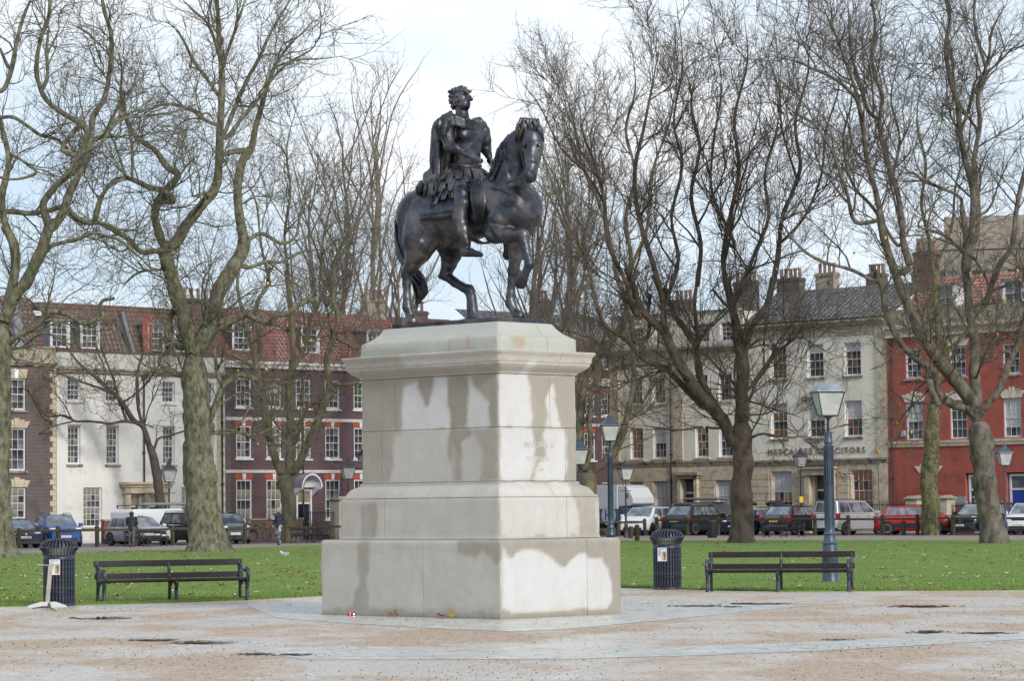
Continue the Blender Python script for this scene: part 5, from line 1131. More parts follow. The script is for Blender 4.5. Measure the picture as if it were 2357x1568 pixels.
def pier(p, rz, h_, label, w_=.85, cap=bath_dirty, m=None):
    o = empty('gate_pier', p, rz, label, 'gate pier', 'stone gate piers'); bevel(MB().box(-w_ / 2, w_ / 2, -w_ / 2, w_ / 2, 0, h_).build('shaft', m or mat('pier_stone', (.40, .36, .28), .85, c2=(.50, .46, .38), scale=2), o), .015)
    bevel(MB().lathe([(w_ * .74, h_), (w_ * .86, h_ + .08), (w_ * .86, h_ + .16), (w_ * .6, h_ + .22), (w_ * .5, h_ + .30)], 4, ph=pi / 4).build('cap', cap, o), .01)
pier(RP(26.9, 2.4), AR, 1.95, 'stone gate pier with moulded cap right of the red car'); pier(RP(29.1, 2.4), AR, 1.95, 'stone gate pier right of the mossy tree trunk, beside a short railing'); pier(RP(31.9, 2.4), AR, 1.95, 'stone gate pier left of the blue door, behind the black car')
pier(RP(13.9, 2.4), AR, 1.75, 'dark low gate pier under the left ground floor window of the solicitors', .7, iron_black, bath_dirty); pier(RP(16.1, 2.4), AR, 1.75, 'dark low gate pier left of the solicitors porch', .7, iron_black, bath_dirty)
pier(LP(-27.0, 3.0), AL, 2.25, 'pale stone gate pier right of the shell hood door', .75, bath_dirty); pier(LP(-23.2, 3.0), AL, 2.25, 'pale stone gate pier holding the right foot of the lamp arch', .75, bath_dirty)
railing(LP(-29.9, 3.0), LP(-27.4, 3.0), 1.7, 'black spiked railing beside the shell hood door')
railing(LP(-26.6, 3.0), LP(-23.6, 3.0), 1.6, 'black iron gate under the lamp arch')
def bwall(t0_, t1_, out, h_, label, m=brick_old):
    o = empty('garden_wall', LP(t0_, out), AL, label, 'wall'); MB().box(0, t1_ - t0_, 0, .3, 0, h_).build('brickwork', m, o); MB().box(-.03, t1_ - t0_ + .03, -.05, .35, h_, h_ + .1).build('coping', bath_dirty, o)
bwall(-44.5, -41.5, 3.0, 1.25, 'low red brick wall between the blue car and the silver car'); bwall(-34.0, -29.9, 3.0, 1.2, 'low dark brick wall behind the bicycle')
# ================================================================ bare plane trees
trng = np.random.default_rng(5)
def nrm(v): return v / (np.linalg.norm(v, axis=-1, keepdims=True) + 1e-9)
def tubes_np(P, R, ns, tip=True):
    """P (n,m,3), R (n,m) -> verts, quads (as triangles pairs kept as quads) for n tubes"""
    n, m, _ = P.shape; T = np.empty_like(P); T[:, 1:-1] = P[:, 2:] - P[:, :-2]; T[:, 0] = P[:, 1] - P[:, 0]; T[:, -1] = P[:, -1] - P[:, -2]; T = nrm(T)
    ref = np.where(np.abs(T[:, :1, 2:3]) > .9, np.array([1., 0, 0]), np.array([0, 0, 1.])); U = nrm(np.cross(T, np.broadcast_to(ref, T.shape))); W = np.cross(T, U)
    a = 2 * pi * np.arange(ns) / ns; V = P[:, :, None] + (U[:, :, None] * np.cos(a)[None, None, :, None] + W[:, :, None] * np.sin(a)[None, None, :, None]) * R[:, :, None, None]
    i = np.arange(m - 1)[:, None]; k = np.arange(ns)[None]; q = np.stack([i * ns + k, i * ns + (k + 1) % ns, (i + 1) * ns + (k + 1) % ns, (i + 1) * ns + k], -1).reshape(-1, 4)
    F = (q[None] + (np.arange(n) * m * ns)[:, None, None]).reshape(-1, 4); return V.reshape(-1, 3), F
def growth(P0, D0, L, nseg, wob, up):
    n = len(P0); P = np.empty((n, nseg + 1, 3)); P[:, 0] = P0; d = nrm(D0); st = (L / nseg)[:, None]
    for k in range(nseg):
        d = nrm(d + trng.normal(0, wob, (n, 3)) + np.array([0, 0, up])); P[:, k + 1] = P[:, k] + d * st
    return P
def spawn(P, R, dens, tmin, blen, ang, up, wob, nseg, rr, curl=.0, tmax=.98, cap=None):
    n, m, _ = P.shape; seg = np.linalg.norm(P[:, 1:] - P[:, :-1], axis=2).sum(1); cnt = np.floor(seg * dens * (1 - tmin) + trng.random(n)).astype(int)
    idx = np.repeat(np.arange(n), cnt); N_ = len(idx); t = tmin + (tmax - tmin) * trng.random(N_); f = t * (m - 1); i = np.minimum(f.astype(int), m - 2); u = (f - i)[:, None]
    p = P[idx, i] * (1 - u) + P[idx, i + 1] * u; T = nrm(P[idx, i + 1] - P[idx, i]); r = R[idx, i] * (1 - u[:, 0]) + R[idx, i + 1] * u[:, 0]
    U = nrm(np.cross(T, trng.normal(0, 1, (N_, 3)))); a = np.radians(trng.uniform(ang[0], ang[1], N_))[:, None]; D = nrm(T * np.cos(a) + U * np.sin(a) + np.array([0, 0, up]))
    L = blen * (1.15 - .6 * t) * trng.uniform(.45, 1.25, N_)
    if cap is not None: L = np.minimum(L, cap * seg[idx])
    Q_ = growth(p, D, L, nseg, wob, curl); r0 = np.minimum(r * .62, rr * L + .004); s_ = np.linspace(0, 1, nseg + 1)[None]
    return Q_, r0[:, None] * (1 - s_ * .82)
CR = dict(A=(0, 0, .4633), B=(0, 653.9, .2548), C=(435.9, 653.9, .2547), D=(435.9, 1017.1, .2549), E=(0, 1017.1, .2548), F=(1307.7, 690.2, .2548), G=(1089.8, 0, .4633), H=(1743.6, 690.2, .3476), I=(1671, 0, .4633), V=(0, 0, 1))
def smooth_poly(p, sub=5):
    p = np.array(p); out = []
    q = np.vstack([2 * p[0] - p[1], p, 2 * p[-1] - p[-2]])
    for i in range(1, len(q) - 2):
        for k in range(sub):
            t = k / sub; a, b, c, d = q[i - 1], q[i], q[i + 1], q[i + 2]
            out.append(.5 * (2 * b + (c - a) * t + (2 * a - 5 * b + 4 * c - d) * t * t + (3 * b - a - 3 * c + d) * t ** 3))
    out.append(q[-2]); return np.array(out)
def resample(P, R, m):
    s_ = np.r_[0, np.cumsum(np.linalg.norm(P[1:] - P[:-1], axis=1))]; t = np.linspace(0, s_[-1], m)
    return np.stack([np.interp(t, s_, P[:, k]) for k in range(3)], 1), np.interp(t, s_, R)
TOT = [0]
def tree(label, base, limbs, bark, twig, dens=(1.5, 2.3, 3.0, 3.8), blen=(3.9, 2.3, 1.25, .7), up=(.25, .2, .15, .1), wob=.2, proc=None, depth=4, rmax=.24, group='bare plane trees round the square', lean_leaves=0, kn=.10, flare=1.0, tr=.011, fill=.13):
    B0 = np.array(base); o = empty('plane_tree', base, 0, label, 'tree', group); W3 = []; pix = []
    for li, (cr, pts, r0, r1, dd) in enumerate(limbs):
        ox, oy, s_ = CR[cr]; pts = [(ox + s_ * a, oy + s_ * b) for a, b in pts]; Y0 = base[1]
        if li:     # join the limb to the wood it grows from
            allp = np.vstack([q[0] for q in pix]); dq = np.hypot(allp[:, 0] - pts[0][0], allp[:, 1] - pts[0][1]) + .35 * np.clip(pts[0][1] - allp[:, 1], 0, 99); jn = allp[np.argmin(dq)]; dj = np.hypot(jn[0] - pts[0][0], jn[1] - pts[0][1])
            if 2 < dj < 110: pts = [tuple(jn)] + pts
        px = smooth_poly(pts)
        if li:
            best = min(((np.hypot(q[0][:, 0] - px[0, 0], q[0][:, 1] - px[0, 1]).min(), j) for j, q in enumerate(pix)), key=lambda z: z[0])[1]
            jj = np.argmin(np.hypot(pix[best][0][:, 0] - px[0, 0], pix[best][0][:, 1] - px[0, 1])); Y0 = pix[best][1][jj]
        L = np.r_[0, np.cumsum(np.hypot(*(px[1:] - px[:-1]).T))] / (FPX / base[1]); Y = Y0 + dd * L + (.35 * np.sin(L * .9 + li) - .35 * np.sin(li)) * (li > 0)
        P = np.array([list(at(a, b, y)) for (a, b), y in zip(px, Y)]); n = len(P); t = np.linspace(0, 1, n); R = (r0 * (1 - t) + r1 * t) * (1 if li == 0 else .84) / (FPX / base[1])
        pix.append((px, Y)); W3.append((P, R))
    if proc:
        for P, R in proc: W3.append((np.array(P), np.array(R)))
    W3 = [(P, R if li == 0 and not proc else R * np.clip((1 - np.linspace(0, 1, len(R))) * 4 + .12, 0, 1) if (proc or limbs[li][4 - 1] <= 3.01) else R) for li, (P, R) in enumerate(W3)]
    mv, mf, off = [], [], 0
    LP_, LR_ = [], []
    for li, (P, R) in enumerate(W3):
        R = R * (1 + kn * (vnoise(P, 1.3, li + 3) - .5) * 2 + kn * .7 * (vnoise(P, 4, li) - .5) * 2)
        if li == 0 and not proc: R = R * np.sqrt(np.clip((1.0 - np.linspace(0, 1, len(R))) * 9, .0004, 1))
        if li == 0 and flare:
            z = np.clip(P[:, 2], 0, 3); R = R * (1 + flare * .55 * np.exp(-z / .38))
        nsd = 14 if R.max() > .25 else 9; Vv, Ff = tubes_np(P[None], R[None], nsd)
        Vv = Vv + (P.repeat(nsd, 0) * 0)
        c0 = P.repeat(nsd, 0); rel = Vv - c0; bump_ = 1 + .10 * (vnoise(Vv, 2.2, 31) - .5) * 2 + .06 * (vnoise(Vv, 7, 32) - .5) * 2
        if li == 0 and flare:
            ang_ = np.arctan2(rel[:, 1], rel[:, 0]); bump_ += flare * .16 * np.sin(ang_ * 5 + 1) * np.exp(-np.clip(Vv[:, 2], 0, 9) / .6)
        Vv = c0 + rel * bump_[:, None]; mv.append(Vv - B0); mf.append(Ff + off); off += len(Vv)
        if li == 0 and P[:, 2].max() < 9: continue
        a_, b_ = resample(P, R, 22); LP_.append(a_); LR_.append(np.minimum(b_, rmax))
    tr_ = link('trunk', npmesh('trunk', np.vstack(mv), np.vstack(mf), bark, True), o)
    P, R = np.array(LP_), np.array(LR_); k = P[:, :, 2].max(1) > 2.5; P, R = P[k], R[k]
    if fill:      # long secondary limbs
        Q_, S_ = spawn(P, R, fill, .15, 6.5, (30, 68), .14, wob * .8, 21, .010, .05); x, y = proj_np(Q_[:, 0]); k = (x > -200) & (x < 2560) & (y > -150) & (Q_[:, :, 2].min(1) > 4.0); Q_, S_ = Q_[k], np.maximum(S_[k], .014)
        Vv, Ff = tubes_np(Q_, S_, 6); fv, ff = Vv, Ff; P = np.vstack([P, Q_]); R = np.vstack([R, S_])
    V_, F_, M_, off = [], [], [], 0; Pp, Rp = P, R
    if fill: V_.append(fv - B0); F_.append(ff); M_.append(np.zeros(len(ff), int)); off = len(fv)
    cfg = [(dens[0] * 1.0, .10, blen[0], (28, 72), up[0], wob, 8, .011, 5, .05), (dens[1] * 1.0, .08, blen[1], (25, 65), up[1], wob, 5, .009, 4, .05), (dens[2] * .62, .06, blen[2], (25, 65), up[2], wob * 1.1, 3, .008, 3, .04), (dens[3] * .5, .06, blen[3], (25, 70), up[3], wob * 1.2, 2, .009, 3, .03)][:depth]
    for j, (de, tm, bl, an, u_, wb, ns_, rr, sd_, cu) in enumerate(cfg):
        Q_, S_ = spawn(Pp, Rp, de, tm, bl, an, u_, wb, ns_, rr, cu); 
        # only what can come near the picture is kept
        x, y = proj_np(Q_.reshape(-1, 3)); x = x.reshape(Q_.shape[:2]); y = y.reshape(Q_.shape[:2]); k = ((x > -260).any(1) & (x < 2620).any(1) & (y > -200 - 60 * (3 - j)).any(1)) & (Q_[:, :, 2].min(1) > 1.7); Q_, S_ = Q_[k], S_[k]
        S_ = np.maximum(S_, [.019, .013, tr * .85, tr * .66][j] * (1 - np.linspace(0, .6, S_.shape[1]))[None])
        Vv, Ff = tubes_np(Q_, S_, sd_); V_.append(Vv - B0); F_.append(Ff + off); M_.append(np.full(len(Ff), 0 if j < 2 else 1)); off += len(Vv); Pp, Rp = Q_, S_
    # hanging seed balls on some tips
    tips = Pp[:, -1]; k = trng.random(len(tips)) < .07; tp = tips[k] - np.array([0, 0, .06]); o6 = np.array([(1, 0, 0), (0, 1, 0), (-1, 0, 0), (0, -1, 0), (0, 0, 1), (0, 0, -1)]) * .026
    Vv = (tp[:, None] + o6[None]).reshape(-1, 3); f = np.array([(0, 1, 4, 4), (1, 2, 4, 4), (2, 3, 4, 4), (3, 0, 4, 4), (1, 0, 5, 5), (2, 1, 5, 5), (3, 2, 5, 5), (0, 3, 5, 5)])
    Vall = np.vstack(V_); Fall = np.vstack(F_); nf = len(Fall); TOT[0] += nf * 2
    cw = link('crown', npmesh('crown', Vall, Fall, mats=[bark, twig], mi=np.concatenate(M_), smooth=True), o)
    if len(tp):
        f3 = f[:, :3]; link('seed_balls', npmesh('seed_balls', Vv - B0, (f3[None] + 6 * np.arange(len(tp))[:, None, None]).reshape(-1, 3), twig), o)['kind'] = 'stuff'
    if lean_leaves:
        q = Pp[trng.integers(0, len(Pp), lean_leaves), -1]; x, y = proj_np(q); q = q[q[:, 2] < 14]; n = len(q); a = trng.random(n) * 6.28; s_ = .10 + .06 * trng.random(n)
        vv = np.zeros((n, 4, 3)); 
        for kk, (u_, w_) in enumerate(((-.5, 0), (0, -.7), (.5, 0), (0, .5))): vv[:, kk] = q + np.stack([np.cos(a) * u_ * s_, np.sin(a) * u_ * s_, w_ * s_], 1)
        link('last_leaves', npmesh('last_leaves', vv.reshape(-1, 3) - B0, np.arange(4 * n).reshape(n, 4), mat('yellow_leaf', (.55, .42, .03), .6)), o)['kind'] = 'stuff'
    return o
bark_pale = mat('bark_pale_flaking', (.06, .052, .035), .85, c2=(.19, .175, .12), scale=5.5, detail=7, lo=.40, hi=.58, c3=(.115, .12, .06), s3=7, bump=.5, bscale=14, stretch=(1, 1, .45))
bark_green = mat('bark_lichen', (.055, .046, .03), .85, c2=(.17, .15, .09), scale=2.2, detail=5, lo=.38, hi=.64, c3=(.12, .115, .045), s3=6, bump=.5, bscale=14, stretch=(1, 1, .5))
bark_brown = mat('bark_red_brown', (.045, .030, .025), .85, c2=(.135, .09, .07), scale=2.4, detail=6, lo=.4, hi=.62, c3=(.07, .065, .04), s3=5, bump=.7, bscale=12, stretch=(1, 1, .6))
bark_mix = mat('bark_grey_moss', (.05, .038, .032), .85, c2=(.165, .135, .11), scale=3.1, detail=7, lo=.4, hi=.6, c3=(.105, .105, .05), s3=5, bump=.6, bscale=12, stretch=(1, 1, .6))
bark_moss = mat('bark_mossy', (.05, .045, .025), .9, c2=(.13, .13, .06), scale=3.2, detail=6, lo=.42, hi=.6, c3=(.15, .145, .045), s3=6, bump=.8, bscale=10)
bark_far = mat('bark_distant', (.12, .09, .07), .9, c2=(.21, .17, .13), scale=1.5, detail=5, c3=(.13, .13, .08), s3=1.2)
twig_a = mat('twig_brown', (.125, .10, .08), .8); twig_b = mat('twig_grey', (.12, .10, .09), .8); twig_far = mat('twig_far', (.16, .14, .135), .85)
g0 = lambda x, y: tuple(gd(x, y))
# T2: the pale trunk left of the pedestal
tree('thick pale flaking plane tree between the left bench and the pedestal', g0(474, 1272), [
 ('V', [(478, 1273), (476, 1235), (468, 1180), (462, 1120), (456, 1060), (455, 1000), (452, 930), (447, 860), (446, 800)], 42, 29, 0),
 ('V', [(446, 812), (432, 770), (424, 730), (410, 690), (396, 640), (384, 600), (374, 572)], 24, 16, -.1),
 ('A', [(822, 1240), (780, 1130), (770, 1050), (800, 975), (865, 900), (885, 865), (830, 830), (770, 745), (700, 700), (650, 640), (620, 560), (600, 460), (605, 350), (585, 250), (550, 180)], 13, 3, -.15),
 ('V', [(448, 812), (478, 760), (490, 720), (500, 680), (520, 640), (545, 600), (560, 570), (561, 545)], 24, 17, .15),
 ('A', [(1210, 1180), (1190, 1080), (1180, 950), (1200, 810), (1250, 730), (1262, 660), (1290, 560), (1330, 420), (1380, 300), (1470, 190), (1560, 110)], 15, 3, .1),
 ('A', [(870, 1210), (930, 1110), (1020, 1000), (1075, 920), (1088, 800), (1092, 650), (1100, 500), (1102, 360), (1090, 250), (1085, 130), (1075, -30)], 16, 6, -.05),
 ('A', [(1100, 690), (1140, 600), (1180, 500), (1230, 390), (1290, 280), (1350, 150), (1440, 0), (1470, -60)], 7, 3, .25),
 ('A', [(1130, 680), (1190, 600), (1300, 470), (1370, 370), (1460, 300), (1600, 290), (1740, 270)], 6, 2, .3),
 ('A', [(1102, 330), (1150, 200), (1190, 80), (1230, -30)], 6, 3, .2), ('A', [(1095, 300), (1040, 130), (960, 50), (890, -20)], 6, 2.5, -.2),
 ('A', [(1080, 620), (1010, 590), (960, 550), (880, 520), (800, 520), (720, 560), (680, 620)], 6, 2.5, -.3),
 ('A', [(1095, 770), (1150, 755), (1220, 745)], 9, 8, 0), ('A', [(1090, 480), (1020, 380), (960, 300), (900, 180), (830, 100)], 6, 2.5, .1), ('A', [(980, 590), (1030, 560), (1075, 620)], 3, 3, 0),
 ('A', [(850, 1240), (780, 1245), (700, 1250), (640, 1190), (560, 1140), (470, 1100), (400, 1110), (340, 1060)], 9, 5, -.3),
 ('A', [(860, 1000), (820, 950), (740, 930), (680, 900), (625, 885), (560, 900), (500, 990), (465, 1080)], 10, 4, -.1),
 ('A', [(655, 880), (655, 760), (640, 620), (610, 480)], 4, 3, .1), ('A', [(625, 885), (600, 800), (560, 690), (480, 560)], 4, 3, .1),
 ('B', [(1700, 850), (1620, 830), (1540, 790), (1460, 740), (1432, 680), (1500, 620), (1495, 520), (1470, 480)], 6, 4.5, -.2),
 ('B', [(1620, 560), (1530, 490), (1510, 400), (1550, 280), (1600, 190)], 11, 8, -.1), ('C', [(180, 440), (300, 380), (420, 320), (520, 280), (600, 320), (700, 345), (780, 290), (870, 270), (960, 210), (1060, 150), (1150, 140)], 9, 7, .1),
 ('C', [(175, 1230), (230, 1100), (285, 960), (330, 900), (380, 860), (450, 825), (540, 840), (610, 870)], 9, 7, .05), ('C', [(300, 920), (255, 820), (235, 680), (215, 540)], 7, 4, 0), ('C', [(200, 1330), (185, 1250), (110, 1130)], 10, 8, 0),
 ('A', [(1230, 1330), (1320, 1300), (1400, 1300), (1500, 1250), (1600, 1240), (1750, 1230)], 6, 2, .2), ('A', [(1220, 1200), (1300, 1160), (1400, 1210), (1470, 1170), (1490, 1080), (1560, 980)], 7, 3, .2),
 ('A', [(800, 1340), (700, 1350), (640, 1390), (600, 1440)], 4, 3, -.2), ('A', [(870, 900), (930, 820), (1000, 760)], 4, 2, .1)], bark_pale, twig_a, wob=.26, up=(.15, .1, .08, .05), lean_leaves=90, dens=(1.3, 2.3, 3.1, 3.4))
# T1: at the left edge
tree('gnarled pale plane tree cut off by the left edge of the picture', g0(2, 1286), [
 ('V', [(6, 1287), (2, 1240), (-4, 1180), (-8, 1100), (-6, 1020), (-4, 940), (-2, 860), (2, 790), (8, 740)], 32, 24, 0),
 ('A', [(40, 1540), (75, 1470), (130, 1400), (180, 1300), (212, 1230), (235, 1150), (248, 1090)], 19, 14, -.05),
 ('A', [(240, 1120), (215, 1030), (225, 990), (280, 920), (350, 850), (400, 760), (432, 680), (425, 640), (380, 600), (310, 560), (235, 500), (195, 420), (180, 330), (200, 200), (240, 90), (250, -20)], 12, 5, -.1),
 ('A', [(262, 1130), (310, 1060), (345, 960), (390, 870), (432, 780), (452, 680), (462, 580), (520, 480), (548, 330), (552, 180), (520, 60), (505, -20)], 13, 5, .1),
 ('A', [(205, 450), (235, 380), (232, 260), (240, 150)], 7, 4, 0), ('A', [(310, 740), (370, 650), (420, 600)], 7, 6, .1), ('A', [(450, 690), (520, 670), (550, 600), (620, 470), (700, 440)], 7, 3, .1),
 ('V', [(0, 800), (20, 700), (30, 650), (36, 600), (30, 560), (12, 520)], 18, 12, .1), ('A', [(70, 1210), (30, 1130), (10, 980), (30, 880), (45, 800), (25, 700), (5, 620)], 11, 7, .1),
 ('A', [(45, 760), (100, 790), (180, 850), (130, 880), (60, 890), (0, 880)], 5, 4, -.2), ('A', [(-40, 470), (20, 440), (60, 330), (80, 220), (110, 100), (150, 0)], 9, 4, .1), ('A', [(40, 330), (0, 240)], 6, 4, .1),
 ('A', [(-40, 1060), (60, 1050), (140, 1060), (230, 1050), (320, 1030), (380, 1080), (455, 1110), (475, 1060), (500, 980), (550, 920), (620, 885)], 9, 4, -.1), ('A', [(215, 1270), (260, 1220), (380, 1190), (460, 1160), (560, 1180), (620, 1210), (700, 1280), (790, 1300)], 6, 3, -.1),
 ('A', [(340, 1040), (400, 1100), (520, 1110), (600, 1140), (680, 1140), (760, 1100)], 6, 3, .2), ('A', [(-20, 590), (60, 580), (130, 620), (200, 670), (280, 690), (340, 740)], 6, 4, .1),
 ('B', [(60, 540), (140, 480), (260, 420), (370, 330), (420, 260), (500, 250), (620, 280), (700, 330), (780, 360), (870, 320), (935, 300), (900, 220), (930, 150), (1030, 130)], 9, 4.5, -.15), ('B', [(200, 450), (330, 410), (500, 360), (650, 330)], 4, 2.5, 0),
 ('B', [(60, 560), (150, 700), (300, 740), (430, 770), (560, 810), (620, 850), (760, 890), (900, 930)], 3, 2, .1)], bark_pale, twig_a, wob=.27, up=(.1, .08, .05, .05), dens=(1.2, 2.0, 2.8, 3.2), flare=.8)
# T3: small dark tree behind the silver car
p3 = (float(at(372, 1180, 166)[0]), 166., 0.)
tree('slender dark tree leaning left behind the silver car and white van', p3, [
 ('V', [(380, 1243), (378, 1205), (368, 1150), (360, 1090), (352, 1050), (340, 1018)], 12, 9, 0),
 ('B', [(1340, 1440), (1290, 1290), (1200, 1225), (1110, 1080), (1040, 1000), (950, 920), (850, 830), (760, 760), (690, 690), (600, 560), (560, 420)], 9, 2.5, -.1), ('B', [(1290, 1290), (1250, 1130), (1235, 960), (1240, 800), (1290, 620), (1300, 450)], 5, 2.5, .1),
 ('B', [(1270, 1265), (1130, 1240), (1000, 1262), (900, 1250), (780, 1240), (680, 1240), (580, 1190), (420, 1190), (340, 1090), (280, 990), (150, 900)], 4.5, 1.6, -.1), ('B', [(650, 1245), (540, 1270), (450, 1300), (330, 1370), (240, 1430)], 2.6, 1.2, 0),
 ('B', [(1390, 1500), (1430, 1400), (1540, 1370), (1660, 1330), (1760, 1300)], 4, 2, .1), ('B', [(1060, 1010), (900, 940), (750, 890), (560, 820), (400, 800)], 4, 2, .1), ('B', [(1140, 1240), (1110, 1150), (1060, 980), (1020, 840), (960, 700), (920, 560), (900, 400)], 4, 2, 0),
 ('B', [(1240, 980), (1320, 900), (1430, 740), (1480, 620)], 3.5, 2, 0), ('B', [(1100, 1080), (1200, 1010), (1240, 960)], 3, 2.5, 0), ('B', [(1310, 1250), (1340, 1130), (1420, 960), (1480, 800)], 2.6, 1.5, 0), ('B', [(940, 900), (950, 780), (880, 600), (870, 500)], 2.6, 1.4, 0), ('B', [(1310, 1270), (1420, 1305)], 3, 1.5, 0)],
 mat('bark_black_brown', (.045, .035, .03), .85, c2=(.10, .08, .06), scale=3, c3=(.07, .07, .03), s3=3, bump=.4), twig_a, blen=(2.3, 1.4, .9, .5), wob=.2, up=(.25, .2, .1, .1), dens=(1.3, 2.2, 2.6, 2.2), flare=.2)
# T4: three-stemmed tree
p4_ = (float(at(662, 1200, 163)[0]), 163., 0.)
tree('three stemmed plane tree rising behind the walking man in front of the purple brick house', p4_, [
 ('D', [(890, 920), (895, 860), (890, 760), (895, 600), (880, 450), (860, 340), (850, 290)], 20, 17, 0),
 ('C', [(820, 1700), (770, 1560), (730, 1420), (700, 1250), (680, 1120), (650, 980), (620, 860), (605, 760), (600, 690)], 12, 10, -.1), ('C', [(605, 720), (570, 600), (540, 480), (510, 380), (480, 250), (440, 80), (430, -100)], 7, 4, -.1), ('C', [(610, 700), (640, 600), (630, 450), (600, 300), (620, 150), (700, 20), (720, -150)], 8, 5, .1), ('C', [(590, 760), (480, 690), (380, 640), (280, 600)], 6, 4, -.1),
 ('C', [(900, 1690), (905, 1500), (910, 1300), (900, 1100), (895, 900), (930, 750), (935, 600), (930, 450), (915, 250), (900, 80), (880, -120)], 12, 7, 0), ('C', [(940, 760), (1010, 640), (1060, 480), (1100, 300), (1180, 150), (1250, 0)], 8, 4, .2), ('C', [(620, 860), (760, 880), (880, 890)], 5, 4.5, 0),
 ('C', [(960, 1680), (1060, 1460), (1130, 1300), (1200, 1130), (1255, 980), (1260, 850), (1240, 700), (1270, 560), (1330, 400), (1340, 300), (1300, 150), (1290, 0), (1320, -150)], 12, 6, .1), ('C', [(960, 1420), (1000, 1250), (1040, 1150), (1110, 1080), (1170, 1070)], 7, 5, 0), ('C', [(1270, 900), (1400, 910), (1530, 890)], 6, 4, .1),
 ('C', [(1300, 480), (1420, 540), (1520, 600)], 7, 3, 0), ('C', [(1200, 1080), (1300, 980), (1340, 930)], 6, 5, .1), ('V', [(662, 620), (655, 540), (668, 440), (660, 340), (690, 220)], 5, 2, .1), ('V', [(740, 640), (742, 560), (760, 480), (790, 400)], 5, 2, .1), ('V', [(620, 650), (600, 560), (590, 470), (560, 400)], 5, 2, 0), ('V', [(765, 610), (800, 540), (850, 480)], 5, 2, 0)],
 bark_green, twig_b, wob=.2, up=(.2, .15, .1, .1), dens=(1.6, 2.3, 2.9, 2.8), flare=.5, lean_leaves=60)
# T5: twisting tree right of the pedestal
p5_ = (float(at(1352, 1200, 172)[0]), 172., 0.)
tree('many limbed plane tree twisting up behind the right edge of the pedestal', p5_, [
 ('V', [(1350, 1240), (1350, 1180), (1352, 1110), (1350, 1085)], 22, 20, 0),
 ('F', [(210, 1560), (300, 1490), (400, 1400), (470, 1260), (520, 1100), (545, 980), (585, 820), (595, 700), (590, 560), (590, 420), (580, 300), (560, 180), (540, 60), (560, -100), (620, -260)], 11, 6, 0), ('F', [(150, 1540), (190, 1420), (200, 1280), (190, 1100), (200, 960), (195, 860)], 7, 6, 0),
 ('F', [(130, 1500), (100, 1300), (110, 1050), (130, 850), (160, 700), (240, 540), (330, 440), (420, 340), (480, 240), (530, 100), (500, -40), (440, -200)], 13, 7, .1), ('F', [(210, 780), (290, 700), (380, 650), (460, 610), (545, 590)], 8, 5, 0), ('F', [(230, 700), (260, 560), (290, 420), (330, 300), (240, 180), (120, 140), (0, 150)], 5, 2.5, 0),
 ('F', [(560, 1080), (640, 1000), (700, 880), (800, 740), (880, 600), (910, 480)], 3.5, 2, .1), ('F', [(560, 590), (640, 600), (720, 600)], 4, 3, 0), ('F', [(400, 360), (330, 250), (280, 120), (240, -20), (200, -160)], 7, 4, .1),
 ('V', [(1420, 640), (1405, 560), (1380, 470), (1340, 380), (1320, 280), (1290, 180)], 7, 2, .1), ('V', [(1440, 700), (1452, 600), (1440, 500), (1462, 400), (1440, 300), (1462, 200), (1450, 90)], 8, 2.5, .1), ('V', [(1365, 660), (1340, 580), (1300, 500), (1270, 420), (1240, 330), (1210, 250)], 5, 1.5, -.1), ('V', [(1450, 620), (1490, 520), (1500, 400), (1540, 280), (1560, 160)], 6, 2, .2)],
 bark_green, twig_b, wob=.17, up=(.2, .16, .1, .06), dens=(1.6, 2.3, 2.8, 2.7), flare=.2)
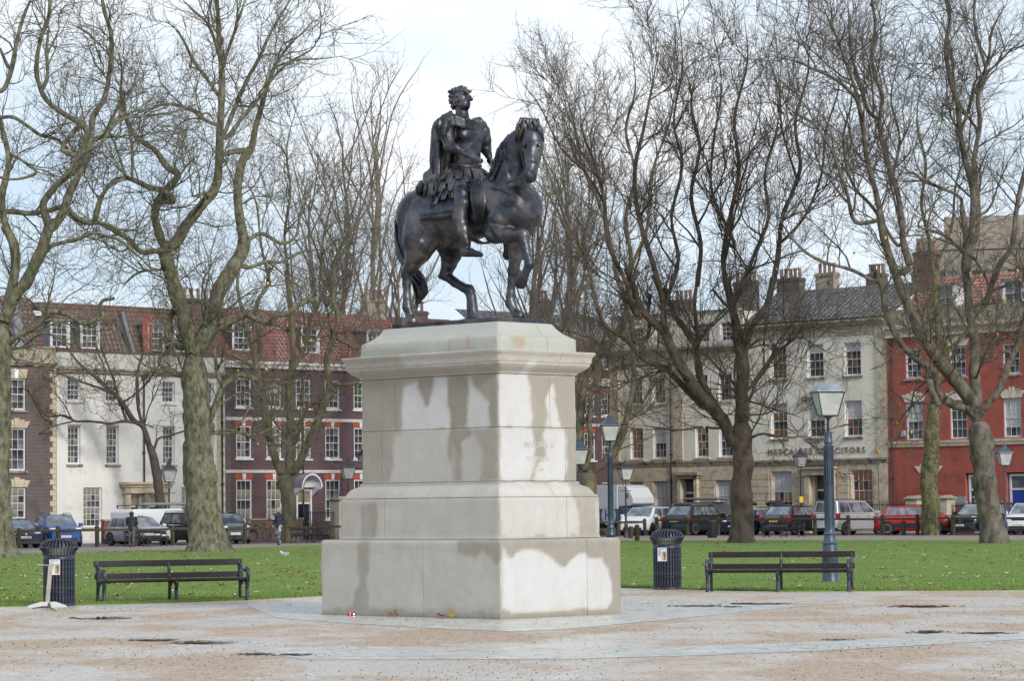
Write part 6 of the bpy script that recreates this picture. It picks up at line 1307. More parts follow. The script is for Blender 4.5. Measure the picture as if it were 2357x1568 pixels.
# T6: big fork in front of the cream houses
tree('big red brown forked plane tree on the lawn between litter bin and right bench', g0(1706, 1252), [
 ('V', [(1706, 1253), (1707, 1215), (1708, 1170), (1704, 1120), (1710, 1080), (1708, 1040), (1706, 1000), (1704, 960)], 26, 23, 0),
 ('F', [(1500, 1290), (1440, 1180), (1400, 1090), (1280, 960), (1180, 850), (1080, 700), (1000, 580), (930, 440), (890, 330), (850, 270), (760, 200), (680, 110), (620, 0), (590, -130), (520, -280)], 19, 8, -.1),
 ('F', [(1420, 1130), (1330, 960), (1250, 830), (1190, 690), (1165, 540), (1150, 440), (1110, 350), (1050, 260), (980, 170), (920, 40), (870, -110)], 12, 7, .15), ('F', [(1140, 480), (1170, 380), (1160, 250), (1145, 120), (1140, 0), (1160, -150)], 8, 5, .1), ('F', [(900, 340), (860, 200), (855, 80), (830, -60), (760, -220)], 8, 5, 0),
 ('F', [(1210, 960), (1100, 840), (960, 700), (860, 610), (730, 570), (640, 500), (560, 400), (470, 320), (380, 270), (310, 180), (270, 60), (200, -60)], 10, 4, -.1), ('F', [(640, 480), (680, 370), (730, 280), (720, 120), (740, -50)], 7, 4, 0),
 ('F', [(1560, 1120), (1570, 980), (1560, 820), (1570, 680), (1560, 520), (1530, 400), (1520, 250), (1490, 120), (1460, -30), (1420, -180)], 19, 9, .05), ('F', [(1600, 800), (1610, 640), (1600, 480), (1630, 330), (1680, 200), (1760, 90), (1810, -30), (1840, -200)], 10, 6, .15), ('F', [(1590, 480), (1640, 420), (1740, 350)], 5, 4, .1), ('F', [(1520, 260), (1470, 100), (1380, 0), (1300, -100)], 6, 4, -.1),
 ('F', [(1640, 890), (1700, 740), (1790, 620), (1880, 480), (1980, 400), (2080, 300), (2160, 120)], 5, 3, .2), ('F', [(1620, 820), (1740, 650), (1830, 520), (1880, 400), (2000, 240)], 5, 3, .2), ('F', [(1640, 920), (1740, 950), (1850, 990), (2000, 1030), (2150, 1090)], 3.2, 1.6, .1), ('F', [(1650, 1040), (1780, 1030), (1880, 980), (1990, 910)], 3, 1.5, 0), ('F', [(1640, 1090), (1720, 1120), (1840, 1140)], 2.5, 1.2, 0),
 ('F', [(1650, 1245), (1750, 1212), (1880, 1230), (2000, 1244), (2120, 1235)], 4, 2, -.1), ('F', [(1310, 1160), (1200, 1150), (1090, 1168), (960, 1178), (850, 1165), (700, 1140), (540, 1130)], 3.4, 1.6, -.1), ('F', [(1540, 900), (1420, 860), (1300, 845)], 4, 2, -.1), ('F', [(1530, 830), (1400, 780), (1260, 740)], 4, 2, .1), ('F', [(1540, 800), (1440, 700), (1320, 580), (1230, 470)], 5, 2.5, .1),
 ('V', [(1460, 720), (1440, 650), (1400, 560), (1390, 460), (1370, 380), (1340, 300), (1330, 190)], 8, 2.5, -.1), ('V', [(1525, 690), (1500, 600), (1470, 500), (1460, 400), (1480, 300), (1500, 200), (1520, 90)], 9, 3, 0), ('V', [(1604, 660), (1612, 560), (1590, 450), (1610, 340), (1590, 230), (1620, 110)], 7, 2.5, 0), ('V', [(1680, 700), (1664, 600), (1680, 500), (1700, 390), (1690, 270), (1720, 140), (1710, 20)], 9, 3, .1), ('V', [(1770, 690), (1790, 600), (1800, 500), (1840, 390), (1830, 280), (1860, 160), (1850, 40)], 8, 3, .1), ('V', [(1690, 560), (1640, 450), (1640, 340), (1660, 200), (1640, 60)], 5, 2.5, .1), ('V', [(1690, 700), (1730, 600), (1768, 500), (1760, 400), (1790, 280), (1780, 150)], 7, 2.5, .15), ('V', [(1795, 560), (1850, 500), (1890, 400), (1900, 300), (1930, 200), (1925, 90)], 5, 2, .1), ('V', [(1830, 400), (1800, 300), (1790, 200), (1750, 90)], 4, 2, 0), ('V', [(1530, 700), (1560, 600), (1545, 500), (1570, 380), (1550, 280), (1570, 150), (1560, 20)], 6, 2.5, .1), ('V', [(1390, 470), (1350, 400), (1290, 340), (1240, 240), (1200, 190)], 4, 1.5, 0)],
 bark_brown, twig_a, wob=.16, up=(.22, .18, .1, .06), dens=(1.5, 2.4, 2.9, 2.8), lean_leaves=60, flare=.55)
# T7, T8 on the right
tree('mossy green trunked plane tree standing at the fence before the red brick house', g0(2140, 1233), [
 ('H', [(1140, 1562), (1140, 1450), (1142, 1330), (1130, 1200), (1148, 1060), (1152, 900), (1160, 780), (1165, 660)], 22, 15, 0), ('H', [(1165, 680), (1190, 560), (1185, 420), (1200, 280), (1190, 120), (1180, 0), (1170, -150), (1200, -300)], 12, 6, 0),
 ('H', [(1190, 440), (1260, 340), (1340, 260), (1400, 180), (1470, 80), (1560, -20)], 7, 4, .1), ('H', [(1185, 400), (1140, 250), (1090, 120), (1050, -20), (1020, -180)], 7, 4, -.1), ('V', [(2150, 650), (2140, 560), (2120, 470), (2130, 380), (2110, 280), (2120, 170)], 6, 2.5, 0), ('V', [(2160, 600), (2190, 520), (2200, 420), (2230, 330), (2230, 220)], 5, 2, .1), ('V', [(2110, 640), (2080, 560), (2060, 470), (2040, 370), (2050, 260)], 5, 2, -.1)],
 bark_moss, twig_b, wob=.17, up=(.18, .15, .1, .05), dens=(1.5, 2.3, 2.8, 2.6), flare=.15)
tree('spreading grey barked plane tree with wide root flare at the right edge of the lawn', g0(2285, 1253), [
 ('V', [(2287, 1254), (2283, 1215), (2274, 1170), (2266, 1110), (2262, 1050), (2256, 1000), (2250, 965)], 28, 25, 0),
 ('H', [(1450, 790), (1380, 725), (1290, 690), (1210, 640), (1175, 560), (1160, 470), (1090, 420), (990, 340), (930, 260), (880, 160), (840, 40), (820, -80), (760, -220)], 13, 7, -.2),
 ('H', [(1430, 700), (1360, 600), (1260, 470), (1170, 360), (1090, 240), (1030, 120), (980, 0), (930, -120), (880, -260), (830, -420), (800, -600)], 23, 9, .0),
 ('H', [(1440, 740), (1445, 620), (1432, 480), (1440, 340), (1420, 200), (1400, 80), (1390, -60), (1370, -220), (1380, -400), (1350, -600)], 17, 8, .1),
 ('H', [(1460, 770), (1520, 690), (1590, 610), (1630, 510), (1670, 400), (1720, 300), (1750, 180), (1790, 60), (1820, -100), (1810, -300)], 12, 7, -.1), ('H', [(1470, 300), (1560, 270), (1640, 250), (1700, 270)], 4, 3, .1), ('H', [(1450, 380), (1560, 370), (1680, 330), (1800, 300)], 3.5, 2, 0), ('H', [(1400, 60), (1480, 20), (1560, -60), (1660, -100), (1750, -150)], 5, 3, .1),
 ('H', [(950, 330), (870, 370), (840, 420), (780, 450), (730, 470)], 4, 2, -.2), ('H', [(1130, 470), (1150, 600), (1200, 700)], 9, 9, 0),
 ('I', [(905, 1330), (880, 1200), (870, 1080), (850, 960), (810, 830), (775, 700), (760, 600), (775, 480), (740, 380), (720, 260), (740, 130), (720, -20)], 10, 4, .1), ('I', [(800, 1250), (770, 1080), (740, 940), (700, 800), (680, 650), (650, 500), (590, 430), (520, 380), (430, 340), (330, 300), (180, 270)], 9, 3, -.1), ('I', [(680, 620), (650, 470), (600, 330), (560, 210), (510, 100), (460, -20)], 6, 3, -.1), ('I', [(760, 600), (700, 540), (660, 400), (620, 260), (610, 100), (600, -30)], 6, 3, 0),
 ('I', [(640, 1100), (600, 960), (560, 840), (520, 740), (440, 620), (340, 560), (280, 500)], 6, 3, -.1), ('I', [(720, 1390), (620, 1340), (480, 1300), (380, 1240), (290, 1130), (240, 1020)], 6, 3, -.2),
 ('I', [(1190, 1350), (1220, 1150), (1230, 960), (1190, 800), (1160, 650), (1150, 520), (1110, 380), (1090, 230), (1110, 100), (1090, -20)], 12, 5, .1), ('I', [(1240, 1180), (1250, 980), (1230, 800), (1260, 620), (1250, 480), (1290, 360), (1250, 200), (1230, 60), (1240, -40)], 8, 4, .1), ('I', [(1170, 640), (1210, 520), (1240, 400), (1330, 330), (1420, 240), (1490, 180)], 5, 3, 0), ('I', [(1240, 450), (1300, 300), (1320, 150), (1400, 0)], 5, 3, 0), ('I', [(1200, 1280), (1100, 1180), (1000, 1140), (950, 1130)], 6, 3, -.2),
 ('I', [(1290, 1500), (1350, 1330), (1420, 1220), (1440, 1050), (1470, 900), (1500, 780)], 9, 6, .1), ('I', [(1160, 980), (1060, 930), (980, 900), (930, 860), (840, 860)], 5, 3, 0), ('I', [(960, 1100), (1040, 1000), (1100, 960)], 3, 2, 0), ('V', [(2060, 560), (2010, 480), (1960, 420), (1940, 320), (1960, 220), (1930, 120)], 6, 2, 0), ('V', [(2050, 420), (2070, 320), (2050, 220), (2080, 100)], 5, 2, .1), ('V', [(2250, 300), (2200, 220), (2190, 120), (2160, 20)], 5, 2, .1), ('V', [(2010, 250), (2000, 150), (1970, 60)], 4, 2, 0)],
 bark_mix, twig_a, wob=.17, up=(.2, .16, .1, .05), dens=(1.45, 2.35, 2.8, 2.7), lean_leaves=110, flare=.9)
# trees of the far sides, seen through the others: grown from a rule, each its own
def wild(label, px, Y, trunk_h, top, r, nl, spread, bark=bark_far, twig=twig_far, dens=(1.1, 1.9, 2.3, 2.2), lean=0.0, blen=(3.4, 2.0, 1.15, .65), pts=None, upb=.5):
    bx = float(at(px, 1175, Y)[0]); base = (bx, Y, 0.); pr = []; rg = random.Random(int(px * 7 + Y))
    tp = [(bx + lean * z + .25 * sin(z * .5 + px), Y + .2 * sin(z * .4), z) for z in np.linspace(0, top * .82, 16)]; pr.append((tp, list(np.linspace(r, r * .22, 16))))
    for i in range(nl):
        z0 = trunk_h + (top * .72 - trunk_h) * (i / max(1, nl - 1)) ** .9; k = z0 / (top * .82) * 15; p = Vector(tp[min(15, int(k))]); a = rg.uniform(0, 6.28) + i * 2.4; L = (top - z0) * rg.uniform(.55, .85); c = []; d = Vector((cos(a) * spread, sin(a) * spread, 1)).normalized()
        for j in range(12): c.append(tuple(p)); p = p + d * L / 11; d = (d + Vector((rg.gauss(0, .10), rg.gauss(0, .10), .07 * upb))).normalized()
        pr.append((c, list(np.linspace(r * .42 * (1 - .5 * i / nl), .025, 12))))
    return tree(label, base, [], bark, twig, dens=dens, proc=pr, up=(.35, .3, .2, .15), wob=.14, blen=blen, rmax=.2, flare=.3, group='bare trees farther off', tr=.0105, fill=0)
# far behind the left roofs: slender tops against the sky
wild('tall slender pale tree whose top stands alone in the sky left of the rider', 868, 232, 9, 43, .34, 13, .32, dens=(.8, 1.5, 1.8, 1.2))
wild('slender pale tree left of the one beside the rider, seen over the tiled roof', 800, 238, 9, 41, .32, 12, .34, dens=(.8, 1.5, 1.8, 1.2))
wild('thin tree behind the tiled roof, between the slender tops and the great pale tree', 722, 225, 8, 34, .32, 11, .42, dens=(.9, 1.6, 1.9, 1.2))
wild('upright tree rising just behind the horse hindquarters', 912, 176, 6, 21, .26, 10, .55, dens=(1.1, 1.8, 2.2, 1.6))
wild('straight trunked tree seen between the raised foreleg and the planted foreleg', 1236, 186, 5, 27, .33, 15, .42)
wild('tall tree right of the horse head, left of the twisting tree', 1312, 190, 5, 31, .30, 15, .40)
print('tree triangles', TOT[0])
# ================================================================ vehicles
tyre_m = mat('tyre_rubber', (.018, .018, .02), .85); rim_m = mat('alloy_rim', (.42, .43, .45), .35, .7); dark_trim = mat('dark_trim', (.02, .02, .022), .5); car_glass = mat('car_glass', (.05, .06, .075), .05, spec=1.0, c2=(.20, .24, .28), scale=1.3, coat=1.0, lo=.42, hi=.6)  # car glass: blue-grey base colour has the sky's reflection painted in
lamp_w = mat('headlamp', (.65, .68, .70), .12, spec=.8); lamp_r = mat('tail_lamp', (.42, .015, .012), .15, spec=.8); lamp_o = mat('indicator', (.8, .25, .02), .2)
plate_w = mat('plate_white', (.75, .75, .72), .4); plate_y = mat('plate_yellow', (.70, .52, .04), .4); plate_t = mat('plate_text', (.02, .02, .02), .5)
chrome = mat('chrome', (.6, .6, .62), .2, 1.0)
def paint(name, c, metal=.3): return mat('paint_' + name, c, .3, metal, coat=.8)
def linepos(side, px, out):
    o = LP(0, out) if side == 'L' else RP(0, out); t = onplane(o, D1 if side == 'L' else E1, px, 1200)[0]; return (LP if side == 'L' else RP)(t, out)
WHEEL = {}
def wheel_mesh(r, dark=False):
    k = (round(r, 2), dark)
    if k not in WHEEL:
        t = MB(); t.lathe([(r * .66, -.10), (r * .93, -.10), (r, -.07), (r, .07), (r * .93, .10), (r * .66, .10)], 24, cap=False)
        t.v = [(x, z, y) for x, y, z in t.v]
        ri = MB(); ri.mat(dark_trim); ri.lathe([(.001, -.03), (r * .68, -.03), (r * .68, .03), (.001, .03)], 20); ri.mat(rim_m if not dark else dark_trim); ri.lathe([(r * .58, .05), (r * .68, .06), (r * .68, .10), (r * .60, .10)], 20, cap=False); ri.lathe([(.001, .06), (r * .14, .06), (r * .14, .085), (.001, .085)], 12)
        for i in range(7):
            a = 2 * pi * i / 7; c_, s_ = cos(a), sin(a); w_ = r * .09; pts = [(r * .1 * c_ - w_ * s_, r * .1 * s_ + w_ * c_), (r * .1 * c_ + w_ * s_, r * .1 * s_ - w_ * c_), (r * .62 * c_ + w_ * .8 * s_, r * .62 * s_ - w_ * .8 * c_), (r * .62 * c_ - w_ * .8 * s_, r * .62 * s_ + w_ * .8 * c_)]; ri.prism(pts, .05, .08, 'z')
        ri.v = [(x, z, y) for x, y, z in ri.v]; WHEEL[k] = (t.mesh('tyre', tyre_m, True), ri.mesh('rim'))
    return WHEEL[k]
def quadpanel(o, name, pts, m, off=.008, th=.006):
    p = [Vector(q) for q in pts]; n = (p[1] - p[0]).cross(p[-1] - p[0]).normalized(); mb = MB(); k = len(p)
    mb.add([q + n * off for q in p] + [q + n * (off - th) for q in p], [tuple(range(k)), tuple(range(2 * k - 1, k - 1, -1))] + [(i, i + k, (i + 1) % k + k, (i + 1) % k) for i in range(k)]); return mb.build(name, m, o)
def car(name, label, side, px, out, head, L, W, H, pm, cat='car', bonnet=.95, belt=.95, nose=.78, hood=1.0, rear_in=.35, wind=.75, rear_s=.30, boot=None, plate=None, wheel_r=.33, rails=False, lower=None, pillars=2, roofm=None, grille='bar', group=None, roof_rack=False, trim=None, van=False):
    p = linepos(side, px, out); hd = Vector((head[0], head[1], 0)).normalized(); k_ = 1.0 if side == 'L' else 1.09; L *= k_; W *= k_; H *= k_; belt *= k_; bonnet *= k_; nose *= k_; wheel_r *= k_; o = empty(name, p, atan2(hd.y, hd.x), label, cat, group); w_ = W / 2; zb = .30
    st = [(-L / 2, w_ * .84, belt * .86), (-L / 2 + .10, w_ * .93, belt * .96), (-L / 2 + .35, w_ * .985, belt), (-L / 4, w_, belt), (0, w_, belt * .99), (L / 2 - hood - .15, w_, bonnet + .03), (L / 2 - hood * .6, w_ * .985, bonnet), (L / 2 - .38, w_ * .95, nose + .10), (L / 2 - .14, w_ * .88, nose + .02), (L / 2 - .02, w_ * .76, nose - .10)]
    V = []; K = 12
    for x, ww, zt in st:
        hf_ = [(ww * .90, zb - .08), (ww, zb + .04), (ww * 1.0, (zb + zt) * .5), (ww * .985, zt - .12), (ww * .93, zt - .02), (ww * .5, zt + .025)]
        V += [(x, -y, z) for y, z in hf_] + [(x, y, z) for y, z in reversed(hf_)]
    F = [(i * K + k, (i + 1) * K + k, (i + 1) * K + (k + 1) % K, i * K + (k + 1) % K) for i in range(len(st) - 1) for k in range(K)] + [tuple(range(K)), tuple(range((len(st) - 1) * K + K - 1, (len(st) - 1) * K - 1, -1))]
    bo = MB(); bo.mat(pm); bo.add(V, F); b_ = bo.build('body', parent=o, smooth=True); b_.data.set_sharp_from_angle(angle=radians(38))
    # cabin
    wb, wt = w_ * .93, w_ * .74 if not van else w_ * .90; x0, x1 = -L / 2 + rear_in, L / 2 - hood; X0, X1 = x0 + rear_s, x1 - wind; zr = H
    cv = [(x0, -wb, belt - .03), (x1, -wb, belt - .03), (x1, wb, belt - .03), (x0, wb, belt - .03), (X0, -wt, zr - .04), (X1, -wt, zr - .05), (X1, wt, zr - .05), (X0, wt, zr - .04)]
    cm = MB().mat(pm); cm.add(cv, [(3, 2, 1, 0), (0, 1, 5, 4), (1, 2, 6, 5), (2, 3, 7, 6), (3, 0, 4, 7)]); cm.mat(roofm or pm); n_ = 5; rv = []
    for i in range(n_):
        s_ = i / (n_ - 1); xx = X0 + (X1 - X0) * s_; rv += [(xx, -wt, zr - .04 - .01 * s_), (xx, -wt * .5, zr + .02 * sin(pi * s_) - .01), (xx, 0, zr + .03 * sin(pi * s_)), (xx, wt * .5, zr + .02 * sin(pi * s_) - .01), (xx, wt, zr - .04 - .01 * s_)]
    cm.add(rv, [(5 * i + k, 5 * i + 5 + k, 5 * i + 6 + k, 5 * i + 1 + k) for i in range(n_ - 1) for k in range(4)]); cb = cm.build('cabin', parent=o); bevel(cb, .075, 4)
    def lp(a, b_, t): return Vector(a) + (Vector(b_) - Vector(a)) * t
    def face(a, b_, c_, d, u0, u1, v0, v1):   # bilinear patch
        f = lambda u, v: lp(lp(a, b_, u), lp(d, c_, u), v); return [f(u0, v0), f(u1, v0), f(u1, v1), f(u0, v1)]
    quadpanel(o, 'windscreen', face(cv[1], cv[2], cv[6], cv[5], .06, .94, .10, .95), car_glass)
    if not van or boot: quadpanel(o, 'rear_window', face(cv[3], cv[0], cv[4], cv[7], .08, .92, .16, .90), car_glass)
    u = [.06] + [.06 + .88 * (i + 1) / (pillars) for i in range(pillars)]
    for sgn in (0, 1):
        for i in range(pillars):
            if van and i < pillars - 1: continue
            a_, b2 = u[i] + .015, u[i + 1] - .015
            fa = face(cv[0], cv[1], cv[5], cv[4], a_, b2, .14, .88) if sgn == 0 else face(cv[2], cv[3], cv[7], cv[6], 1 - b2, 1 - a_, .14, .88); quadpanel(o, 'side_window', fa, car_glass)
    xs = L / 2; wf = w_ * .80
    bevel(MB().box(xs - .55, xs - .03 + .02, -w_ * .90, w_ * .90, zb - .1, zb + .06).build('front_bumper', lower or dark_trim, o), .03); bevel(MB().box(-xs - .02, -xs + .4, -w_ * .92, w_ * .92, zb - .08, zb + .12).build('rear_bumper', lower or dark_trim, o), .03)
    for s_ in (-1, 1):
        hl = MB().ball((xs - .20, s_ * w_ * .70, nose - .02), (.20, .20, .085), 10, 7).build('headlight', lamp_w, o, True); hl.rotation_euler = (0, 0, 0)
        bevel(MB().box(-xs + .0, -xs + .30, s_ * w_ * .90 - .09, s_ * w_ * .90 + .07, belt - .30, belt + (.02 if not van else .25)).build('tail_light', lamp_r, o), .03)
        bevel(MB().box(x1 - .38, x1 - .14, s_ * (w_ + .10) - .10, s_ * (w_ + .10) + .10, belt - .02, belt + .17).build('mirror', pm, o), .04)
        for xw in (-L / 2 + .80, L / 2 - .85):
            w2 = link('wheel', wheel_mesh(wheel_r)[0], o, (xw, s_ * (w_ - .09), wheel_r)); rm = link('rim', wheel_mesh(wheel_r)[1], w2, (0, 0, 0))
            if s_ < 0: w2.rotation_euler = (0, 0, pi)
            ar = MB(); n = 16; pts = [(xw + (wheel_r + .07) * cos(pi * k / n), wheel_r + (wheel_r + .07) * sin(pi * k / n)) for k in range(n + 1)] + [(xw - wheel_r - .07, zb - .09), (xw + wheel_r + .07, zb - .09)]
            ar.prism(pts if s_ < 0 else pts[::-1], s_ * (w_ + .004), s_ * (w_ - .25)); ar.build('wheel_arch', dark_trim, o)
    if grille == 'bar': bevel(MB().box(xs - .10, xs + .005, -w_ * .42, w_ * .42, nose - .17, nose - .02).build('grille', dark_trim, o), .02); bevel(MB().box(xs - .1, xs + .03, -w_ * .6, w_ * .6, zb + .07, zb + .18).build('air_intake', dark_trim, o), .02); MB().lathe([(.055, 0), (.055, .012)], 14).build('badge', chrome, o, loc=(xs + .012, 0, nose - .08)).rotation_euler = (0, pi / 2, 0)
    if plate:
        for xx, rz_, m in ((xs + .035, pi / 2, plate_w), (-xs - .035, -pi / 2, plate_y)):
            pp = MB().box(-.26, .26, -.006, .006, -.056, .056).build('number_plate', m, o, loc=(xx, 0, zb + .24 if xx > 0 else belt - .28)); pp.rotation_euler = (0, 0, rz_)
            tx = txt(plate, .085, plate_t, pp, (0, -.008, 0), (pi / 2, 0, 0), 'plate_number', .001); tx['kind'] = 'stuff'
    if rails:
        for s_ in (-1, 1): MB().tube([(X0 + .05, s_ * wt * .96, zr - .03), (X0 + .2, s_ * wt * .96, zr + .05), (X1 - .25, s_ * wt * .96, zr + .05), (X1 - .05, s_ * wt * .96, zr - .03)], .022, 6).build('roof_rail', chrome if rails == 1 else dark_trim, o)
    if trim:
        for s_ in (-1, 1): bevel(MB().box(-L * .24, L * .20, s_ * (w_ + .006) - .014, s_ * (w_ + .006) + .014, .38, .66).build('door_bump_panel', trim, o), .012)
    for s_ in (-1, 1):
        for xd in (-L * .10, L * .12): MB().box(xd - .09, xd + .09, s_ * (w_ + .004) - .016, s_ * (w_ + .004) + .016, belt - .18, belt - .15).build('door_handle', chrome, o)
    return o
blue = paint('mid_blue', (.018, .085, .30)); dblue = paint('dark_blue', (.008, .018, .09)); silver = paint('silver', (.55, .56, .58), .5); white = paint('white', (.70, .71, .72), 0); black = paint('black', (.008, .009, .012)); navy = paint('navy_black', (.010, .014, .028)); red = paint('red', (.38, .008, .012), 0); greyp = paint('grey', (.09, .095, .10))
G_ = 'cars parked round the square'
car('parked_car', 'small dark blue hatchback half hidden by the left edge tree', 'L', 38, 12.0, (.40, -.92), 3.9, 1.7, 1.48, dblue, plate='SC57 WRV', group=G_, bonnet=.92)
car('parked_car', 'mid blue sport utility car with front towards us left of the brick garden wall', 'L', 130, 10.9, (.36, -.93), 4.45, 1.86, 1.66, blue, plate='KS13 YRW', bonnet=1.05, belt=1.05, nose=.92, rails=1, group=G_, wheel_r=.36)
car('parked_car', 'silver family hatchback parked behind the hooded figure', 'L', 318, 11.2, (.62, -.78), 4.35, 1.8, 1.5, silver, plate='FL65 SRT', group=G_, pillars=3)
car('parked_car', 'glossy black people carrier half hidden by the pale tree trunk', 'L', 442, 11.0, (.62, -.78), 4.7, 1.88, 1.72, black, plate='WN16 KJD', belt=1.08, bonnet=1.1, nose=.9, hood=.8, rails=1, group=G_, pillars=3)
car('parked_car', 'dark grey car showing its front just right of the pale tree trunk', 'L', 522, 11.3, (.30, -.95), 4.4, 1.82, 1.66, greyp, plate='YE68 HEV', bonnet=1.04, belt=1.04, nose=.9, group=G_)
car('parked_car', 'white people carrier with front towards us beside the box van', 'R', 1489, 9.2, (-.42, -.90), 4.4, 1.84, 1.62, white, plate='MX12 VTO', bonnet=1.04, belt=1.02, nose=.84, hood=.85, wind=.95, group=G_)
car('parked_car', 'black sport utility car seen from behind with red tail lamps, left of the brown tree', 'R', 1603, 9.0, (.60, .80), 4.6, 1.9, 1.68, navy, plate='WR15 OZA', bonnet=1.05, belt=1.05, nose=.9, rear_s=.55, rails=1, group=G_, wheel_r=.37)
car('parked_car', 'dark blue small car with white roof right of the brown tree trunk', 'R', 1733, 9.3, (-.66, -.75), 3.85, 1.7, 1.42, dblue, plate='LB11 MNC', roofm=white, hood=.95, wind=.4, rear_s=.15, group=G_)
car('parked_car', 'black estate car seen from behind, left of the silver van like car', 'R', 1828, 9.0, (.56, .83), 4.7, 1.9, 1.60, navy, plate='GN66 XPB', belt=1.02, bonnet=1.02, rear_s=.6, rails=1, group=G_, wheel_r=.37)
car('parked_car', 'tall silver van like car seen from behind with red lamps behind the tall lamp post', 'R', 1953, 8.6, (.68, .73), 4.4, 1.82, 1.84, silver, plate='WX61 LFE', belt=1.12, bonnet=1.12, nose=.92, rear_in=.12, rear_s=.16, wind=.95, hood=.75, rails=2, group=G_, pillars=3, boot=True)
car('parked_car', 'red hatchback with black door panel between the silver car and mossy trunk', 'R', 2108, 9.3, (.93, -.36), 4.15, 1.74, 1.5, red, plate='VO64 DRK', trim=dark_trim, rails=2, group=G_, belt=.98, hood=.8, wind=.85, bonnet=.98)
car('parked_car', 'black estate car with front towards us behind the right edge tree', 'R', 2263, 9.0, (-.62, -.78), 4.75, 1.92, 1.62, black, plate='XP63 DJV', bonnet=1.02, belt=1.03, nose=.88, hood=1.15, rails=1, group=G_)
car('parked_car', 'white car cut off by the right edge of the picture', 'R', 2375, 9.2, (-.45, -.89), 4.5, 1.85, 1.62, white, plate='WP55 NUE', bonnet=1.02, belt=1.02, nose=.88, group=G_)
# vans standing in the road
def van(label, side, px, out, L, W, H, pm, flip=1):
    p = linepos(side, px, out); o = empty('parked_van', p, (AL if side == 'L' else AR) + (0 if flip > 0 else pi), label, 'van'); w_ = W / 2; s_ = flip
    prof = [(-L / 2, .35), (L / 2 - .05, .35), (L / 2, .75), (L / 2 - .10, 1.0), (L / 2 - .95, 1.2), (L / 2 - 1.55, H - .12), (L / 2 - 1.8, H), (-L / 2 + .15, H), (-L / 2, H - .15)]
    bevel(MB().prism(prof, -w_, w_).build('body', pm, o), .07, 3)
    for s_ in (-1, 1):
        q = [(L / 2 - 1.02, 1.18), (L / 2 - 1.52, H - .22), (L / 2 - 2.35, H - .22), (L / 2 - 2.35, 1.15)]; MB().prism(q if s_ < 0 else q[::-1], s_ * (w_ + .008), s_ * (w_ - .02)).build('side_window', car_glass, o)
        for xw in (-L / 2 + .95, L / 2 - .9):
            w2 = link('wheel', wheel_mesh(.34)[0], o, (xw, s_ * (w_ - .09), .34)); link('rim', wheel_mesh(.34, True)[1], w2, (0, 0, 0)); w2.rotation_euler = (0, 0, pi if s_ < 0 else 0)
            MB().lathe([(.42, 0), (.42, .02)], 20).build('wheel_arch', dark_trim, o, loc=(xw, s_ * (w_ + .003), .36)).rotation_euler = (s_ * -pi / 2, 0, 0)
        MB().box(-L / 2 - .02, -L / 2 + .02, s_ * w_ - .1 * s_ - .07, s_ * w_ - .1 * s_ + .07, .9, 1.2).build('tail_light', lamp_r, o); MB().ball((L / 2 - .12, s_ * w_ * .78, .95), (.12, .17, .12), 8, 6).build('headlight', lamp_w, o, True)
    return o
v1 = van('white van with green lettering and a ladder on its roof bars', 'L', 366, 6.2, 5.2, 1.95, 1.90, white)
gl = mat('green_lettering', (.02, .22, .10), .5)
txt('Balle', .42, gl, v1, (.35, -.99, 1.38), (pi / 2, 0, 0), 'lettering', .002)['kind'] = 'stuff'; txt('Balle', .26, gl, v1, (-2.0, -.99, 1.5), (pi / 2, 0, 0), 'lettering', .002)['kind'] = 'stuff'
MB().box(1.35, 1.95, -.99, -.976, 1.2, 1.6).build('green_panel', mat('bright_green_panel', (.12, .45, .04), .5), v1)
for x in (-2.2, -.9, 1.2): MB().box(x - .03, x + .03, -.85, .85, 2.08, 2.12).box(x - .03, x + .03, -.87, -.82, 1.95, 2.12).box(x - .03, x + .03, .82, .87, 1.95, 2.12).build('roof_bar', dark_trim, v1)
ld = MB().box(-1.6, 2.4, -.70, -.66, 2.13, 2.24).box(-1.6, 2.4, -.34, -.30, 2.13, 2.24)
for i in range(14): ld.box(-1.5 + i * .29, -1.46 + i * .29, -.66, -.34, 2.16, 2.2)
o = ld.build('ladder', mat('aluminium', (.35, .36, .38), .45, .6)); o.parent = None; o.matrix_world = Matrix.Translation(v1.location) @ Matrix.Rotation(AL, 4, 'Z'); tag(o, 'grey ladder lying on the roof bars of the white van', 'ladder')
v2 = van('dark grey van with roof bars behind the black car left of the brown tree', 'R', 1636, 5.2, 5.0, 1.95, 2.0, greyp)
for x in (-1.8, -.6, .6): MB().box(x - .03, x + .03, -.85, .85, 2.1, 2.15).build('roof_bar', dark_trim, v2)
bevel(MB().box(-1.7, 1.0, -.6, .5, 2.16, 2.28).build('roof_rack', mat('aluminium', (.35, .36, .38), .45, .6), v2), .02)
# box van
p = linepos('R', 1404, 6.0); bv = empty('box_van', p, AR, 'blue and white box van with ringed letters behind the green lamp post', 'van')
bvp = mat('van_blue_wrap', (.05, .09, .15), .4, c2=(.08, .14, .22), scale=1.2, coat=.4)
bevel(MB().box(-3.6, 1.6, -1.05, 1.05, 1.62, 3.15).build('cargo_box', white, bv), .03); MB().box(-3.6, 1.6, -1.06, 1.06, .75, 1.61).build('lower_side', bvp, bv)
bevel(MB().prism([(1.61, 1.75), (2.6, 1.8), (2.95, 1.95), (2.9, 2.35), (2.45, 2.95), (2.1, 3.12), (1.61, 3.15)], -1.0, 1.0).build('luton_nose', white, bv), .08, 3)
bevel(MB().prism([(1.61, .4), (3.7, .4), (3.85, .8), (3.7, 1.0), (2.95, 1.2), (2.45, 1.72), (1.61, 1.72)], -.98, .98).build('cab', bvp, bv), .07, 3)
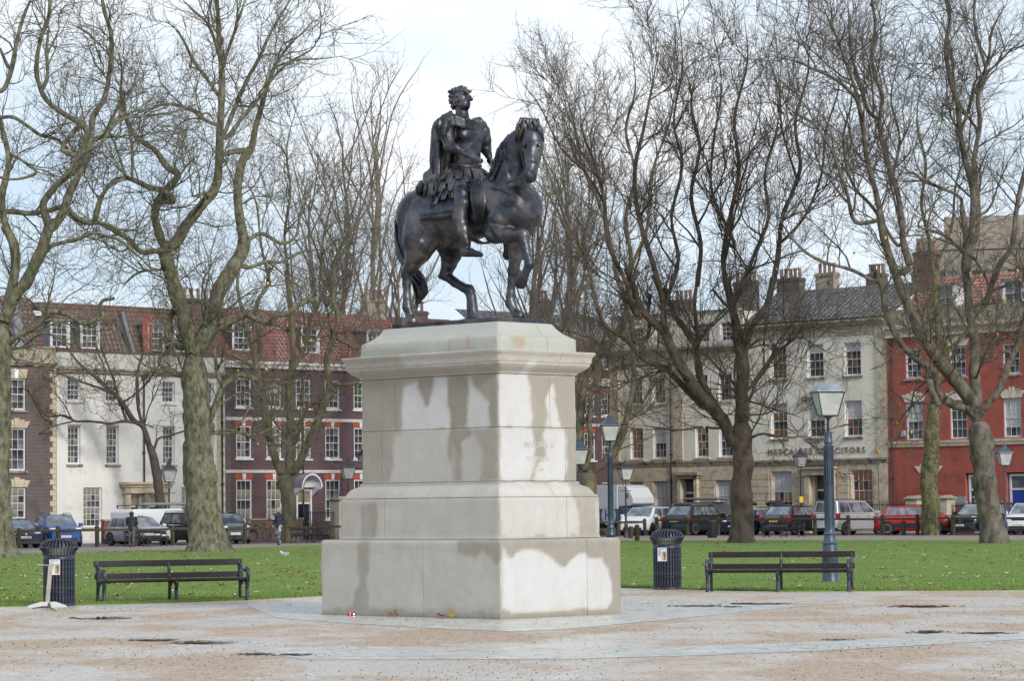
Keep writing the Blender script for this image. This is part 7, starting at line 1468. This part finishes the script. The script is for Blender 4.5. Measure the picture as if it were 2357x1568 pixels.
for s_ in (-1, 1):
    q = [(1.85, 1.2), (2.85, 1.2), (2.4, 1.65), (1.85, 1.65)]; MB().prism(q if s_ > 0 else q[::-1], s_ * .975, s_ * .992).build('side_window', car_glass, bv)
    for xw in (-2.3, 2.9):
        w2 = link('wheel', wheel_mesh(.36)[0], bv, (xw, s_ * .92, .36)); link('rim', wheel_mesh(.36)[1], w2, (0, 0, 0)); w2.rotation_euler = (0, 0, pi if s_ < 0 else 0)
MB().box(-3.6, 3.0, -.9, .9, .4, .74).build('chassis', dark_trim, bv)
MB().box(2.25, 2.5, -1.02, -1.005, 2.3, 2.62).build('nose_window', car_glass, bv)
hb2 = mat('letter_blue', (.02, .09, .40), .4); hw = mat('ring_white', (.55, .57, .58), .4)
for x in (-.62, .85):
    MB().lathe([(.62, 0), (.62, .006)], 30).build('logo_ring', hw, bv, loc=(x, -1.07, 1.22)).rotation_euler = (pi / 2, 0, 0)
    tt = txt('H', 1.0, hb2, bv, (x, -1.082, 1.22), (pi / 2, 0, 0), 'lettering', .002); tt['kind'] = 'stuff'

# ================================================================ timber fence
def fence(side, t_a, t_b, label):
    f = LP if side == 'L' else RP; out = 14.45 if side == 'L' else 12.45; o = empty('timber_fence', f(t_a, out), AL if side == 'L' else AR, label, 'fence'); n = int(round((t_b - t_a) / 2.42)); prev = None
    for i in range(n + 1):
        x = i * 2.42; h_ = (1.02 if side == 'L' else 1.12) + R_.uniform(-.04, .05); tl_ = radians(R_.uniform(-1.6, 1.6)); s_ = .085 + R_.uniform(-.008, .01)
        pm = MB().box(-s_, s_, -s_, s_, -.02, h_ - .04).lathe([(s_ * 1.38, h_ - .04), (s_ * 1.1, h_ + .02), (.01, h_ + .035)], 4, ph=pi / 4, cap=False); q = bevel(pm.build('post', fence_wood, o, loc=(x, 0, 0)), .014); q.rotation_euler = (tl_, tl_ * .6, 0)
        if i: z = (.84 if side == 'L' else .93) + R_.uniform(-.02, .02); bevel(MB().box(-1.205, 1.205, -.125, -.09, -.06, .06).build('rail', fence_wood, o, loc=(x - 1.21, 0, z)), .01).rotation_euler = (0, radians(R_.uniform(-.5, .5)), 0)
fence('L', -78.0, -13.0, 'weathered timber post and rail fence along the left side of the square'); fence('R', 15.2, 47.0, 'weathered timber post and rail fence along the right side of the square')
for px, y, h_, lb in ((1466, 1247, .8, 'short brown timber bollard on the path beside the litter bin top'), (2079, 1233, .78, 'short mossy timber bollard in front of the red car'), (1452, 1240, .62, 'low timber stub post beside the black lamp base')):
    q = gd(px, y); o = MB().box(-.09, .09, -.09, .09, 0, h_).lathe([(.12, h_), (.06, h_ + .05), (.01, h_ + .055)], 4, ph=pi / 4, cap=False).build('timber_bollard', fence_wood, None, loc=q, rz=.6); bevel(o, .015); tag(o, lb, 'bollard')

# ================================================================ street lamps
glass_l = mat('lantern_glass', (.52, .52, .51), .10, c2=(.38, .38, .38), scale=3, spec=.6)
lamp_green = mat('lamp_blue_green', (.014, .032, .048), .4, c2=(.028, .055, .078), scale=5, c3=(.025, .04, .06), s3=9, coat=.2)
def lantern(o, z0, s_, m, finial=True, glow=False):
    """four sided tapered lantern, s_ = width at the top of the glass"""
    a, b_ = s_ * .30, s_ * .5; h_ = s_ * .86; fr = MB()
    c4 = lambda r, z: [(r, r, z), (-r, r, z), (-r, -r, z), (r, -r, z)]
    for k in range(4):
        p0, p1 = Vector(c4(a, z0)[k]), Vector(c4(b_, z0 + h_)[k]); fr.tube([p0, p1], s_ * .022, 5); q0, q1 = Vector(c4(b_, z0 + h_)[k]), Vector(c4(b_, z0 + h_)[(k + 1) % 4]); fr.tube([q0, q1], s_ * .035, 5); fr.tube([Vector(c4(a, z0)[k]), Vector(c4(a, z0)[(k + 1) % 4])], s_ * .028, 5)
        if finial: fr.lathe([(s_ * .03, 0), (s_ * .02, s_ * .05), (.002, s_ * .09)], 6, c4(b_, z0 + h_ + .01)[k])
    fr.build('lantern_frame', m, o)
    for k in range(4):
        p = [Vector(c4(a * .97, z0 + .01)[k]), Vector(c4(a * .97, z0 + .01)[(k + 1) % 4]), Vector(c4(b_ * .97, z0 + h_ - .01)[(k + 1) % 4]), Vector(c4(b_ * .97, z0 + h_ - .01)[k])]; quadpanel(o, 'pane', p, glass_l, 0, .004)
    rf = MB(); r0 = b_ * sqrt(2) * 1.06; zt = z0 + h_ + s_ * .02
    prof = [(r0, zt), (r0 * .98, zt + s_ * .05), (r0 * .62, zt + s_ * .24), (r0 * .40, zt + s_ * .33)] if not finial else [(r0, zt), (r0 * .98, zt + s_ * .05), (r0 * .55, zt + s_ * .26), (r0 * .36, zt + s_ * .36), (r0 * .30, zt + s_ * .42), (r0 * .30, zt + s_ * .50)]
    rf.lathe(prof, 4, ph=pi / 4); rf.build('lantern_roof', m if finial else mat('lead_grey_roof', (.13, .15, .18), .45, c2=(.26, .29, .33), scale=4), o)
    if finial: MB().lathe([(s_ * .16, zt + s_ * .50), (s_ * .14, zt + s_ * .56), (s_ * .05, zt + s_ * .60), (s_ * .07, zt + s_ * .66), (s_ * .03, zt + s_ * .70), (s_ * .045, zt + s_ * .76), (.003, zt + s_ * .88)], 10).build('finial', m, o, True)
    MB().lathe([(.05 * s_, z0 - .02), (.05 * s_, z0 + h_ * .55), (.12 * s_, z0 + h_ * .6), (.16 * s_, z0 + h_ * .8), (.1 * s_, z0 + h_ * .95)], 10).build('burner', mat('lamp_burner', (.5, .5, .45), .4), o, True)
def lamp(label, p, H_, m, s_=.70, rz=.3, big=False, finial=True, ladder=True, scale=1.0):
    o = empty('street_lamp', p, rz, label, 'street lamp', 'lantern street lamps'); top = H_ - s_ * (1.76 if finial else 1.24)   # foot of the lantern
    k = 1.45 if big else 1.0
    prof = [(.145 * k, 0), (.145 * k, .10), (.125 * k, .13), (.125 * k, .55), (.14 * k, .58), (.10 * k, .63), (.12 * k, .70), (.10 * k, .74), (.085 * k, .80), (.09 * k, .86), (.068 * k, .92), (.058 * k, 1.4), (.045 * k, top * .62), (.04 * k, top - .5), (.055 * k, top - .48), (.055 * k, top - .42), (.04 * k, top - .38)]
    if big: prof = [(.20, 0), (.20, .05), (.185, .08), (.175, .60), (.185, .62), (.165, .66), (.165, .80), (.155, .84), (.175, .87), (.14, .92), (.13, 1.05), (.145, 1.07), (.115, 1.11), (.105, 1.18), (.10, 2.0), (.085, top - .62), (.10, top - .60), (.10, top - .55), (.085, top - .52), (.095, top - .36), (.02, top - .34)]
    MB().lathe(prof, 20 if big else 12).build('post', m, o, True).data.set_sharp_from_angle(angle=radians(35))
    if big:
        fl = MB()
        for i in range(16): a = 2 * pi * i / 16; fl.box(.098, .112, -.008, .008, 1.25, top - .66, Matrix.Rotation(a, 3, 'Z'), (0, 0, 2))
        fl.build('fluting', m, o)['kind'] = 'stuff'
    MB().lathe([(.02 * k, top - .40), (.018 * k, top - .10), (.03 * k, top - .06), (s_ * .22, top)], 8).build('neck', m, o, True)
    if ladder and not big:
        MB().tube([(-.32, 0, top - .62), (.32, 0, top - .62)], .016, 6).ball((-.33, 0, top - .62), .03, 6, 5).ball((.33, 0, top - .62), .03, 6, 5).build('ladder_rest', m, o, True)
        fb = MB()
        for sg in (-1, 1): fb.tube([(sg * .04, 0, top - .40), (sg * .13, 0, top - .30), (sg * .17, 0, top - .18), (sg * .12, 0, top - .08), (sg * .19, 0, top)], .012, 5)
        fb.build('scroll', m, o, True)['kind'] = 'stuff'
    lantern(o, top, s_, m, finial); return o
lamp('tall blue grey fluted lamp post with a wide flat topped lantern behind the right bench', gd(1911, 1343), 4.42, lamp_blue, .60, rz=.18, big=True, finial=False)
def lpos(px, Y): q = at(px, 1180, Y); return Vector((q.x, Y, 0))
lamp('green blue lamp post rising just right of the pedestal', lpos(1405, 119), 5.6, lamp_green, .70, rz=.1, big=True)
lamp('green blue lamp post whose lantern peeps out behind the pedestal edge', lpos(1334, 124), 4.75, lamp_green, .70, rz=.1)
lamp('small black lamp post beside the green lamp post, before the box van', lpos(1440, 170), 4.55, iron_black, .72)
lamp('black lamp post against the cream house, behind the white van', lpos(389, 168), 4.75, iron_black, .76)
lamp('black lamp post beside the left edge of the pedestal', lpos(801, 170), 4.8, iron_black, .74)
l7 = lamp('black lamp post with a yellow sign before the solicitors house', lpos(1843, 176), 5.2, iron_black, .68); MB().box(-.12, .12, -.09, -.075, 1.9, 2.25).build('yellow_sign', mat('yellow_sign', (.75, .50, .03), .5), l7)
lamp('black lamp post at the right edge beside the blue door', lpos(2313, 159), 5.05, lamp_blue, .74, rz=.15)
# arch lamp over the gate
pa = LP(-25.1, 3.0); oa = empty('lamp_arch', pa, AL, 'black wrought iron arch carrying a lantern over the gate of the brick house', 'lamp arch'); am = MB()
arch_pts = [Vector((1.9 * cos(a), 0, 2.6 + 1.65 * sin(a))) for a in np.linspace(pi, 0, 25)]; am.tube([(-1.9, 0, 2.3)] + arch_pts + [(1.9, 0, 2.3)], .035, 6)
am.build('arch', iron_black, oa)
ab = MB()
for sg in (-1, 1):
    ab.tube([(sg * 1.3, 0, 3.85), (sg * .9, 0, 4.35), (sg * .45, 0, 4.9), (sg * .2, 0, 5.0)], .022, 5).tube([(sg * .55, 0, 4.2), (sg * .35, 0, 4.6), (sg * .30, 0, 4.95)], .02, 5).tube([(sg * 1.62, 0, 3.5), (sg * 1.85, 0, 3.7), (sg * 1.7, 0, 3.85)], .02, 5)
ab.build('brace', iron_black, oa); lantern(oa, 4.55, .55, iron_black)

# ================================================================ benches, bins and small things
def bench(label, p, rz, L=2.9, m=None, wood=None, group='slatted park benches', small=False):
    m = m or iron_blue; wood = wood or dark_wood; o = empty('park_bench', p, rz, label, 'bench', group); n = 3; D = .46
    for i, z, y, hh, tl_ in ((0, .735, .50, .115, -.16), (1, .50, .45, .105, -.14)):
        bevel(MB().box(-L / 2, L / 2, -.018, .018, -hh / 2, hh / 2).build('back_slat', wood, o, loc=(0, y, z)), .006).rotation_euler = (tl_, 0, 0)
    for i in range(4): bevel(MB().box(-L / 2 + .02, L / 2 - .02, -.045, .045, -.024, .024).build('seat_slat', wood, o, loc=(0, .03 + i * .112, .41 + (.012 if i == 0 else 0) - .004 * i)), .006)
    for j, x in enumerate((-L / 2 + .06, 0, L / 2 - .06)):
        fm = MB(); w_ = .024
        def flat(pts, r):   # flat iron bar following a curve in the y-z plane
            pts = [Vector((x, a, b)) for a, b in pts]; c = smooth_poly([tuple(q) for q in pts], 4); fm.tube([Vector(q) for q in c], r, 6)
        flat([(-.02, .0), (.0, .10), (.03, .22), (-.01, .33), (-.02, .40)], .036); flat([(.46, .0), (.44, .15), (.43, .38), (.47, .60), (.52, .79)], .032); flat([(-.02, .385), (.2, .375), (.43, .385)], .022); flat([(.0, .05), (.22, .07), (.45, .05)], .014)
        flat([(.0, .36), (.06, .30), (.12, .36)], .018); flat([(.42, .36), (.36, .30), (.30, .36)], .018)
        if j != 1 and not small: flat([(-.02, .38), (-.05, .48), (-.02, .585), (.035, .62), (.075, .59), (.07, .555)], .038); flat([(.035, .615), (.16, .57), (.28, .60), (.36, .66), (.47, .70)], .022)
        elif j != 1: flat([(-.02, .38), (-.02, .60), (.2, .62), (.46, .62)], .02)
        fm.build('leg_frame', m, o, True)
    return o
b1 = gd(405, 1387); bench('dark slatted iron bench on the lawn edge beside the left litter bin', b1 + Vector((0, .1, 0)), radians(24), 2.95)
b2 = gd(1790, 1364); bench('dark slatted iron bench in front of the tall lamp post', b2 + Vector((0, .1, 0)), radians(-15), 2.95)
bench('distant dark bench in front of the silver car', lpos(342, 150), AL, 2.4, iron_black, small=True, group='distant benches'); bench('distant dark bench beside the three stemmed tree', lpos(719, 158), AL, 2.4, iron_black, small=True, group='distant benches')
bench('distant dark bench in front of the black estate car', lpos(1797, 164), AR, 2.6, iron_black, small=True, group='distant benches')
def bin_(label, p, rz, poster, m=None):
    m = m or iron_blue; o = empty('litter_bin', p, rz, label, 'litter bin', 'domed slatted litter bins'); r = .285; n = 30
    MB().lathe([(r + .012, 0), (r + .012, .05), (r, .055), (r, 0)], 28, cap=False).build('foot_ring', m, o, True)
    MB().lathe([(.24, .04), (.24, .84), (.22, .84), (.22, .06), (.01, .06)], 24, cap=False).build('liner', mat('dark_liner', (.015, .017, .02), .7), o, True)
    sl = MB().box(-.018, .018, -.005, .005, .03, .88).mesh('slat', m); nk = MB().tube([(0, 0, .93), (0, -.012, .99), (0, -.045, 1.04), (0, -.075, 1.07)], .011, 4).mesh('neck_slat', m)
    dm = MB()
    dpts = [(0, -.0 + (.355 - rr), zz) for rr, zz in ((.350, 1.085), (.335, 1.14), (.30, 1.185), (.25, 1.215), (.175, 1.235))]
    for k in range(len(dpts) - 1):
        a_, b_ = dpts[k], dpts[k + 1]; w0 = .019 * (1 - .12 * k); w1 = .019 * (1 - .12 * (k + 1)); q = [(-w0, a_[1], a_[2]), (w0, a_[1], a_[2]), (w1, b_[1], b_[2]), (-w1, b_[1], b_[2])]; q2 = [(x, y + .006, z - .006) for x, y, z in q]
        dm.add(q + q2, [(0, 1, 2, 3), (7, 6, 5, 4), (0, 3, 7, 4), (2, 1, 5, 6)])
    dm = dm.mesh('dome_slat', m)
    for i in range(n):
        a = 2 * pi * i / n; c_, s_ = cos(a), sin(a)
        link('slat', sl, o, (r * s_, -r * c_, 0), a); link('neck_slat', nk, o, (r * s_, -r * c_, 0), a); link('dome_slat', dm, o, (.355 * s_, -.355 * c_, 0), a)
    for z0, z1, rr in ((.86, .935, r + .008), (.25, .28, r - .012)): MB().lathe([(rr, z0), (rr, z1), (rr - .012, z1), (rr - .012, z0), (rr, z0)], 32, cap=False).build('band', m, o, True)
    MB().lathe([(.375, 1.065), (.378, 1.078), (.372, 1.09), (.345, 1.09), (.345, 1.065), (.375, 1.065)], 32, cap=False).build('rim', m, o, True); MB().lathe([(.178, 1.228), (.178, 1.245), (.15, 1.245), (.15, 1.228), (.178, 1.228)], 24, cap=False).build('top_ring', m, o, True)
    a0, zz = poster; pp = MB().box(-.10, .10, -.004, .0, -.14, .14).build('notice', mat('notice_white', (.66, .68, .72), .5), o, loc=((r + .012) * sin(a0), -(r + .012) * cos(a0), zz), rz=a0)
    MB().prism([(.0, -.12), (.09, -.12), (.09, .06), (.0, .06)], -.007, -.0045).build('notice_picture', mat('notice_yellow', (.45, .42, .12), .6), pp)
    MB().prism([(.03, .0), (.02, .03), (.045, .05), (.075, .04), (.08, .0), (.06, -.03), (.045, -.03)], -.010, -.0075).build('blue_shape', mat('notice_blue', (.04, .12, .40), .6), pp); MB().prism([(.045, -.03), (.06, -.03), (.085, -.0), (.075, -.06), (.06, -.115), (.05, -.115)], -.010, -.0075).build('red_shape', mat('notice_red', (.45, .03, .03), .6), pp)
    tx = MB()
    for k, w_ in enumerate((.07, .08, .06, .075)): tx.box(-.09, -.09 + w_, -.0065, -.0045, .07 - k * .03, .08 - k * .03)
    tx.build('small_print', plate_t, pp)['kind'] = 'stuff'; txt('Thank you', .035, plate_t, pp, (-.01, -.007, .115), (pi / 2, 0, 0), 'print', .0005)['kind'] = 'stuff'
    return o
bin_('blue grey slatted domed litter bin at the left edge behind the wooden stand', gd(136, 1396) - Vector((.0, .0, 0)), 0, (-.12, .72)); bin_('blue grey slatted domed litter bin right of the pedestal beside the right bench', gd(1536, 1358), 0, (-.40, .73))
o = empty('litter_bin', lpos(1638, 164), .4, 'small dark slatted bin by the fence left of the brown tree trunk', 'litter bin'); MB().lathe([(.25, 0), (.26, .85), (.28, .88), (.28, .95), (.22, .95)], 16).build('drum', iron_black, o, True)
sl = MB().box(-.018, .018, -.004, .004, .05, .84).mesh('slat', iron_blue)
for i in range(16): a = 2 * pi * i / 16; link('slat', sl, o, (.268 * sin(a), -.268 * cos(a), 0), a)
# upright wooden stand in front of the left bin
ps = gd(108, 1399); o = empty('wooden_stand', ps, radians(8), 'pale broken wooden stand with splayed feet in front of the left bin', 'stand'); wp = mat('weathered_pale_wood', (.27, .24, .20), .7, c2=(.42, .39, .35), scale=8, stretch=(3, 3, .6), bump=.2)
MB().box(-.038, .038, -.02, .02, .05, .76, Matrix.Rotation(radians(5), 3, 'Y'), (0, 0, 0)).build('upright', wp, o); MB().box(-.18, .20, -.010, .010, .758, .774, Matrix.Rotation(radians(3.5), 3, 'Y')).build('crossbar', wp, o)
ft = mat('white_foot', (.50, .52, .52), .5); bevel(MB().prism([(-.36, 0), (.0, 0), (.03, .10), (-.12, .10), (-.34, .035)], -.06, .06).build('foot', ft, o), .01); bevel(MB().prism([(.08, 0), (.36, 0), (.35, .03), (.16, .10), (.04, .10)], -.10, .04).build('foot', ft, o), .01)
o = MB().tube([gd(76, 1404) + Vector((0, 0, .02)), gd(96, 1403) + Vector((0, 0, .035)), gd(112, 1405) + Vector((0, 0, .05)), gd(128, 1409) + Vector((0, 0, .02))], [.012, .018, .02, .008], 6).tube([gd(110, 1405) + Vector((0, 0, .04)), gd(116, 1400) + Vector((0, 0, .09))], [.012, .006], 5).build('fallen_stick', mat('stick', (.14, .08, .05), .8)); tag(o, 'broken brown stick lying on the gravel before the wooden stand', 'stick')
# can and leaves at the foot of the pedestal
def pfoot(px, out=.06): t = onplane(PC + E1 * HX - ny_ * (HY + out), -E1, px, 1420)[0]; return PC + E1 * (HX - t) - ny_ * (HY + out)
o = empty('drinks_can', pfoot(808, .14) + Vector((0, 0, .034)), radians(-12), 'crushed red drinks can lying against the foot of the pedestal', 'can'); c_ = MB().mat(mat('can_red', (.55, .02, .02), .3, .4)); c_.tube([(-.055, 0, 0), (-.05, 0, 0), (.0, .004, -.002), (.05, 0, 0)], [.024, .033, .029, .033], 16); c_.build('can_body', parent=o, smooth=True)
MB().tube([(.050, 0, 0), (.062, 0, 0)], [.034, .027], 16).build('can_end', chrome, o); MB().tube([(-.02, .002, -.001), (-.012, .003, -.001)], .0335, 16).build('white_band', plate_w, o)
def leaf(px, m, s_, up, lb, k):
    sh = [(0, -.5), (.22, -.25), (.5, -.2), (.3, .1), (.42, .42), (.12, .3), (0, .62), (-.12, .3), (-.42, .42), (-.3, .1), (-.5, -.2), (-.22, -.25)]; mb = MB(); vs = [(0, 0, .0)] + [(x * s_, y * s_, .25 * s_ * (x * x + y * y) * 3) for x, y in sh]; mb.add(vs, [(0, i + 1, (i + 1) % 12 + 1) for i in range(12)])
    o = mb.build('fallen_leaf', m, None, loc=pfoot(px, .12) + Vector((0, 0, .03 + s_ * .3 * up)), rz=k); o.rotation_euler = (up * 1.1, .1, k); so_ = o.modifiers.new('t', 'SOLIDIFY'); so_.thickness = .003; tag(o, lb, 'leaf'); return o
leaf(896, leaf_ms[4], .13, .5, 'rust red crumpled leaf at the middle of the pedestal foot', .3); leaf(910, leaf_ms[3], .12, .9, 'dark brown curled leaf beside the rust red leaf at the pedestal foot', 1.2); leaf(1013, leaf_ms[0], .15, .3, 'orange leaf at the pedestal foot, left of the olive one', 2); leaf(1037, mat('leaf_olive', (.22, .18, .03), .6), .15, 1.0, 'olive yellow leaf standing against the pedestal foot', .4)
# bicycle by the low wall
ob = empty('bicycle', lpos(597, 172), AL, 'dark bicycle leaning by the low brick wall left of the walking man', 'bicycle'); wm = MB()
for x in (-.52, .52): w2 = MB().tube([(x + .33 * cos(a), 0, .34 + .33 * sin(a)) for a in np.linspace(0, 2 * pi, 25)], .022, 6).build('wheel', tyre_m, ob, True)
MB().tube([(-.52, 0, .34), (-.15, 0, .36), (-.3, 0, .85)], .02, 6).tube([(-.15, 0, .36), (.36, 0, .86), (-.27, 0, .80)], .02, 6).tube([(.52, 0, .34), (.36, 0, .95)], .02, 6).build('frame', dark_trim, ob); MB().tube([(.36, -.25, 1.0), (.36, 0, .96), (.36, .25, 1.0)], .016, 6).build('handlebar', dark_trim, ob); bevel(MB().box(-.42, -.18, -.07, .07, .88, .95).build('saddle', dark_trim, ob), .03); bevel(MB().box(-.75, -.35, -.2, .2, .5, .78).build('pannier', dark_trim, ob), .04)

# ================================================================ people and the gull
def mk(name, sdf, m, o): return sdf.build(name, m, o, 1)
skin = mat('skin', (.45, .26, .18), .6); jacket = mat('navy_jacket', (.012, .014, .026), .7, c2=(.03, .032, .045), scale=6); camo = mat('camouflage_trousers', (.10, .11, .15), .85, c2=(.34, .36, .42), scale=9, lo=.47, hi=.53, c3=(.03, .035, .05), s3=11)
def person(label, p, rz, kind):
    o = empty('person', p, rz, label, 'person'); s = SDF((-.45, -.4, -.02), (.55, .4, 1.9), .02)
    # x = the way he faces, y = his left
    if kind == 'walk': L1 = [(0, .09, .93), (.16, .10, .52), (.10, .10, .10)]; L2 = [(0, -.09, .93), (.02, -.10, .52), (-.26, -.10, .16)]; A1 = [(0, .21, 1.46), (-.08, .26, 1.18), (.04, .24, .98)]; A2 = [(0, -.21, 1.46), (.02, -.27, 1.17), (.14, -.22, .98)]
    else: L1 = [(0, .09, .93), (.03, .10, .52), (.0, .10, .09)]; L2 = [(0, -.09, .93), (.0, -.10, .52), (-.03, -.10, .09)]; A1 = [(0, .22, 1.44), (.04, .27, 1.17), (.20, .16, 1.08)]; A2 = [(0, -.22, 1.44), (.04, -.27, 1.17), (.20, -.14, 1.08)]
    t = SDF((-.45, -.4, -.02), (.55, .4, 1.05), .018); 
    for L_ in (L1, L2): t.chain(L_, [.105, .075, .055], .03)
    t.ell((0, 0, .93), (.12, .17, .12), k=.04); t.disp(lambda X, Y, Z: .006 * np.sin(Z * 50) * np.sin(X * 30)); mk('trousers', t, camo if kind == 'walk' else mat('grey_trousers', (.05, .052, .06), .8, c2=(.14, .14, .15), scale=5), o)
    j = SDF((-.45, -.45, .8), (.55, .45, 1.75), .018); j.ell((0, 0, 1.2), (.15, .20, .33), k=.05).ell((0, 0, 1.40), (.13, .23, .14), k=.06).cap((0, 0, .92), (0, 0, 1.05), .155, .155, k=.05)
    for A_ in (A1, A2): j.chain(A_, [.075, .062, .05], .03)
    j.cap((0, 0, 1.5), (0, 0, 1.57), .075, .07, k=.03)
    if kind != 'walk': j.ell((-.01, 0, 1.68), (.125, .115, .145), k=.05).ell((.12, 0, 1.67), (.05, .07, .09), k=.02, cut=True)
    j.disp(lambda X, Y, Z: .006 * np.sin(Z * 34 + X * 9)); mk('jacket', j, jacket, o)
    s.ell((.015, 0, 1.70), (.10, .078, .125), k=.02).cap((0, 0, 1.5), (.0, 0, 1.62), .055, .055, k=.03).ell((.11, 0, 1.69), (.025, .016, .03), k=.015).ell((.07, 0, 1.62), (.04, .05, .04), k=.02).ell((.0, .08, 1.69), (.02, .014, .03), k=.01).ell((.0, -.08, 1.69), (.02, .014, .03), k=.01)
    s.ell((.10, .032, 1.715), (.018, .014, .01), k=.006, cut=True).ell((.10, -.032, 1.715), (.018, .014, .01), k=.006, cut=True).ell((.108, 0, 1.645), (.012, .028, .006), k=.006, cut=True)
    for A_ in (A1, A2):
        h_ = np.array(A_[2]); dv = (h_ - np.array(A_[1])); dv = dv / np.linalg.norm(dv); s.ell(h_ + dv * .07, (.03, .028, .05), k=.02)
        for q in range(4): s.cap(h_ + dv * .10 + [.0, (q - 1.5) * .016, 0], h_ + dv * .165 + [.015, (q - 1.5) * .016, -.01], .010, .008, k=.006)
        s.cap(h_ + dv * .06, h_ + dv * .11 + [.03, 0, .01], .012, .009, k=.008)
    s.build('head_and_hands', skin, o)
    hr = SDF((-.15, -.12, 1.6), (.15, .12, 1.87), .015); hr.ell((-.015, 0, 1.735), (.105, .088, .10), k=.02).ell((.07, 0, 1.68), (.09, .1, .085), k=.02, cut=True)
    if kind == 'walk': hr.build('cropped_hair', mat('fair_hair', (.25, .17, .11), .8), o)
    sh_ = MB()
    for L_ in (L1, L2): a = L_[2]; sh_.ball((a[0] + .07, a[1], max(.05, a[2] - .045)), (.145, .05, .05), 10, 6)
    sh_.build('shoes', mat('dark_shoes', (.03, .03, .045), .6), o, True)['kind'] = 'stuff' if False else 'part'
    return o
pw = person('man in a navy jacket and camouflage trousers walking past the three stemmed tree', lpos(641, 150) + Vector((0, 0, .0)), radians(-118), 'walk'); pw.scale = (1.05,) * 3
MB().box(.10, .16, -.30, -.16, 1.22, 1.42).build('carried_folder', mat('pale_folder', (.3, .33, .42), .5), pw)
person('figure in a black hooded jacket standing before the silver car', lpos(303, 149.2), radians(75), 'stand')
og = empty('gull', gd(655, 1284, .035), radians(165), 'white and grey gull standing on the lawn left of the pedestal', 'bird'); s = SDF((-.3, -.12, 0), (.34, .12, .42), .012)
s.ell((0, 0, .20), (.19, .085, .085), rotm((1, 0, .12)), k=.02).cap((.13, 0, .23), (.20, 0, .30), .05, .038, k=.03).ell((.215, 0, .315), (.05, .038, .04), k=.02).cap((-.12, 0, .19), (-.26, 0, .19), .04, .012, k=.03); s.build('body', mat('gull_white', (.72, .72, .72), .7), og)
s = SDF((-.32, -.13, .08), (.2, .13, .34), .012); s.ell((-.05, .05, .23), (.19, .045, .06), k=.01).ell((-.05, -.05, .23), (.19, .045, .06), k=.01); s.build('wings', mat('gull_grey', (.33, .36, .40), .7), og); og.scale = (.68,) * 3
MB().tube([(.255, 0, .312), (.30, 0, .303)], [.012, .004], 6).build('beak', lamp_o, og)
for sg in (-1, 1): MB().tube([(.0, sg * .03, .13), (.0, sg * .03, .0)], .007, 5).build('leg', mat('gull_leg', (.5, .35, .3), .6), og)
